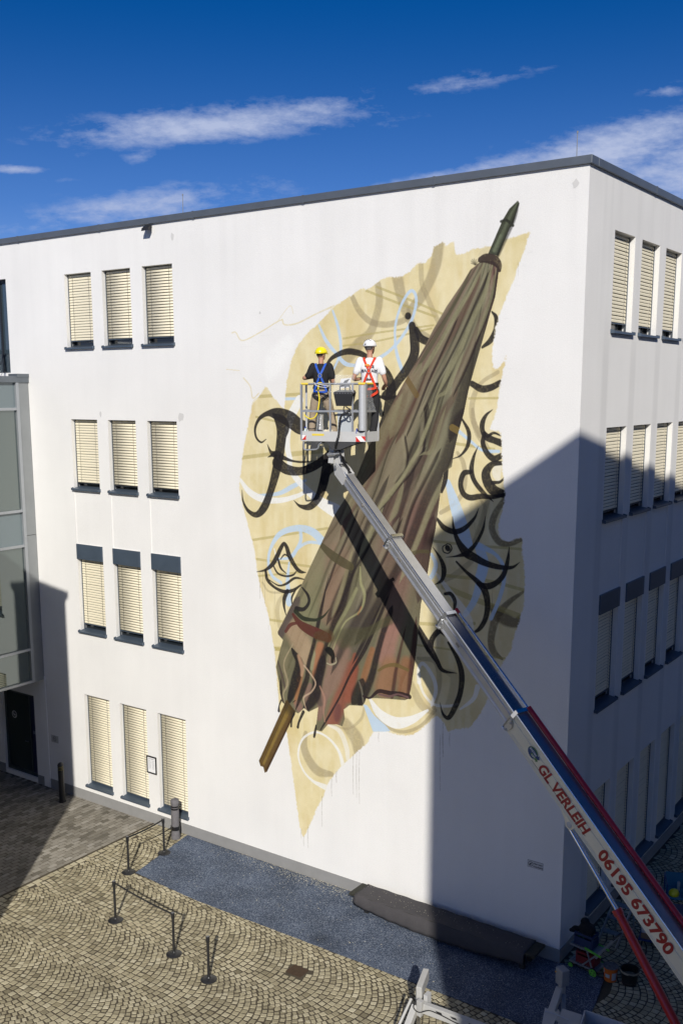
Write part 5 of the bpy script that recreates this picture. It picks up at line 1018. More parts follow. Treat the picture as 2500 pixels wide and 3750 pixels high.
# clear wind shield over it, as a thin sheet
M_film = bpy.data.materials.new('clear_film'); M_film.use_nodes = True; _t = M_film.node_tree; _b = _t.nodes['Principled BSDF']; _b.inputs['Base Color'].default_value = (.9, .93, .95, 1); _b.inputs['Roughness'].default_value = .12; _b.inputs['Alpha'].default_value = .22; _b.inputs['Specular IOR Level'].default_value = .9
_n = nd(_t, 'ShaderNodeTexNoise'); _n.inputs['Scale'].default_value = 26; _bp = nd(_t, 'ShaderNodeBump'); _bp.inputs['Distance'].default_value = .03; _t.links.new(_n.outputs[0], _bp.inputs['Height']); _t.links.new(_bp.outputs[0], _b.inputs['Normal'])
def sheet(pts, n, name, m, parent, amp=.015):
    # a crumpled thin sheet between four corners
    g = MB(); a, b, c, d = [Vector(p) for p in pts]; nn = (b-a).cross(d-a).normalized(); k = 0
    for j in range(n+1):
        for i in range(n+1):
            u, v = i/n, j/n; g.v.append(tuple((a*(1-u)+b*u)*(1-v)+(d*(1-u)+c*u)*v+nn*random.uniform(-amp, amp)))
    for j in range(n):
        for i in range(n): q = j*(n+1)+i; g.f.append((q, q+1, q+n+2, q+n+1))
    return g.build(name, m, parent, True)
sheet([cx(-.24, -.02, .13), cx(.24, -.02, .13), cx(.22, .06, .50), cx(-.2, .06, .50)], 8, 'wind_shield', M_film, basket, .006)
for (xa, ya, xb, yb) in ((1338, 1420, 1386, 1412), (1205, 1520, 1214, 1530)):
    A_, B_ = FP(xa, ya), PLN(xb, yb, FRp, (1, 0, 0)) if xb > 1300 else FP(xb, yb); sheet([V3(A_, ZF+.62), V3(B_, ZF+.60), V3(B_, ZT), V3(A_, ZT)], 7, 'plastic_wrap', M_film, basket, .012)
# black ribbed hose down the front
hp = [FP(1281, 1497, .04), FP(1268, 1512, .10), FP(1250, 1522, .10), FP(1243, 1550, .08), FP(1240, 1590, .08), FP(1234, 1612, .10), FP(1229, 1632, .06), FP(1232, 1650, -.1)]
def dense(pts, n=6): return [Vector(tuple(v)) for v in smoothpts([tuple(p) for p in pts], False, n)]
hd = dense(hp, 7); g = MB(); g.tube(hd, [.026 if i % 2 else .020 for i in range(len(hd))], 10); g.build('ribbed_hose', M_black, basket, True)
hp = [FP(1262, 1485, .03), FP(1258, 1500, .08), FP(1272, 1520, .09), FP(1284, 1520, .09), FP(1278, 1500, .05), FP(1266, 1488, .03)]; g = MB(); g.tube(dense(hp, 5), .012, 8); g.build('cable_loop', M_black, basket, True)
# tape, stickers
def front_quad(px0, py0, px1, py1, off, m, name, par): 
    a, b = FP(px0, py0, off), FP(px1, py1, off); g = MB(); g.hexa([V3(a, b.z), V3(b, b.z), V3(b, b.z)-fnn*.002, V3(a, b.z)-fnn*.002, V3(a, a.z), V3(b, a.z), V3(b, a.z)-fnn*.002, V3(a, a.z)-fnn*.002]); return g.build(name, m, par)
for a, b in ((NL, NL+fn*.16), (NR-fn*.16, NR), (NR, FRp)): g = MB(); g.tube([V3(a, ZT+.002), V3(b, ZT+.002)], .0245, 10); g.build('tape', M_yel, basket, True)
front_quad(1142, 1588, 1186, 1596, .021, M_yel, 'tape', basket)
def tri_sticker(pts, m):
    q = [FP(x, y, .0325) for x, y in pts]; return MB().prism(q, fnn*.0015).build('warning_sticker', m, basket)
z2 = lambda x, y: (1000+x*.319, 1150+y*.319)
front_quad(*z2(332, 1390), *z2(377, 1441), .030, M_sign_white, 'warning_sticker', basket); tri_sticker([z2(332, 1441), z2(377, 1390), z2(377, 1441)], M_sign_red)
front_quad(*z2(946, 1402), *z2(1058, 1466), .030, M_sign_white, 'warning_sticker', basket); tri_sticker([z2(948, 1405), z2(1000, 1466), z2(948, 1466)], M_sign_red); tri_sticker([z2(1008, 1404), z2(1058, 1404), z2(1058, 1462)], M_sign_red)
# under-frame
M_dkm = mat('dark_underframe', (.06, .06, .062), .55, .3)
g = MB(); m0_, m1_ = (NL+NR)/2, (FLp+BRp)/2; g.beam(V3(NL*.75+NR*.25, ZF-.06), V3(FLp*.75+BRp*.25, ZF-.06), .08, .07); g.beam(V3(NL*.2+NR*.8, ZF-.06), V3(FLp*.2+BRp*.8, ZF-.06), .08, .07); g.build('underframe_beam', M_dkm, basket)
g = MB(); g.prism([V3(NL*.62+NR*.38, ZF-.03), V3(NL*.1+NR*.9, ZF-.03), V3(NL*.40+NR*.60, ZF-.20), V3(NL*.52+NR*.48, ZF-.20)], -fnn*.4); g.build('mounting_cradle', M_dkm, basket)
ft = lambda x, y, o=.0: FP(1080+x*.2551, 1580+y*.2551, o)
g = MB(); g.tube(dense([ft(125, 130), ft(125, 225), ft(150, 262), ft(230, 262), ft(320, 250), ft(345, 190), ft(380, 160)], 4), .018, 8); g.build('step', M_galv, basket, True)
g = MB(); g.prism([ft(235, 145), ft(400, 165), ft(350, 185), ft(320, 258), ft(215, 250)], -fnn*.01); g.build('step_plate', M_dkm, basket)
# lifting cylinder below the outer section
CYP0 = PLN(2110, 3070, BP(0, 0, 0), BH); CYM = PLN(2256, 3330, BP(0, 0, 0), BH); CYE = PLN(2560, 3920, BP(0, 0, 0), BH)
g = MB(); g.tube([PLN(2084, 3030, BP(0, 0, 0), BH), CYM+(CYM-CYP0)*.02], .035, 14); g.build('piston_rod', M_chrome, lift, True)
g = MB(); g.tube([CYM, CYM+(CYE-CYM).normalized()*.10, CYM+(CYE-CYM).normalized()*.101, CYE], [.085, .085, .07, .075], 18); g.build('lift_cylinder', M_red, lift, True)
g = MB(); q = [on_side(2045, 2955), on_side(2062, 3000), on_side(2066, 3028), on_side(2083, 3042), on_side(2102, 3032), on_side(2112, 3010)]
g.prism([p-BH*.02 for p in q], -BH*.02); g.prism([p-BH*.24 for p in q], -BH*.02); g.build('cylinder_bracket', M_cream, lift)
p_ = on_side(2080, 3022); g = MB(); g.lathe(p_-BH*.03, [(.055, 0), (.055, .02), (.035, .03)], 16, BH); g.build('cylinder_pin', M_lgrey, lift, True)
# chassis: mostly beyond the lower right edge
BASE = Vector((4.9, -4.75, 0))
g = MB(); g.beam(BASE+Vector((-.9, .1, .55)), BASE+Vector((.9, -.1, .55)), .9, .25); g.beam(BASE+Vector((.75, -.25, .7)), BP(14.3, 0, -.05), .34, .45); g.build('chassis', M_lgrey, lift, bevel=.02)
g = MB(); g.lathe(BASE+Vector((.6, -.2, .66)), [(.42, 0), (.42, .12), (.3, .14)], 24); g.build('turntable', M_galv, lift)
for sgn in (-1, 1): g = MB(); g.beam(BASE+Vector((-1.1, sgn*.55, .22)), BASE+Vector((1.1, sgn*.55-.1, .22)), .25, .40); g.build('track', M_black, lift, bevel=.08)
# outriggers
M_out = mat('pale_grey_lacquer', (.46, .455, .43), .45, var=.08, vscale=4)
def outrigger(top, base_, joint, long_, boxlen, lit):
    o = tag(empty('outrigger', (base_.x, base_.y, 0)), None); o.parent = lift; o.matrix_parent_inverse = WM(lift).inverted()
    return o
o1 = outrigger(None, Vector((-1.15, -3.95, 0)), None, None, .5, True)
A_ = Vector((-1.28, -3.48, 1.06)); B_ = Vector((-1.12, -4.02, 1.0))
g = MB(); g.beam(A_, B_, .115, .24); g.build('jack_housing', M_out, o1, bevel=.012)
g = MB(); g.tube([Vector((-1.16, -3.95, 1.0)), Vector((-1.16, -3.95, .5))], .06, 12); g.build('jack_tube', M_out, o1, True)
g = MB(); g.tube([Vector((-1.16, -3.95, .55)), Vector((-1.16, -3.95, .07))], .04, 12); g.build('jack_rod', M_chrome, o1, True)
g = MB(); g.lathe((-1.16, -3.95, 0.002), [(.19, 0), (.19, .03), (.07, .06)], 22); g.build('foot_plate', M_out, o1, True)
e1 = GR(1478, 3800, .35); g = MB(); g.beam(Vector((-1.17, -4.05, .72)), e1, .12, .15); g.build('arm', M_out, o1, bevel=.008)
e1b = GR(1458, 3790, .55); g = MB(); g.tube([Vector((-1.30, -4.0, .80)), GR(1455, 3765, .45)], .028, 8); g.build('hose_guard', M_out, o1, True)
e2 = GR(1850, 3800, .75); g = MB(); g.beam(Vector((-1.04, -4.02, .74)), e2, .11, .20); g.build('arm', M_out, o1, bevel=.008)
g = MB(); g.prism([Vector((-1.10, -4.14, .62)), Vector((-1.00, -4.16, .60)), Vector((-.98, -4.16, .92)), Vector((-1.10, -4.14, .92))], (0, .1, 0)); g.build('joint_plate', M_out, o1, bevel=.006)
d2 = (e2-Vector((-1.04, -4.02, .74))); n2_ = Vector((d2.y, -d2.x, 0)).normalized(); sgn_ = 1 if n2_.y < 0 else -1; n2_ *= sgn_
for t in (.22, .40, .62):
    p = Vector((-1.04, -4.02, .80))+d2*t+n2_*.056; g = MB(); dd = d2.normalized(); g.prism([p-dd*.07, p+dd*.05, p+dd*.08-Vector((0, 0, .04)), p-dd*.02-Vector((0, 0, .04))], n2_*.003); g.build('slot', M_black, o1)
hp = [Vector((-1.14, -4.1, .86)), Vector((-1.15, -4.16, .76)), Vector((-1.02, -4.18, .72))]+[Vector((-1.04, -4.02, .74+.03*math.sin(t*9)))+d2*t+n2_*.07 for t in (.1, .2, .3, .42, .55, .7, .9)]
g = MB(); g.tube(dense(hp, 4), .011, 6); g.build('hydraulic_hose', M_black, o1, True)
g = MB(); g.box(-1.06, -.98, -3.95, -3.80, .55, .95); g.build('valve_block', M_lgrey, o1)
o2 = tag(empty('outrigger', (.80, -1.78, 0)), None); o2.parent = lift; o2.matrix_parent_inverse = WM(lift).inverted()
M_od = mat('grey_lacquer', (.26, .265, .27), .5, var=.06, vscale=5)
g = MB(); g.beam(Vector((.80, -1.78, .72)), Vector((.80, -1.78, 1.06)), .22, .18, up=(.6, 1, 0)); g.build('jack_housing', M_od, o2, bevel=.02)
g = MB(); g.tube([Vector((.80, -1.78, .74)), Vector((.80, -1.78, .45))], .07, 14); g.build('jack_tube', M_out, o2, True)
g = MB(); g.tube([Vector((.80, -1.78, .5)), Vector((.80, -1.78, .07))], .042, 12); g.build('jack_rod', M_chrome, o2, True); g = MB(); g.lathe((.80, -1.78, .016), [(.19, 0), (.19, .03), (.07, .06)], 22); g.build('foot_plate', M_out, o2, True)
e3 = GR(2000, 3760, .62); g = MB(); g.beam(Vector((.78, -1.86, .62)), e3, .13, .16); g.build('arm', M_out, o2, bevel=.01)
e4 = GR(2055, 3770, .5); g = MB(); g.beam(Vector((.88, -1.86, .52)), e4, .08, .14); g.build('arm', M_od, o2, bevel=.01)
g = MB(); g.lathe(Vector((.70, -1.84, .98)), [(.012, 0), (.014, .03)], 8, (-1, -.3, 0)); g.build('marker_lamp', mat('amber', (.7, .35, .02), .4), o2)
g = MB(); g.prism([GR(1450+.4464*x, 3500+.4464*y, .80) for x, y in ((1218, 432), (1310, 462), (1318, 495), (1222, 740), (1160, 740))], (0, 0, .015)); g.build('cover_plate', M_out, o2, bevel=.003)
g = MB(); g.prism([GR(1450+.4464*x, 3500+.4464*y, .66) for x, y in ((1360, 440), (1520, 492), (1480, 640), (1300, 640))], (0, 0, .02)); g.build('cover_plate', M_out, o2)
g = MB(); g.tube([GR(1450+.4464*x, 3500+.4464*y, .84) for x, y in ((1220, 455), (1310, 480), (1410, 522))], .009, 6); g.build('locking_rod', M_galv, o2, True)
# open grey tray at the bottom edge
tr = []
P0_, P1_, P3_ = GR(2000+440*.319, 3050+2035*.319, .9), GR(2000+900*.319, 3050+2195*.319, .9), GR(2000+330*.319, 3050+2400*.319, .9); ex = (P1_-P0_).normalized(); ey = (P3_-P0_).normalized(); Wd, Ld = 1.5, .8
tray = tag(empty('tool_tray', P0_), None); tray.parent = lift; tray.matrix_parent_inverse = WM(lift).inverted()
M_tray = mat('white_grey_tray', (.44, .45, .46), .4)
for a, b in ((P0_, P0_+ex*Wd), (P0_, P0_+ey*Ld), (P0_+ey*Ld, P0_+ey*Ld+ex*Wd), (P0_+ex*Wd, P0_+ex*Wd+ey*Ld)):
    g = MB(); g.beam(a-Vector((0, 0, .16)), b-Vector((0, 0, .16)), .03, .32); g.build('side', M_tray, tray)
g = MB(); g.prism([p-Vector((0, 0, .3)) for p in (P0_, P0_+ex*Wd, P0_+ex*Wd+ey*Ld, P0_+ey*Ld)], (0, 0, .02)); g.build('bottom', M_tray, tray)
# ------------------------------------------------------------------ the two painters in the basket
def ellipsoid(g, c, r, n=14, m=10, rot=None):
    c = Vector(c); i0 = len(g.v)
    for j in range(1, m):
        ph = math.pi*j/m
        for i in range(n):
            th = 2*math.pi*i/n; v = Vector((r[0]*math.sin(ph)*math.cos(th), r[1]*math.sin(ph)*math.sin(th), r[2]*math.cos(ph)))
            if rot: v = rot @ v
            g.v.append(tuple(c+v))
    t = Vector((0, 0, r[2])); b = -t
    if rot: t = rot @ t; b = rot @ b
    g.v.append(tuple(c+t)); g.v.append(tuple(c+b)); T_ = len(g.v)-2
    for j in range(m-2):
        for i in range(n):
            a = i0+j*n+i; b_ = i0+j*n+(i+1) % n; g.f.append((a, a+n, b_+n, b_))
    for i in range(n): g.f.append((T_, i0+i, i0+(i+1) % n)); g.f.append((T_+1, i0+(m-2)*n+(i+1) % n, i0+(m-2)*n+i))
def rings(g, rs, n=20):
    # closed body of elliptical rings (cx, cy, z, rx, ry)
    i0 = len(g.v)
    for cx_, cy_, z, rx, ry in rs:
        for i in range(n):
            a = 2*math.pi*i/n; c, s = math.cos(a), math.sin(a); k = 1/((abs(c)**2.4+abs(s)**2.4)**(1/2.4)); g.v.append((cx_+rx*c*k, cy_+ry*s*k, z))
    for j in range(len(rs)-1):
        for i in range(n): a = i0+j*n+i; b = i0+j*n+(i+1) % n; g.f.append((a, b, b+n, a+n))
    g.f.append(tuple(i0+i for i in range(n))[::-1]); g.f.append(tuple(i0+(len(rs)-1)*n+i for i in range(n)))
def limb(g, pts, rad, n=12):
    q = [Vector(tuple(v)) for v in smoothpts([(*p, r) for p, r in zip(pts, rad)], False, 5)] if False else None
    Q = smoothpts([(*p, r) for p, r in zip(pts, rad)], False, 5); g.tube([Vector((a[0], a[1], a[2])) for a in Q], [a[3] for a in Q], n)
    for p, r in ((pts[0], rad[0]), (pts[-1], rad[-1])): ellipsoid(g, p, (r, r, r), 10, 8)
def remesh(o, v):
    m = o.modifiers.new('remesh', 'REMESH'); m.mode = 'VOXEL'; m.voxel_size = v; m.use_smooth_shade = True
    s = o.modifiers.new('smooth', 'SMOOTH'); s.factor = .5; s.iterations = 2
def person(label, loc, rz, sc, pose, col, straps):
    e = empty('person', loc, rz); e.scale = (sc, sc, sc); tag(e, label, 'person')
    def add(g, name, m, vox=None, smooth=True):
        o = bpy.data.objects.new(name, g.mesh(name, m, smooth)); COL.objects.link(o); o.parent = e
        if vox: remesh(o, vox)
        return o
    M_skin = mat('skin', (.45, .24, .16), .55, spec=.3)
    aL, aR = pose['armL'], pose['armR']; lL, lR = pose['legL'], pose['legR']; ht = pose['head']     # head turn, degrees
    g = MB()
    rings(g, [(0, 0, .90, .13, .10), (0, 0, 1.0, .14, .10), (0, 0, 1.12, .125, .09), (0, .0, 1.28, .15, .105), (0, 0, 1.40, .15, .10), (0, .0, 1.47, .09, .075), (0, .01, 1.50, .055, .058), (0, .02, 1.58, .052, .056), (0, .02, 1.62, .05, .05)])
    for a in (aL, aR): limb(g, a, [.055, .047, .042, .034, .026][:len(a)] if len(a) == 5 else [.055, .043, .028])
    for l in (lL, lR): limb(g, l, [.085, .075, .052, .052, .036][:len(l)] if len(l) == 5 else [.085, .055, .036])
    hc = Vector((0, .035, 1.70)); rt = Matrix.Rotation(R(-ht), 3, 'Z')
    def hv(x, y, z): return hc+rt @ Vector((x, y, z))
    ellipsoid(g, hc, (.077, .094, .108), 18, 14, rt); ellipsoid(g, hv(0, .035, -.055), (.055, .062, .062), 12, 10, rt)
    ellipsoid(g, hv(0, .100, -.012), (.012, .020, .026), 8, 8, rt); ellipsoid(g, hv(0, .092, -.045), (.024, .012, .012), 8, 6, rt); ellipsoid(g, hv(0, .083, -.088), (.022, .02, .018), 8, 6, rt)
    for s in (-1, 1): ellipsoid(g, hv(s*.077, -.005, -.01), (.010, .020, .032), 8, 8, rt)
    for a, s in ((aL, -1), (aR, 1)):
        w = Vector(a[-1]); d = (w-Vector(a[-2])).normalized(); sd = d.cross(Vector((0, 0, 1))).normalized(); up = sd.cross(d)
        pc_ = w+d*.055; ellipsoid(g, pc_, (.036, .036, .022), 10, 8); g.beam(w, w+d*.10, .070, .026, up=up)
        for k, (o_, ln) in enumerate(((-.031, .070), (-.011, .080), (.010, .076), (.030, .060))):
            p0 = w+d*.09+sd*o_; g.tube([p0, p0+d*ln*.45-up*.004, p0+d*ln*.75-up*.022, p0+d*ln*.9-up*.040], [.0095, .009, .0085, .007], 8)
        p0 = w+d*.03-sd*s*.034*-1; g.tube([p0, p0+d*.03+sd*s*.028, p0+d*.06+sd*s*.034-up*.01], [.011, .010, .008], 8)
    body = add(g, 'body', M_skin, .0075)
    # face details
    for s in (-1, 1): g = MB(); ellipsoid(g, hv(s*.028, .088, .012), (.010, .007, .006), 8, 6, rt); add(g, 'eye', mat('eye_dark', (.03, .02, .02), .3))
    g = MB(); ellipsoid(g, hv(0, .103, -.050), (.020, .004, .004), 8, 6, rt); add(g, 'mouth', mat('lip', (.30, .12, .10), .5))
    g = MB(); ellipsoid(g, hv(0, -.018, .0), (.081, .086, .075), 16, 12, rt); add(g, 'hair', mat('hair_'+col['hair'][0], col['hair'][1], .8, bump=.6, bscale=120), .009)
    # shirt
    g = MB(); rings(g, [(0, -.0, pose['hem'], .158, .122), (0, -.0, 1.02, .160, .122), (0, 0, 1.12, .153, .116), (0, -.004, 1.22, .165, .125), (0, -.006, 1.33, .183, .130), (0, -.002, 1.41, .175, .118), (0, 0, 1.46, .125, .095), (0, .005, 1.50, .07, .07), (0, .008, 1.515, .062, .066)])
    for a in (aL, aR):
        s0, s1 = Vector(a[0]), Vector(a[1]); d = s1-s0; pp = [s0-d*.25, s0, s0+d*.5, s0+d*1.0 if len(a) == 3 and False else s0+d*.78]
        if len(a) == 5: pp = [s0-d*.3, s0, s1, s1+(Vector(a[2])-s1)*.25]
        limb(g, [tuple(p) for p in pp], [.072, .076, .070, .066])
    for k in range(9):
        th = random.uniform(2.2, 6.9); z = random.uniform(1.0, 1.25); x_, y_ = .15*math.cos(th), .115*math.sin(th); g.tube([(x_, y_, z), (x_*1.02+random.uniform(-.03, .03), y_*1.02, z+.09)], [.012, .007], 6)
    shirt = add(g, 'shirt', mat('shirt_'+col['shirt'][0], col['shirt'][1], .9, bump=.25, bscale=22, var=.05, vscale=8, spec=.2), .010)
    # trousers
    g = MB(); rings(g, [(0, -.006, .80, .15, .118), (0, -.008, .88, .160, .128), (0, -.004, .96, .156, .124), (0, 0, 1.03, .150, .116)])
    for l in (lL, lR):
        q = [Vector(p) for p in l]; limb(g, [tuple(q[0]), tuple(q[1]), tuple(q[2]), tuple(q[3]), tuple(q[4]+Vector((0, 0, .015)))], [.104, .096, .076, .074, .066])
        for k in range(5):
            t = random.uniform(.55, 1.0); c = q[3]*(1-t)+q[4]*t if k < 3 else q[1]*(1-t)+q[2]*t; ellipsoid(g, c+Vector((0, -.01, 0)), (.078, .076, .014), 12, 6, Matrix.Rotation(random.uniform(-.5, .5), 3, 'Y'))
    add(g, 'trousers', mat('trousers_'+col['trousers'][0], col['trousers'][1], .9, bump=.4, bscale=16, var=.12, vscale=10, spec=.2), .010)
    for l in (lL, lR):
        a = Vector(l[-1]); t = pose['toe']; g = MB(); ellipsoid(g, a+Vector((0, .0, -.02)), (.048, .055, .06)); ellipsoid(g, Vector((a.x+t*.3, a.y+.075, .042)), (.050, .125, .042)); g.box(a.x-.045, a.x+.045, a.y-.055, a.y+.16, 0, .03)
        add(g, 'shoe', mat('shoe_black', (.025, .022, .02), .6), .010)
    # helmet
    hm = col['helmet']; g = MB(); pr = []
    for j in range(9):
        ph = math.pi/2*j/8; pr.append((math.cos(ph), math.sin(ph)))
    i0 = 0; n = 26
    for cph, sph in pr:
        for i in range(n):
            a = 2*math.pi*i/n; k = 1.0; v = rt @ Vector((.120*cph*math.cos(a), .143*cph*math.sin(a)+0, .022+.134*sph-.008*(0))); v = Matrix.Rotation(0, 3, 'X') @ v; g.v.append(tuple(hc+v))
    for j in range(8):
        for i in range(n): a = j*n+i; b = j*n+(i+1) % n; g.f.append((a, b, b+n, a+n))
    g.f.append(tuple(8*n+i for i in range(n)))
    hel = add(g, 'helmet', hm); so_ = hel.modifiers.new('solid', 'SOLIDIFY'); so_.thickness = .006
    g = MB()
    if col['peak']:
        pts = [hv(.120*math.cos(a), .140*math.sin(a)+(.052*max(0, math.sin(a))**1.5 if math.sin(a) > 0 else -.012), .024-.010*abs(math.sin(a))) for a in [2*math.pi*i/26 for i in range(26)]]; inn_ = [hv(.106*math.cos(a), .128*math.sin(a), .032) for a in [2*math.pi*i/26 for i in range(26)]]
        for i in range(26): g.v.append(tuple(pts[i]));
        for i in range(26): g.v.append(tuple(inn_[i]))
        for i in range(26): g.f.append((i, (i+1) % 26, 26+(i+1) % 26, 26+i))
        o = bpy.data.objects.new('brim', g.mesh('brim', hm, True)); COL.objects.link(o); o.parent = hel; o.modifiers.new('solid', 'SOLIDIFY').thickness = .005
        for x_ in (-.03, 0, .03):
            g = MB(); g.tube([hv(x_, -.09, .110), hv(x_, -.03, .145), hv(x_, .03, .145), hv(x_, .09, .110)], .006, 6); o = bpy.data.objects.new('ridge', g.mesh('ridge', hm, True)); COL.objects.link(o); o.parent = hel
    else:
        for k, x_ in enumerate((-.055, -.02, .02, .055)):
            for yy in (-.05, .05): 
                g = MB(); zt = .025+.128*math.sqrt(max(0, 1-(x_/.114)**2-(yy/.138)**2))+.003; z2_ = .025+.128*math.sqrt(max(0, 1-(x_/.114)**2-((yy*1.55)/.138)**2))+.003
                g.tube([hv(x_, yy, zt), hv(x_*1.05, yy*1.55, z2_)], .0075, 6); o = bpy.data.objects.new('vent', g.mesh('vent', M_black)); COL.objects.link(o); o.parent = hel
        g = MB(); g.prism([hv(-.014, -.137, .045), hv(.014, -.137, .045), hv(0, -.128, .082)], rt @ Vector((0, -.01, 0))); o = bpy.data.objects.new('emblem', g.mesh('emblem', M_black)); COL.objects.link(o); o.parent = hel
        for s in (-1, 1):
            g = MB(); g.tube([hv(s*.095, .02, .02), hv(s*.08, .03, -.05), hv(s*.035, .06, -.108), hv(0, .06, -.115)], .006, 6); add(g, 'chin_strap', M_black)
            g = MB(); g.tube([hv(s*.085, -.06, .02), hv(s*.082, .0, -.05)], .005, 6); add(g, 'chin_strap', M_black)
    # harness
    HM = straps['m']; har = []
    def strap(pts, w=.042, m=None, name='strap', par=None):
        P_ = [Vector(tuple(v)) for v in smoothpts([(*p,) for p in pts], False, 5)]; g = MB(); prev = None
        for k, p in enumerate(P_):
            d = (P_[min(k+1, len(P_)-1)]-P_[max(k-1, 0)]).normalized(); out_ = Vector((p.x*.4, p.y, 0 if p.z < 1.42 else .12)).normalized(); sd = d.cross(out_).normalized()
            g.v += [tuple(p+sd*w/2), tuple(p-sd*w/2), tuple(p-sd*w/2+out_*.006), tuple(p+sd*w/2+out_*.006)]
        for k in range(len(P_)-1):
            a = k*4
            for j in range(4): g.f.append((a+j, a+(j+1) % 4, a+4+(j+1) % 4, a+4+j))
        g.f.append((0, 1, 2, 3)); g.f.append(tuple(len(g.v)-4+j for j in range(4)))
        o = add(g, name, m or HM, None, False)
        if par: o.parent = par
        return o
    root = strap([(-.10, .09, 1.48), (-.105, -.02, 1.515), (-.085, -.095, 1.46), (-.035, -.140, 1.35), (0, -.150, 1.28), (.05, -.142, 1.16), (.105, -.120, 1.02), (.13, -.11, .94)], name='harness')
    for p in ([(.10, .09, 1.48), (.105, -.02, 1.515), (.085, -.095, 1.46), (.035, -.143, 1.35), (0, -.154, 1.28), (-.05, -.146, 1.16), (-.105, -.124, 1.02), (-.13, -.11, .94)], [(-.12, -.112, .955), (-.05, -.137, .94), (.05, -.137, .94), (.12, -.112, .955)]): strap(p, par=root)
    strap([(-.165, 0, 1.03), (-.13, -.10, 1.03), (-.0, -.138, 1.03), (.13, -.10, 1.03), (.165, 0, 1.03)], .05, M_black, par=root)
    for s in (-1, 1): strap([(s*.155, .02, .95), (s*.15, -.10, .88), (s*.08, -.145, .83), (s*.02, -.11, .80)], .045, M_black if straps['dark'] else HM, par=root)
    g = MB()
    for k in range(16):
        a, b = 2*math.pi*k/16, 2*math.pi*(k+1)/16; g.tube([(.035*math.cos(a), -.168, 1.27+.04*math.sin(a)), (.035*math.cos(b), -.168, 1.27+.04*math.sin(b))], .006, 6)
    o = add(g, 'ring', M_galv); o.parent = root
    g = MB(); g.box(-.045, .045, -.165, -.155, 1.115, 1.14); o = add(g, 'buckle', M_yel if straps['dark'] else M_galv); o.parent = root
    return e, add
p1 = PLN(1176, 1580, (0, -1.36, 0), (0, 1, 0)); p2 = PLN(1352, 1583, (0, -1.16, 0), (0, 1, 0))
ppl1, add1 = person('person in a yellow helmet, black shirt, khaki trousers and blue harness standing in the basket', (p1.x, p1.y, ZF+.012), R(29), 1.045,
    dict(head=38, hem=.90, toe=.0, armL=[(-.185, 0, 1.42), (-.245, -.03, 1.28), (-.345, .0, 1.225), (-.25, .10, 1.235), (-.14, .18, 1.25)], armR=[(.185, 0, 1.42), (.225, .0, 1.28), (.245, .04, 1.14), (.20, .17, 1.15), (.15, .29, 1.20)],
         legL=[(-.09, 0, .88), (-.135, .01, .68), (-.17, .03, .49), (-.185, .01, .30), (-.20, -.01, .10)], legR=[(.09, 0, .88), (.15, .01, .68), (.205, .05, .49), (.245, .02, .30), (.28, .0, .10)]),
    dict(hair=('brown', (.05, .03, .02)), shirt=('black', (.022, .022, .024)), trousers=('khaki', (.33, .265, .19)), helmet=mat('yellow_helmet', (.85, .70, .01), .3, coat=.3), peak=True), dict(m=mat('blue_webbing', (.01, .08, .45), .7), dark=True))
ppl2, add2 = person('person in a white helmet, white shirt, black trousers and red harness standing in the basket', (p2.x, p2.y, ZF+.012), R(28), 1.115,
    dict(head=30, hem=.97, toe=.0, armL=[(-.19, 0, 1.42), (-.235, -.01, 1.29), (-.295, .0, 1.14), (-.25, .12, 1.12), (-.17, .22, 1.14)], armR=[(.19, 0, 1.42), (.235, .0, 1.28), (.28, .0, 1.13), (.30, .06, 1.04), (.27, .17, 1.00)],
         legL=[(-.085, 0, .88), (-.10, .01, .68), (-.10, .04, .49), (-.13, -.01, .30), (-.155, -.05, .10)], legR=[(.085, 0, .88), (.10, .02, .68), (.105, .06, .49), (.09, .03, .30), (.06, .02, .10)]),
    dict(hair=('grey', (.10, .09, .085)), shirt=('white', (.78, .78, .78)), trousers=('black', (.03, .03, .032)), helmet=mat('white_helmet', (.8, .8, .8), .3, coat=.3), peak=False), dict(m=mat('red_webbing', (.66, .045, .01), .7), dark=False))
M_pr = mat('shirt_print', (.03, .035, .06), .8); M_or = mat('shirt_print_orange', (.75, .30, .06), .8)
for s, x, z in (('MA', -.145, 1.255), ('AIM', .045, 1.25), ('SE', .035, 1.325)):
    o = text_part(s, 'lettering', .068, (x, -.142, z), (1, 0, 0), (0, 0, 1), M_pr, None, .004, 0, .0015); o.parent = ppl2
g = MB(); g.prism([(-.03+.05*math.cos(a), -.142, 1.37+.03*math.sin(a)) for a in [i*.524 for i in range(12)]], (0, -.003, 0)); o = add2(g, 'shirt_print', M_or)
# yellow lanyard of the left painter
ly = [FP(1166, 1405, -.25), FP(1165, 1430, -.22), FP(1169, 1462, -.15), FP(1164, 1500, -.05), FP(1155, 1525, .0), FP(1138, 1534, .02), FP(1122, 1527, .02), FP(1114, 1518, .02)]
o = tag(MB().tube(dense(ly, 6), .013, 8).build('lanyard', mat('yellow_webbing', (.75, .60, .02), .7), None, True), 'yellow safety lanyard looping from the blue harness to the basket', 'lanyard')
ly = [FP(1150, 1400, .03), FP(1158, 1412, .03), FP(1175, 1417, .03), FP(1195, 1418, .03), FP(1200, 1412, .03), FP(1180, 1410, .04), FP(1160, 1404, .04)]
tag(MB().tube(dense(ly, 5), .006, 6).build('cord', mat('white_cord', (.75, .75, .75), .8), None, True), 'thin white cord looped over the top rail of the basket', 'cord')
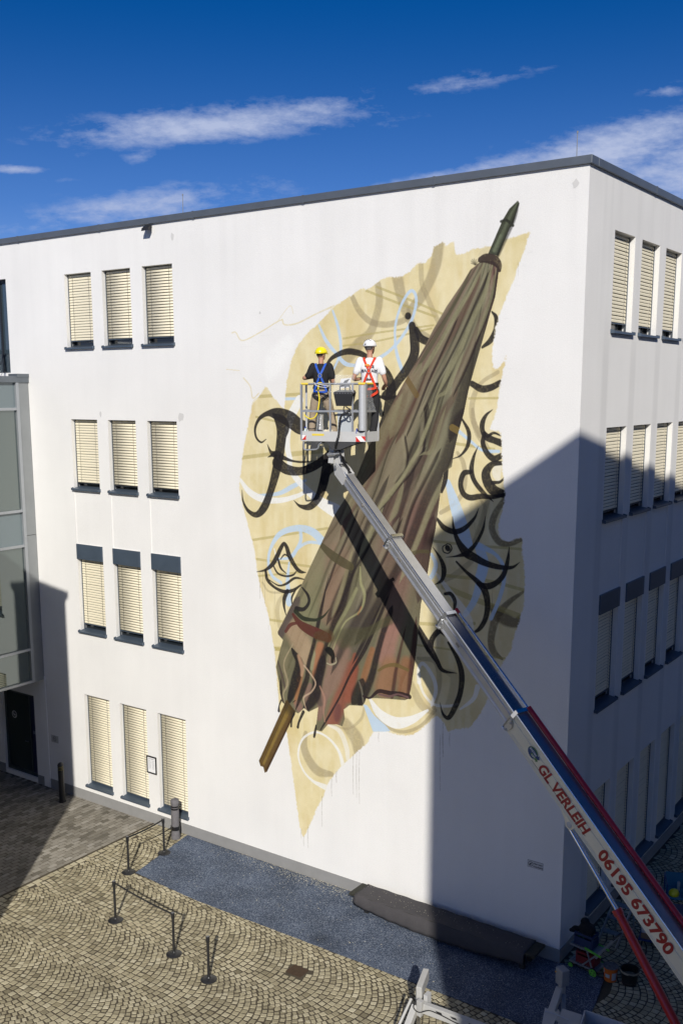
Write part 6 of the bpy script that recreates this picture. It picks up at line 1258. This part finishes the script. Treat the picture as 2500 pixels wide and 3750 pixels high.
# things on the basket floor
def flr(px, d): return PLN(px, 1582, (0, -d, 0), (0, 1, 0))
M_pet = mat('clear_bottle', (.5, .6, .6), .1); 
def small_bottle(px, d, h, r, m, lab, cat='bottle', name='bottle', cap=None):
    p = flr(px, d); e = tag(empty(name, (p.x, p.y, ZF+.012)), lab, cat); z = ZF+.012
    MB().lathe((p.x, p.y, z), [(r, 0), (r, h*.66), (r*.45, h*.85), (r*.4, h)], 12).build('body', m, e, True); MB().lathe((p.x, p.y, z+h), [(r*.5, 0), (r*.5, .025)], 10).build('cap', cap or mat('blue_cap', (.01, .03, .35), .5), e, True); return e
small_bottle(1118, 1.55, .22, .04, M_pet, 'clear drinking bottle with blue cap at the left end of the basket floor')
small_bottle(1306, 1.30, .20, .035, mat('blue_can', (.01, .04, .3), .4), 'small blue spray bottle in the basket by the padded post')
b_ = flr(1300, 1.52); e = tag(empty('paint_tub', (b_.x, b_.y, ZF+.012)), 'small deep blue paint tub on the basket floor beside the padded post', 'tub')
MB().box(b_.x-.07, b_.x+.07, b_.y-.05, b_.y+.05, ZF+.012, ZF+.15).build('body', mat('blue_tub', (.01, .035, .36), .45), e, bevel=.01); MB().box(b_.x-.075, b_.x+.075, b_.y-.055, b_.y+.055, ZF+.15, ZF+.165).build('lid', mat('blue_tub', (.01, .035, .36)), e)
b_ = flr(1168, 1.62); tag(MB().lathe((b_.x, b_.y, ZF+.012), [(.06, 0), (.07, .12), (.065, .125)], 14).build('paint_pot', mat('blue_tub', (.01, .035, .36)), None, True), 'round blue paint pot on the basket floor between the left painter and a beige cloth', 'pot')
b_ = flr(1188, 1.66); sheet([(b_.x-.14, b_.y-.06, ZF+.02), (b_.x+.20, b_.y-.02, ZF+.02), (b_.x+.14, b_.y+.10, ZF+.22), (b_.x-.05, b_.y+.10, ZF+.20)], 7, 'dust_cloth', mat('beige_cloth', (.62, .56, .42), .9), None, .02); tag(bpy.data.objects['dust_cloth'], 'crumpled beige cloth lying behind the toe board of the basket', 'cloth')
b_ = flr(1172, 1.1); e = tag(empty('film_roll', (b_.x, b_.y, ZF)), 'upright roll of clear wrapping film between the left painter\'s legs', 'film roll'); MB().lathe((b_.x, b_.y, ZF+.012), [(.075, 0), (.08, .2), (.07, .35), (.078, .5)], 14).build('film', mat('silver_film', (.65, .66, .66), .25, .5, bump=.5, bscale=30), e, True)
# ------------------------------------------------------------------ queue posts
M_post = mat('black_powder_coat', (.02, .02, .021), .4, var=.05); M_belt = mat('black_belt', (.02, .02, .02), .8)
SP = [(-5.741, -4.838), (-7.021, -4.566), (-9.153, -4.326), (-10.675, -2.50), (-10.704, -1.201)]
LB_ = ['black queue post without belt, rightmost of the five and nearest the drain', 'black queue post at the right end of the long sloping belt', 'black queue post at the left end of the long belt on the cobbles', 'black queue post at the left corner of the blue carpet', 'black queue post nearest the wrapped bollard and the wall']
for i, ((x, y), lab) in enumerate(zip(SP, LB_)):
    e = tag(empty('queue_post', (x, y, 0)), lab, 'queue post', 'black queue posts round the blue carpet')
    MB().lathe((x, y, .003), [(.172, 0), (.175, .012), (.165, .022), (.10, .040), (.045, .052), (.03, .075)], 32).build('base', M_post, e, True)
    MB().tube([(x, y, .05), (x, y, .90)], .029, 16).build('pole', M_post, e, True)
    MB().lathe((x, y, .84), [(.029, 0), (.041, .03), (.043, .13), (.040, .15), (.034, .152)], 18).build('belt_head', M_post, e, True)
    MB().lathe((x, y, .9925), [(.034, 0), (.030, .004)], 18).build('cap', mat('grey_cap', (.16, .16, .16), .5), e, True)
    if i in (1, 2, 3):
        q = SP[i+1]; a = Vector((x, y, .955)); b = Vector((q[0], q[1], .955)); d = (b-a).normalized(); a += d*.035; b -= d*.035; g = MB(); n = 8
        for k in range(n):
            t0, t1 = k/n, (k+1)/n; s0 = -.03*4*t0*(1-t0); s1 = -.03*4*t1*(1-t1); g.beam(a+(b-a)*t0+Vector((0, 0, s0)), a+(b-a)*t1+Vector((0, 0, s1)), .003, .048)
        g.build('belt', M_belt, e)
# ------------------------------------------------------------------ bollards
x, y = -15.69, -.51; e = tag(empty('bollard', (x, y, 0)), 'dark round-topped bollard light with slots, in the shade by the wall', 'bollard')
MB().lathe((x, y, 0), [(.115, 0), (.115, .03), (.09, .04), (.09, .98)], 24).build('column', M_post, e, True)
for k in range(3): MB().lathe((x, y, .99+k*.045), [(.092, 0), (.092, .022)], 24).build('louvre', M_post, e, True); MB().lathe((x, y, 1.012+k*.045), [(.080, 0), (.080, .023)], 24).build('diffuser', mat('yellow_diffuser', (.30, .25, .08), .4), e, True)
MB().lathe((x, y, 1.125), [(.092, 0), (.092, .03), (.085, .06), (.062, .09), (.03, .108), (.004, .114)], 24).build('cap', M_post, e, True)
x, y = -11.10, -.36; e = tag(empty('wrapped_bollard', (x, y, 0)), 'bollard wrapped in grey fleece and bound with black tape at the carpet corner', 'bollard')
M_fl = mat('grey_fleece', (.145, .138, .145), .95, bump=.6, bscale=26, var=.15, vscale=12)
pr = [(.12, 0), (.125, .05), (.11, .18), (.098, .27), (.106, .36), (.102, .5), (.108, .65), (.112, .78), (.100, .86), (.097, .95), (.115, 1.02), (.118, 1.10), (.09, 1.14), (.02, 1.15)]
g = MB(); g.lathe((x, y, .003), pr, 26)
g.v = [(vx+(vx-x)*random.uniform(-.05, .07), vy+(vy-y)*random.uniform(-.05, .07), vz+random.uniform(-.006, .006)) for vx, vy, vz in g.v]; g.v = [(a, b, max(c, .003)) for a, b, c in g.v]; g.build('fleece', M_fl, e, True)
for z0_, z1_ in ((.26, .37), (.86, .90), (.93, .965)): MB().lathe((x, y, z0_), [(.116, 0), (.117, (z1_-z0_)/2), (.115, z1_-z0_)], 26).build('tape', mat('black_tape', (.012, .012, .013), .25), e, True)
# ------------------------------------------------------------------ notices on the wall
e = tag(empty('notice_frame', (-12.32, 0, 1.75)), 'black framed notice between the two right ground floor windows', 'notice')
for b in ((-12.515, -12.475, 1.49, 2.01), (-12.165, -12.125, 1.49, 2.01)): MB().box(b[0], b[1], -.022, -.002, b[2], b[3]).build('frame_side', M_post, e)
for b in ((1.49, 1.53), (1.97, 2.01)): MB().box(-12.475, -12.165, -.0215, -.002, b[0], b[1]).build('frame_side', M_post, e)
pp = MB().box(-12.475, -12.165, -.012, -.002, 1.53, 1.97).build('paper', mat('paper', (.78, .78, .78), .8), e)
g = MB()
for cx0, cx1 in ((-12.445, -12.335), (-12.31, -12.195)):
    for k in range(13): zz = 1.88-k*.021; g.box(cx0, cx1-random.uniform(0, .03), -.0126, -.0121, zz, zz+.007)
g.box(-12.44, -12.22, -.0126, -.0121, 1.915, 1.935); o = g.build('printed_lines', mat('grey_print', (.35, .35, .36), .8), pp); o['kind'] = 'stuff'
a, b = WL(1931, 3146), WL(1986, 3188); e = tag(empty('dog_sign', ((a.x+b.x)/2, 0, (a.z+b.z)/2)), 'small white sign with a crossed-out dog near the building corner', 'sign')
z0_, z1_ = 2.005, 2.165; x0_, x1_ = -.80, -.44
MB().box(x0_, x1_, -.006, -.001, z0_, z1_).build('border', M_post, e); pl_ = MB().box(x0_+.006, x1_-.006, -.0075, -.0055, z0_+.006, z1_-.006).build('plate', mat('sign_white', (.55, .55, .55), .5), e)
text_part('Hier kein', 'lettering', .056, (x0_+.135, -.0078, 2.092), (1, 0, 0), (0, 0, 1), M_post, pl_, .001, 0, .0015); text_part('Hundeklo', 'lettering', .056, (x0_+.135, -.0078, 2.030), (1, 0, 0), (0, 0, 1), M_post, pl_, .001, 0, .0015)
g = MB(); cx_, cz_ = x0_+.072, 2.085
for i in range(24):
    t0, t1 = 2*math.pi*i/24, 2*math.pi*(i+1)/24; q = lambda r, t: (cx_+r*math.cos(t), -.0082, cz_+r*math.sin(t)); g.poly([q(.046, t0), q(.056, t0), q(.056, t1), q(.046, t1)])
g.poly([(cx_-.04, -.0083, cz_-.032), (cx_-.032, -.0083, cz_-.04), (cx_+.04, -.0083, cz_+.032), (cx_+.032, -.0083, cz_+.04)])
g.poly([(cx_-.03, -.0081, cz_-.01), (cx_+.0, -.0081, cz_-.028), (cx_+.016, -.0081, cz_-.026), (cx_+.012, -.0081, cz_+.005), (cx_+.03, -.0081, cz_+.014), (cx_+.016, -.0081, cz_+.028), (cx_-.004, -.0081, cz_+.014), (cx_-.02, -.0081, cz_+.008)]); g.build('dog_pictogram', M_post, pl_)
e = tag(empty('no_smoking_sign', (-16.54, 0, 1.65)), 'pale weathered no smoking plate on the shaded wall right of the door', 'sign')
MB().box(-16.70, -16.37, -.006, -.001, 1.535, 1.765).build('plate', mat('faded_plate', (.42, .42, .41), .6), e); nosmoke((-16.535, -.0062, 1.655), (1, 0, 0), (0, 0, 1), .085, (0, -1, 0), e, mat('faded_plate2', (.40, .40, .39), .6), mat('faded_print', (.12, .12, .12), .6))
# ------------------------------------------------------------------ bench under a grey fleece
e = tag(empty('covered_bench', (-2.6, -.5, 0)), 'long low bench covered with dark grey fleece along the wall', 'bench')
BX0, BX1 = -4.98, -.24; M_moss = mat('mossy_wood', (.035, .035, .025), .95, bump=.8, bscale=40, var=.5, vscale=30)
MB().box(BX0, BX1, -.78, -.20, .39, .44).build('seat', M_moss, e)
for xx in (-4.55, -3.08, -1.75, -.55): MB().box(xx-.05, xx+.05, -.70, -.62, .012, .39).build('leg', M_black, e); MB().box(xx-.05, xx+.05, -.34, -.26, .012, .39).build('leg', M_black, e)
# cover: profile from back edge over the seat and down the front, with sag and folds
NXc, prof = 60, [(-.17, .36), (-.185, .43), (-.20, .456), (-.34, .452), (-.50, .455), (-.66, .455), (-.77, .450), (-.805, .42), (-.83, .34), (-.82, .27), (-.80, .22)]
g = MB(); cxs = [BX0+.16+(BX1-.22-BX0-.16)*i/NXc for i in range(NXc+1)]
for i, xx in enumerate(cxs):
    t = i/NXc; sag = .02+.16*(math.sin(min(1, t*1.12)*3.1)**.7 if 0 < t < .89 else 0)+.03*t; ripple = .004*math.sin(t*37)+.004*math.sin(t*83+2)
    for j, (yy, zz) in enumerate(prof):
        fct = max(0, j-6)/4; g.v.append((xx+random.uniform(-.004, .004), yy-fct*(.03*t+ripple*2.2)-.0, max(.03, zz-fct*sag*.9+(.006*math.sin(t*50+j) if 1 < j < 7 else 0)+.004)))
m_ = len(prof)
for i in range(NXc):
    for j in range(m_-1): g.f.append((i*m_+j, i*m_+j+1, (i+1)*m_+j+1, (i+1)*m_+j))
o = g.build('cover', mat('dark_fleece', (.062, .058, .06), .95, bump=.5, bscale=40, var=.12, vscale=6), e, True); o.modifiers.new('solid', 'SOLIDIFY').thickness = .006
g = MB()
for k in range(130):
    xx = random.uniform(BX0+.2, BX1-.25); yy = random.uniform(-.74, -.22); s_ = random.uniform(.003, .010); g.poly([(xx+s_*math.cos(q), yy+s_*math.sin(q), .474) for q in (0, 1.5, 3, 4.6)])
o = g.build('paint_spots', mat('flake', (.6, .56, .42)), e); o['kind'] = 'stuff'
# ------------------------------------------------------------------ painters' things at the corner, in the shade
M_lime = mat('lime_plastic', (.13, .50, .05), .45); M_ral = mat('cart_aluminium', (.42, .43, .44), .35, .7)
CA = Vector((.22, .03, 0)); cX = Vector((.92, -.13, 0)).normalized(); cY = Vector((.13, .92, 0)).normalized()
def cp(u, v, z): return CA+cX*u+cY*v+Vector((0, 0, z))
cart = tag(empty('folding_cart', CA), 'two-tier folding aluminium cart with lime green wheels at the building corner', 'cart')
for z in (.13, .52):
    for v in (0, .34): MB().beam(cp(0, v, z), cp(.66, v, z), .03, .04).build('rail', M_ral, cart)
    for u in (.015, .645): MB().beam(cp(u, .015, z), cp(u, .325, z), .03, .038).build('rail', M_ral, cart)
    MB().prism([cp(.01, .01, z), cp(.65, .01, z), cp(.65, .33, z), cp(.01, .33, z)], (0, 0, .01)).build('perforated_tray', mat('tray_metal', (.30, .31, .32), .4, .6, bump=.8, bscale=60, var=.4, vscale=30), cart)
for u, v, r in ((.58, -.03, .085), (.58, .38, .085), (.05, -.02, .05), (.05, .36, .05)):
    w = MB().lathe(cp(u, v-.02, r+.003), [(r, 0), (r, .035)], 22, tuple(cY)).build('wheel', M_lime, cart); MB().lathe(cp(u, v-.022, r+.003), [(r+.006, .003), (r+.006, .036)], 22, tuple(cY)).build('tyre', M_black, w); 
    for k in range(4): a = k*1.571+.5; MB().lathe(cp(u, v-.024, r+.003)+cX*r*.5*math.cos(a)+Vector((0, 0, r*.5*math.sin(a))), [(r*.16, 0), (r*.16, .004)], 8, tuple(cY)).build('cut_out', M_black, w)
for v in (-.005, .345): MB().beam(cp(.30, v, .13), cp(.66, v, .53), .02, .035).build('brace', M_ral, cart); MB().beam(cp(.55, v, .13), cp(.40, v, .52), .02, .03).build('brace', M_ral, cart); MB().beam(cp(.62, v, .42), cp(.98, v, .98), .022, .035).build('handle_arm', M_ral, cart); MB().beam(cp(.36, v-.01, .56), cp(.74, v-.01, .50), .022, .04).build('hinge', M_lime, cart)
MB().tube([cp(.98, -.01, .99), cp(.98, .35, .99)], .022).build('handle', M_black, cart, True)
def crate(x0, x1, y0, y1, z0, z1, m, lab, grp=None, slots=True):
    c = tag(empty('crate', cp((x0+x1)/2, (y0+y1)/2, z0)), lab, 'crate'); t = .02
    MB().prism([cp(x0, y0, z0), cp(x1, y0, z0), cp(x1, y1, z0), cp(x0, y1, z0)], (0, 0, .015)).build('bottom', m, c)
    for a, b in (((x0, y0), (x1, y0)), ((x0, y1), (x1, y1)), ((x0, y0+t), (x0, y1-t)), ((x1, y0+t), (x1, y1-t))):
        MB().beam(cp(*a, (z0+z1)/2-.04), cp(*b, (z0+z1)/2-.04), t, (z1-z0)*.62).build('side', m, c); MB().beam(cp(*a, z1-.02), cp(*b, z1-.02), t+.012, .05).build('rim', m, c)
        MB().beam(cp(*a, z0+.0), cp(*a, z1), t+.01, t+.01).build('corner_post', m, c)
    return c
crate(.10, .50, .02, .30, .545, .83, mat('navy_crate', (.012, .03, .09), .5), 'dark blue bottle crate on the upper tier of the folding cart')
crate(.16, .56, .02, .31, .155, .42, mat('red_crate', (.16, .012, .015), .5), 'dark red crate on the lower tier of the folding cart')
# bottles in the crate, black jacket over it
for k, (u, v) in enumerate(((.17, .08), (.27, .08))):
    q = cp(u, v, .565); MB().lathe(q, [(.035, 0), (.035, .16), (.014, .22), (.013, .27)], 12).build('bottle', mat('green_glass', (.03, .12, .06), .15), None, True); tag(bpy.data.objects['bottle'] if k == 0 and False else bpy.context.scene.collection.objects[-1], ('green glass bottle at the left of the blue crate', 'green glass bottle beside the jacket in the blue crate')[k], 'bottle')
g = MB(); ellipsoid(g, cp(.30, .18, .90), (.19, .14, .13)); ellipsoid(g, cp(.22, .20, 1.02), (.10, .09, .09)); ellipsoid(g, cp(.08, .10, .86), (.10, .07, .05)); ellipsoid(g, cp(.0, .06, .80), (.07, .05, .04)); ellipsoid(g, cp(.40, .14, .93), (.10, .09, .09)); ellipsoid(g, cp(.33, .1, .82), (.15, .10, .09))
g.v = [(a+random.uniform(-.012, .012), b+random.uniform(-.012, .012), c+random.uniform(-.012, .012)) for a, b, c in g.v]; jk = g.build('jacket', mat('black_cloth', (.008, .008, .009), .95, bump=.5, bscale=20), None, True); remesh(jk, .02); tag(jk, 'crumpled black jacket heaped on the dark blue crate', 'jacket')
# buckets
def bucket(x, y, r0, r1, h, m, name, lab, fillm, band=None):
    b = tag(empty(name, (x, y, 0)), lab, 'bucket'); MB().lathe((x, y, .003), [(r0, 0), (r1, h), (r1+.008, h), (r1+.008, h-.02), (r1+.001, h-.022)][:2], 30)
    g = MB(); pr = [(r0, 0), (r1, h), (r1+.009, h+.002), (r1+.007, h+.01), (r1-.006, h+.008), (r0+.004, .03)]; i0 = 0
    for r, z in pr:
        for j in range(30): a = 2*math.pi*j/30; g.v.append((x+r*math.cos(a), y+r*math.sin(a), z+.003))
    for k in range(len(pr)-1):
        for j in range(30): a = k*30+j; c = k*30+(j+1) % 30; g.f.append((a, c, c+30, a+30))
    g.f.append(tuple(range(30))[::-1]); g.f.append(tuple(range(150, 180)))
    g.build('shell', m, b, True); return b
M_paint = mat('dried_paint', (.36, .33, .25), .8, bump=.9, bscale=45, var=.6, vscale=25)
b = bucket(1.13, .03, .125, .150, .30, mat('orange_plastic', (.62, .14, .015), .45), 'paint_bucket', 'orange paint bucket with paint-smeared lid beside the folding cart', M_paint)
MB().lathe((1.13, .03, .300), [(.157, 0), (.159, .016), (.150, .020), (.142, .012)], 30).build('lid', mat('smeared_lid', (.14, .135, .13), .6, bump=.9, bscale=30, var=.9, vscale=22), b, True)
def patch(cx_, cy_, r, a0, a1, z0, z1, m, par, rr=0.):
    g = MB(); n = 6
    for k in range(n+1):
        a = a0+(a1-a0)*k/n
        for z in (z0, z1): rad = .125+.025*z/.3+.0025; g.v.append((cx_+rad*math.cos(a), cy_+rad*math.sin(a), z+.003))
    for k in range(n): g.f.append((2*k, 2*k+2, 2*k+3, 2*k+1))
    return g.build('label', m, par)
M_lab = mat('pale_label', (.46, .46, .48), .6); patch(1.13, .03, .15, R(-60), R(-15), .05, .22, M_lab, b); patch(1.13, .03, .15, R(-120), R(-78), .10, .18, M_lab, b); patch(1.13, .03, .15, R(-150), R(-128), .19, .26, M_lab, b)
b = bucket(1.50, .13, .150, .190, .32, mat('black_plastic_bucket', (.012, .012, .013), .45), 'mortar_bucket', 'black mortar bucket with dried beige paint on the rim beside the orange bucket', M_paint)
g = MB(); 
for rr_, zz in ((.152, .05), (.1855, .318), (.1965, .326), (.1965, .30)):
    for j in range(30): a = 2*math.pi*j/30; k = random.uniform(-.012, 0) if zz == .30 else 0; g.v.append((1.50+(rr_+(.002 if zz > .2 else 0))*math.cos(a), .13+(rr_+(.002 if zz > .2 else 0))*math.sin(a), zz+k*2))
for k in range(3):
    for j in range(30): a = k*30+j; c = k*30+(j+1) % 30; g.f.append((a, c, c+30, a+30))
g.build('dried_paint', M_paint, b, True); MB().lathe((1.50, .13, .06), [(.158, 0), (.158, .004)], 30).build('paint', mat('mauve_paint', (.20, .14, .14), .5), b, True)
# folding steps behind, partly hidden by the boom
e = tag(empty('step_stool', (.75, 1.35, 0)), 'folded aluminium step stool leaning behind the cart', 'step stool')
for dx in (0, .42): MB().beam((.42+dx, 1.15, .06), (.60+dx, 1.62, .95), .03, .05).build('stile', M_ral, e); MB().beam((.62+dx, 1.75, .03), (.60+dx, 1.62, .95), .025, .03).build('rear_leg', M_ral, e)
for t in (.30, .62, .92): MB().beam((.42+.18*t, 1.15+.47*t, .06+.89*t), (.84+.18*t, 1.15+.47*t, .06+.89*t), .14, .03).build('tread', mat('tread_grey', (.16, .19, .21), .6), e)
# blue trolleys
M_blue = mat('blue_plastic', (.01, .045, .16), .45); M_blue2 = mat('turquoise_box', (.02, .16, .26), .5)
def trolley(x, y, w, l, z, m, lab, rz):
    e = tag(empty('transport_trolley', (x, y, 0)), lab, 'trolley'); c, s = math.cos(R(rz)), math.sin(R(rz)); q = lambda u, v, zz: Vector((x+u*c-v*s, y+u*s+v*c, zz))
    MB().hexa([q(0, 0, z), q(w, 0, z), q(w, l, z), q(0, l, z), q(0, 0, z+.03), q(w, 0, z+.03), q(w, l, z+.03), q(0, l, z+.03)]).build('deck', m, e)
    for u, v in ((.06, .06), (w-.06, .06), (.06, l-.06), (w-.06, l-.06)): wv = MB().lathe(q(u, v, .055), [(.05, 0), (.05, .03)], 14, (c, s, 0)).build('castor', M_black, e); MB().beam(q(u, v, .09), q(u, v, z), .03, .03).build('castor_fork', M_ral, e)
    return e, q
e, q = trolley(1.16, 1.64, .75, .5, .14, M_blue, 'low blue trolley carrying a white and brown box behind the boom', 12)
bx = tag(empty('storage_box', q(.1, .05, .17)), 'white lidded box with brown lower half on the low blue trolley', 'box')
MB().hexa([q(.05, .05, .17), q(.6, .05, .17), q(.6, .45, .17), q(.05, .45, .17), q(.05, .05, .30), q(.6, .05, .30), q(.6, .45, .30), q(.05, .45, .30)]).build('lower_half', mat('cardboard', (.22, .14, .08), .9), bx)
MB().hexa([q(.055, .055, .301), q(.595, .055, .301), q(.595, .445, .301), q(.055, .445, .301), q(.045, .045, .48), q(.605, .045, .48), q(.605, .455, .48), q(.045, .455, .48)]).build('upper_half', mat('off_white_plastic', (.50, .50, .50), .6), bx, bevel=.01)
e, q = trolley(1.35, 2.95, .85, .62, .16, M_blue, 'tall blue trolley piled with painting gear near the right edge', 22)
for u in (.0, .85):
    MB().tube([q(u, .0, .18), q(u, .0, .95), q(u, .62, .95), q(u, .62, .18)], .018).build('side_frame', M_blue, e, True)
MB().hexa([q(.02, .02, .60), q(.83, .02, .60), q(.83, .60, .60), q(.02, .60, .60), q(.02, .02, .63), q(.83, .02, .63), q(.83, .60, .63), q(.02, .60, .63)]).build('shelf', M_blue2, e)
MB().hexa([q(.02, .58, .63), q(.83, .58, .63), q(.83, .60, .63), q(.02, .60, .63), q(.02, .62, .98), q(.83, .62, .98), q(.83, .64, .98), q(.02, .64, .98)]).build('back_board', M_blue2, e)
h = q(.18, .2, .66); g = MB(); ellipsoid(g, h, (.12, .14, .11)); tag(g.build('spare_helmet', mat('yellow_helmet', (.85, .70, .01)), None, True), 'yellow helmet lying on the tall blue trolley', 'helmet')
for k, (u, v, m_, lab) in enumerate(((.42, .15, M_blue2, 'blue paint can on the front of the tall blue trolley'), (.60, .22, mat('tan_tape', (.45, .30, .12), .6), 'tan roll of masking tape on the tall blue trolley'), (.50, .42, M_black, 'black spray can at the back of the tall blue trolley'), (.30, .45, mat('can_white', (.5, .5, .5), .5), 'white spray can at the back of the tall blue trolley'), (.70, .45, M_blue, 'dark blue spray can in the far corner of the tall blue trolley'))):
    p = q(u, v, .632); h_ = (.16, .05, .2, .2, .18)[k]; r_ = (.07, .06, .035, .035, .035)[k]; can = tag(empty('tape_roll' if k == 1 else 'paint_can', p), lab, 'tape' if k == 1 else 'can'); MB().lathe(p, [(r_, 0), (r_, h_)], 16).build('body', m_, can, True); MB().lathe(p+Vector((0, 0, h_)), [(r_*.6, 0), (r_*.5, .02)], 12).build('top', M_galv, can, True)
p0_, p1_ = q(.9, -.15, .02), q(.98, .55, 1.15); tag(MB().tube([p0_, p1_], .016).build('extension_pole', mat('tan_wood', (.30, .20, .08), .6), None, True), 'tan wooden roller pole leaning on the tall blue trolley', 'pole')
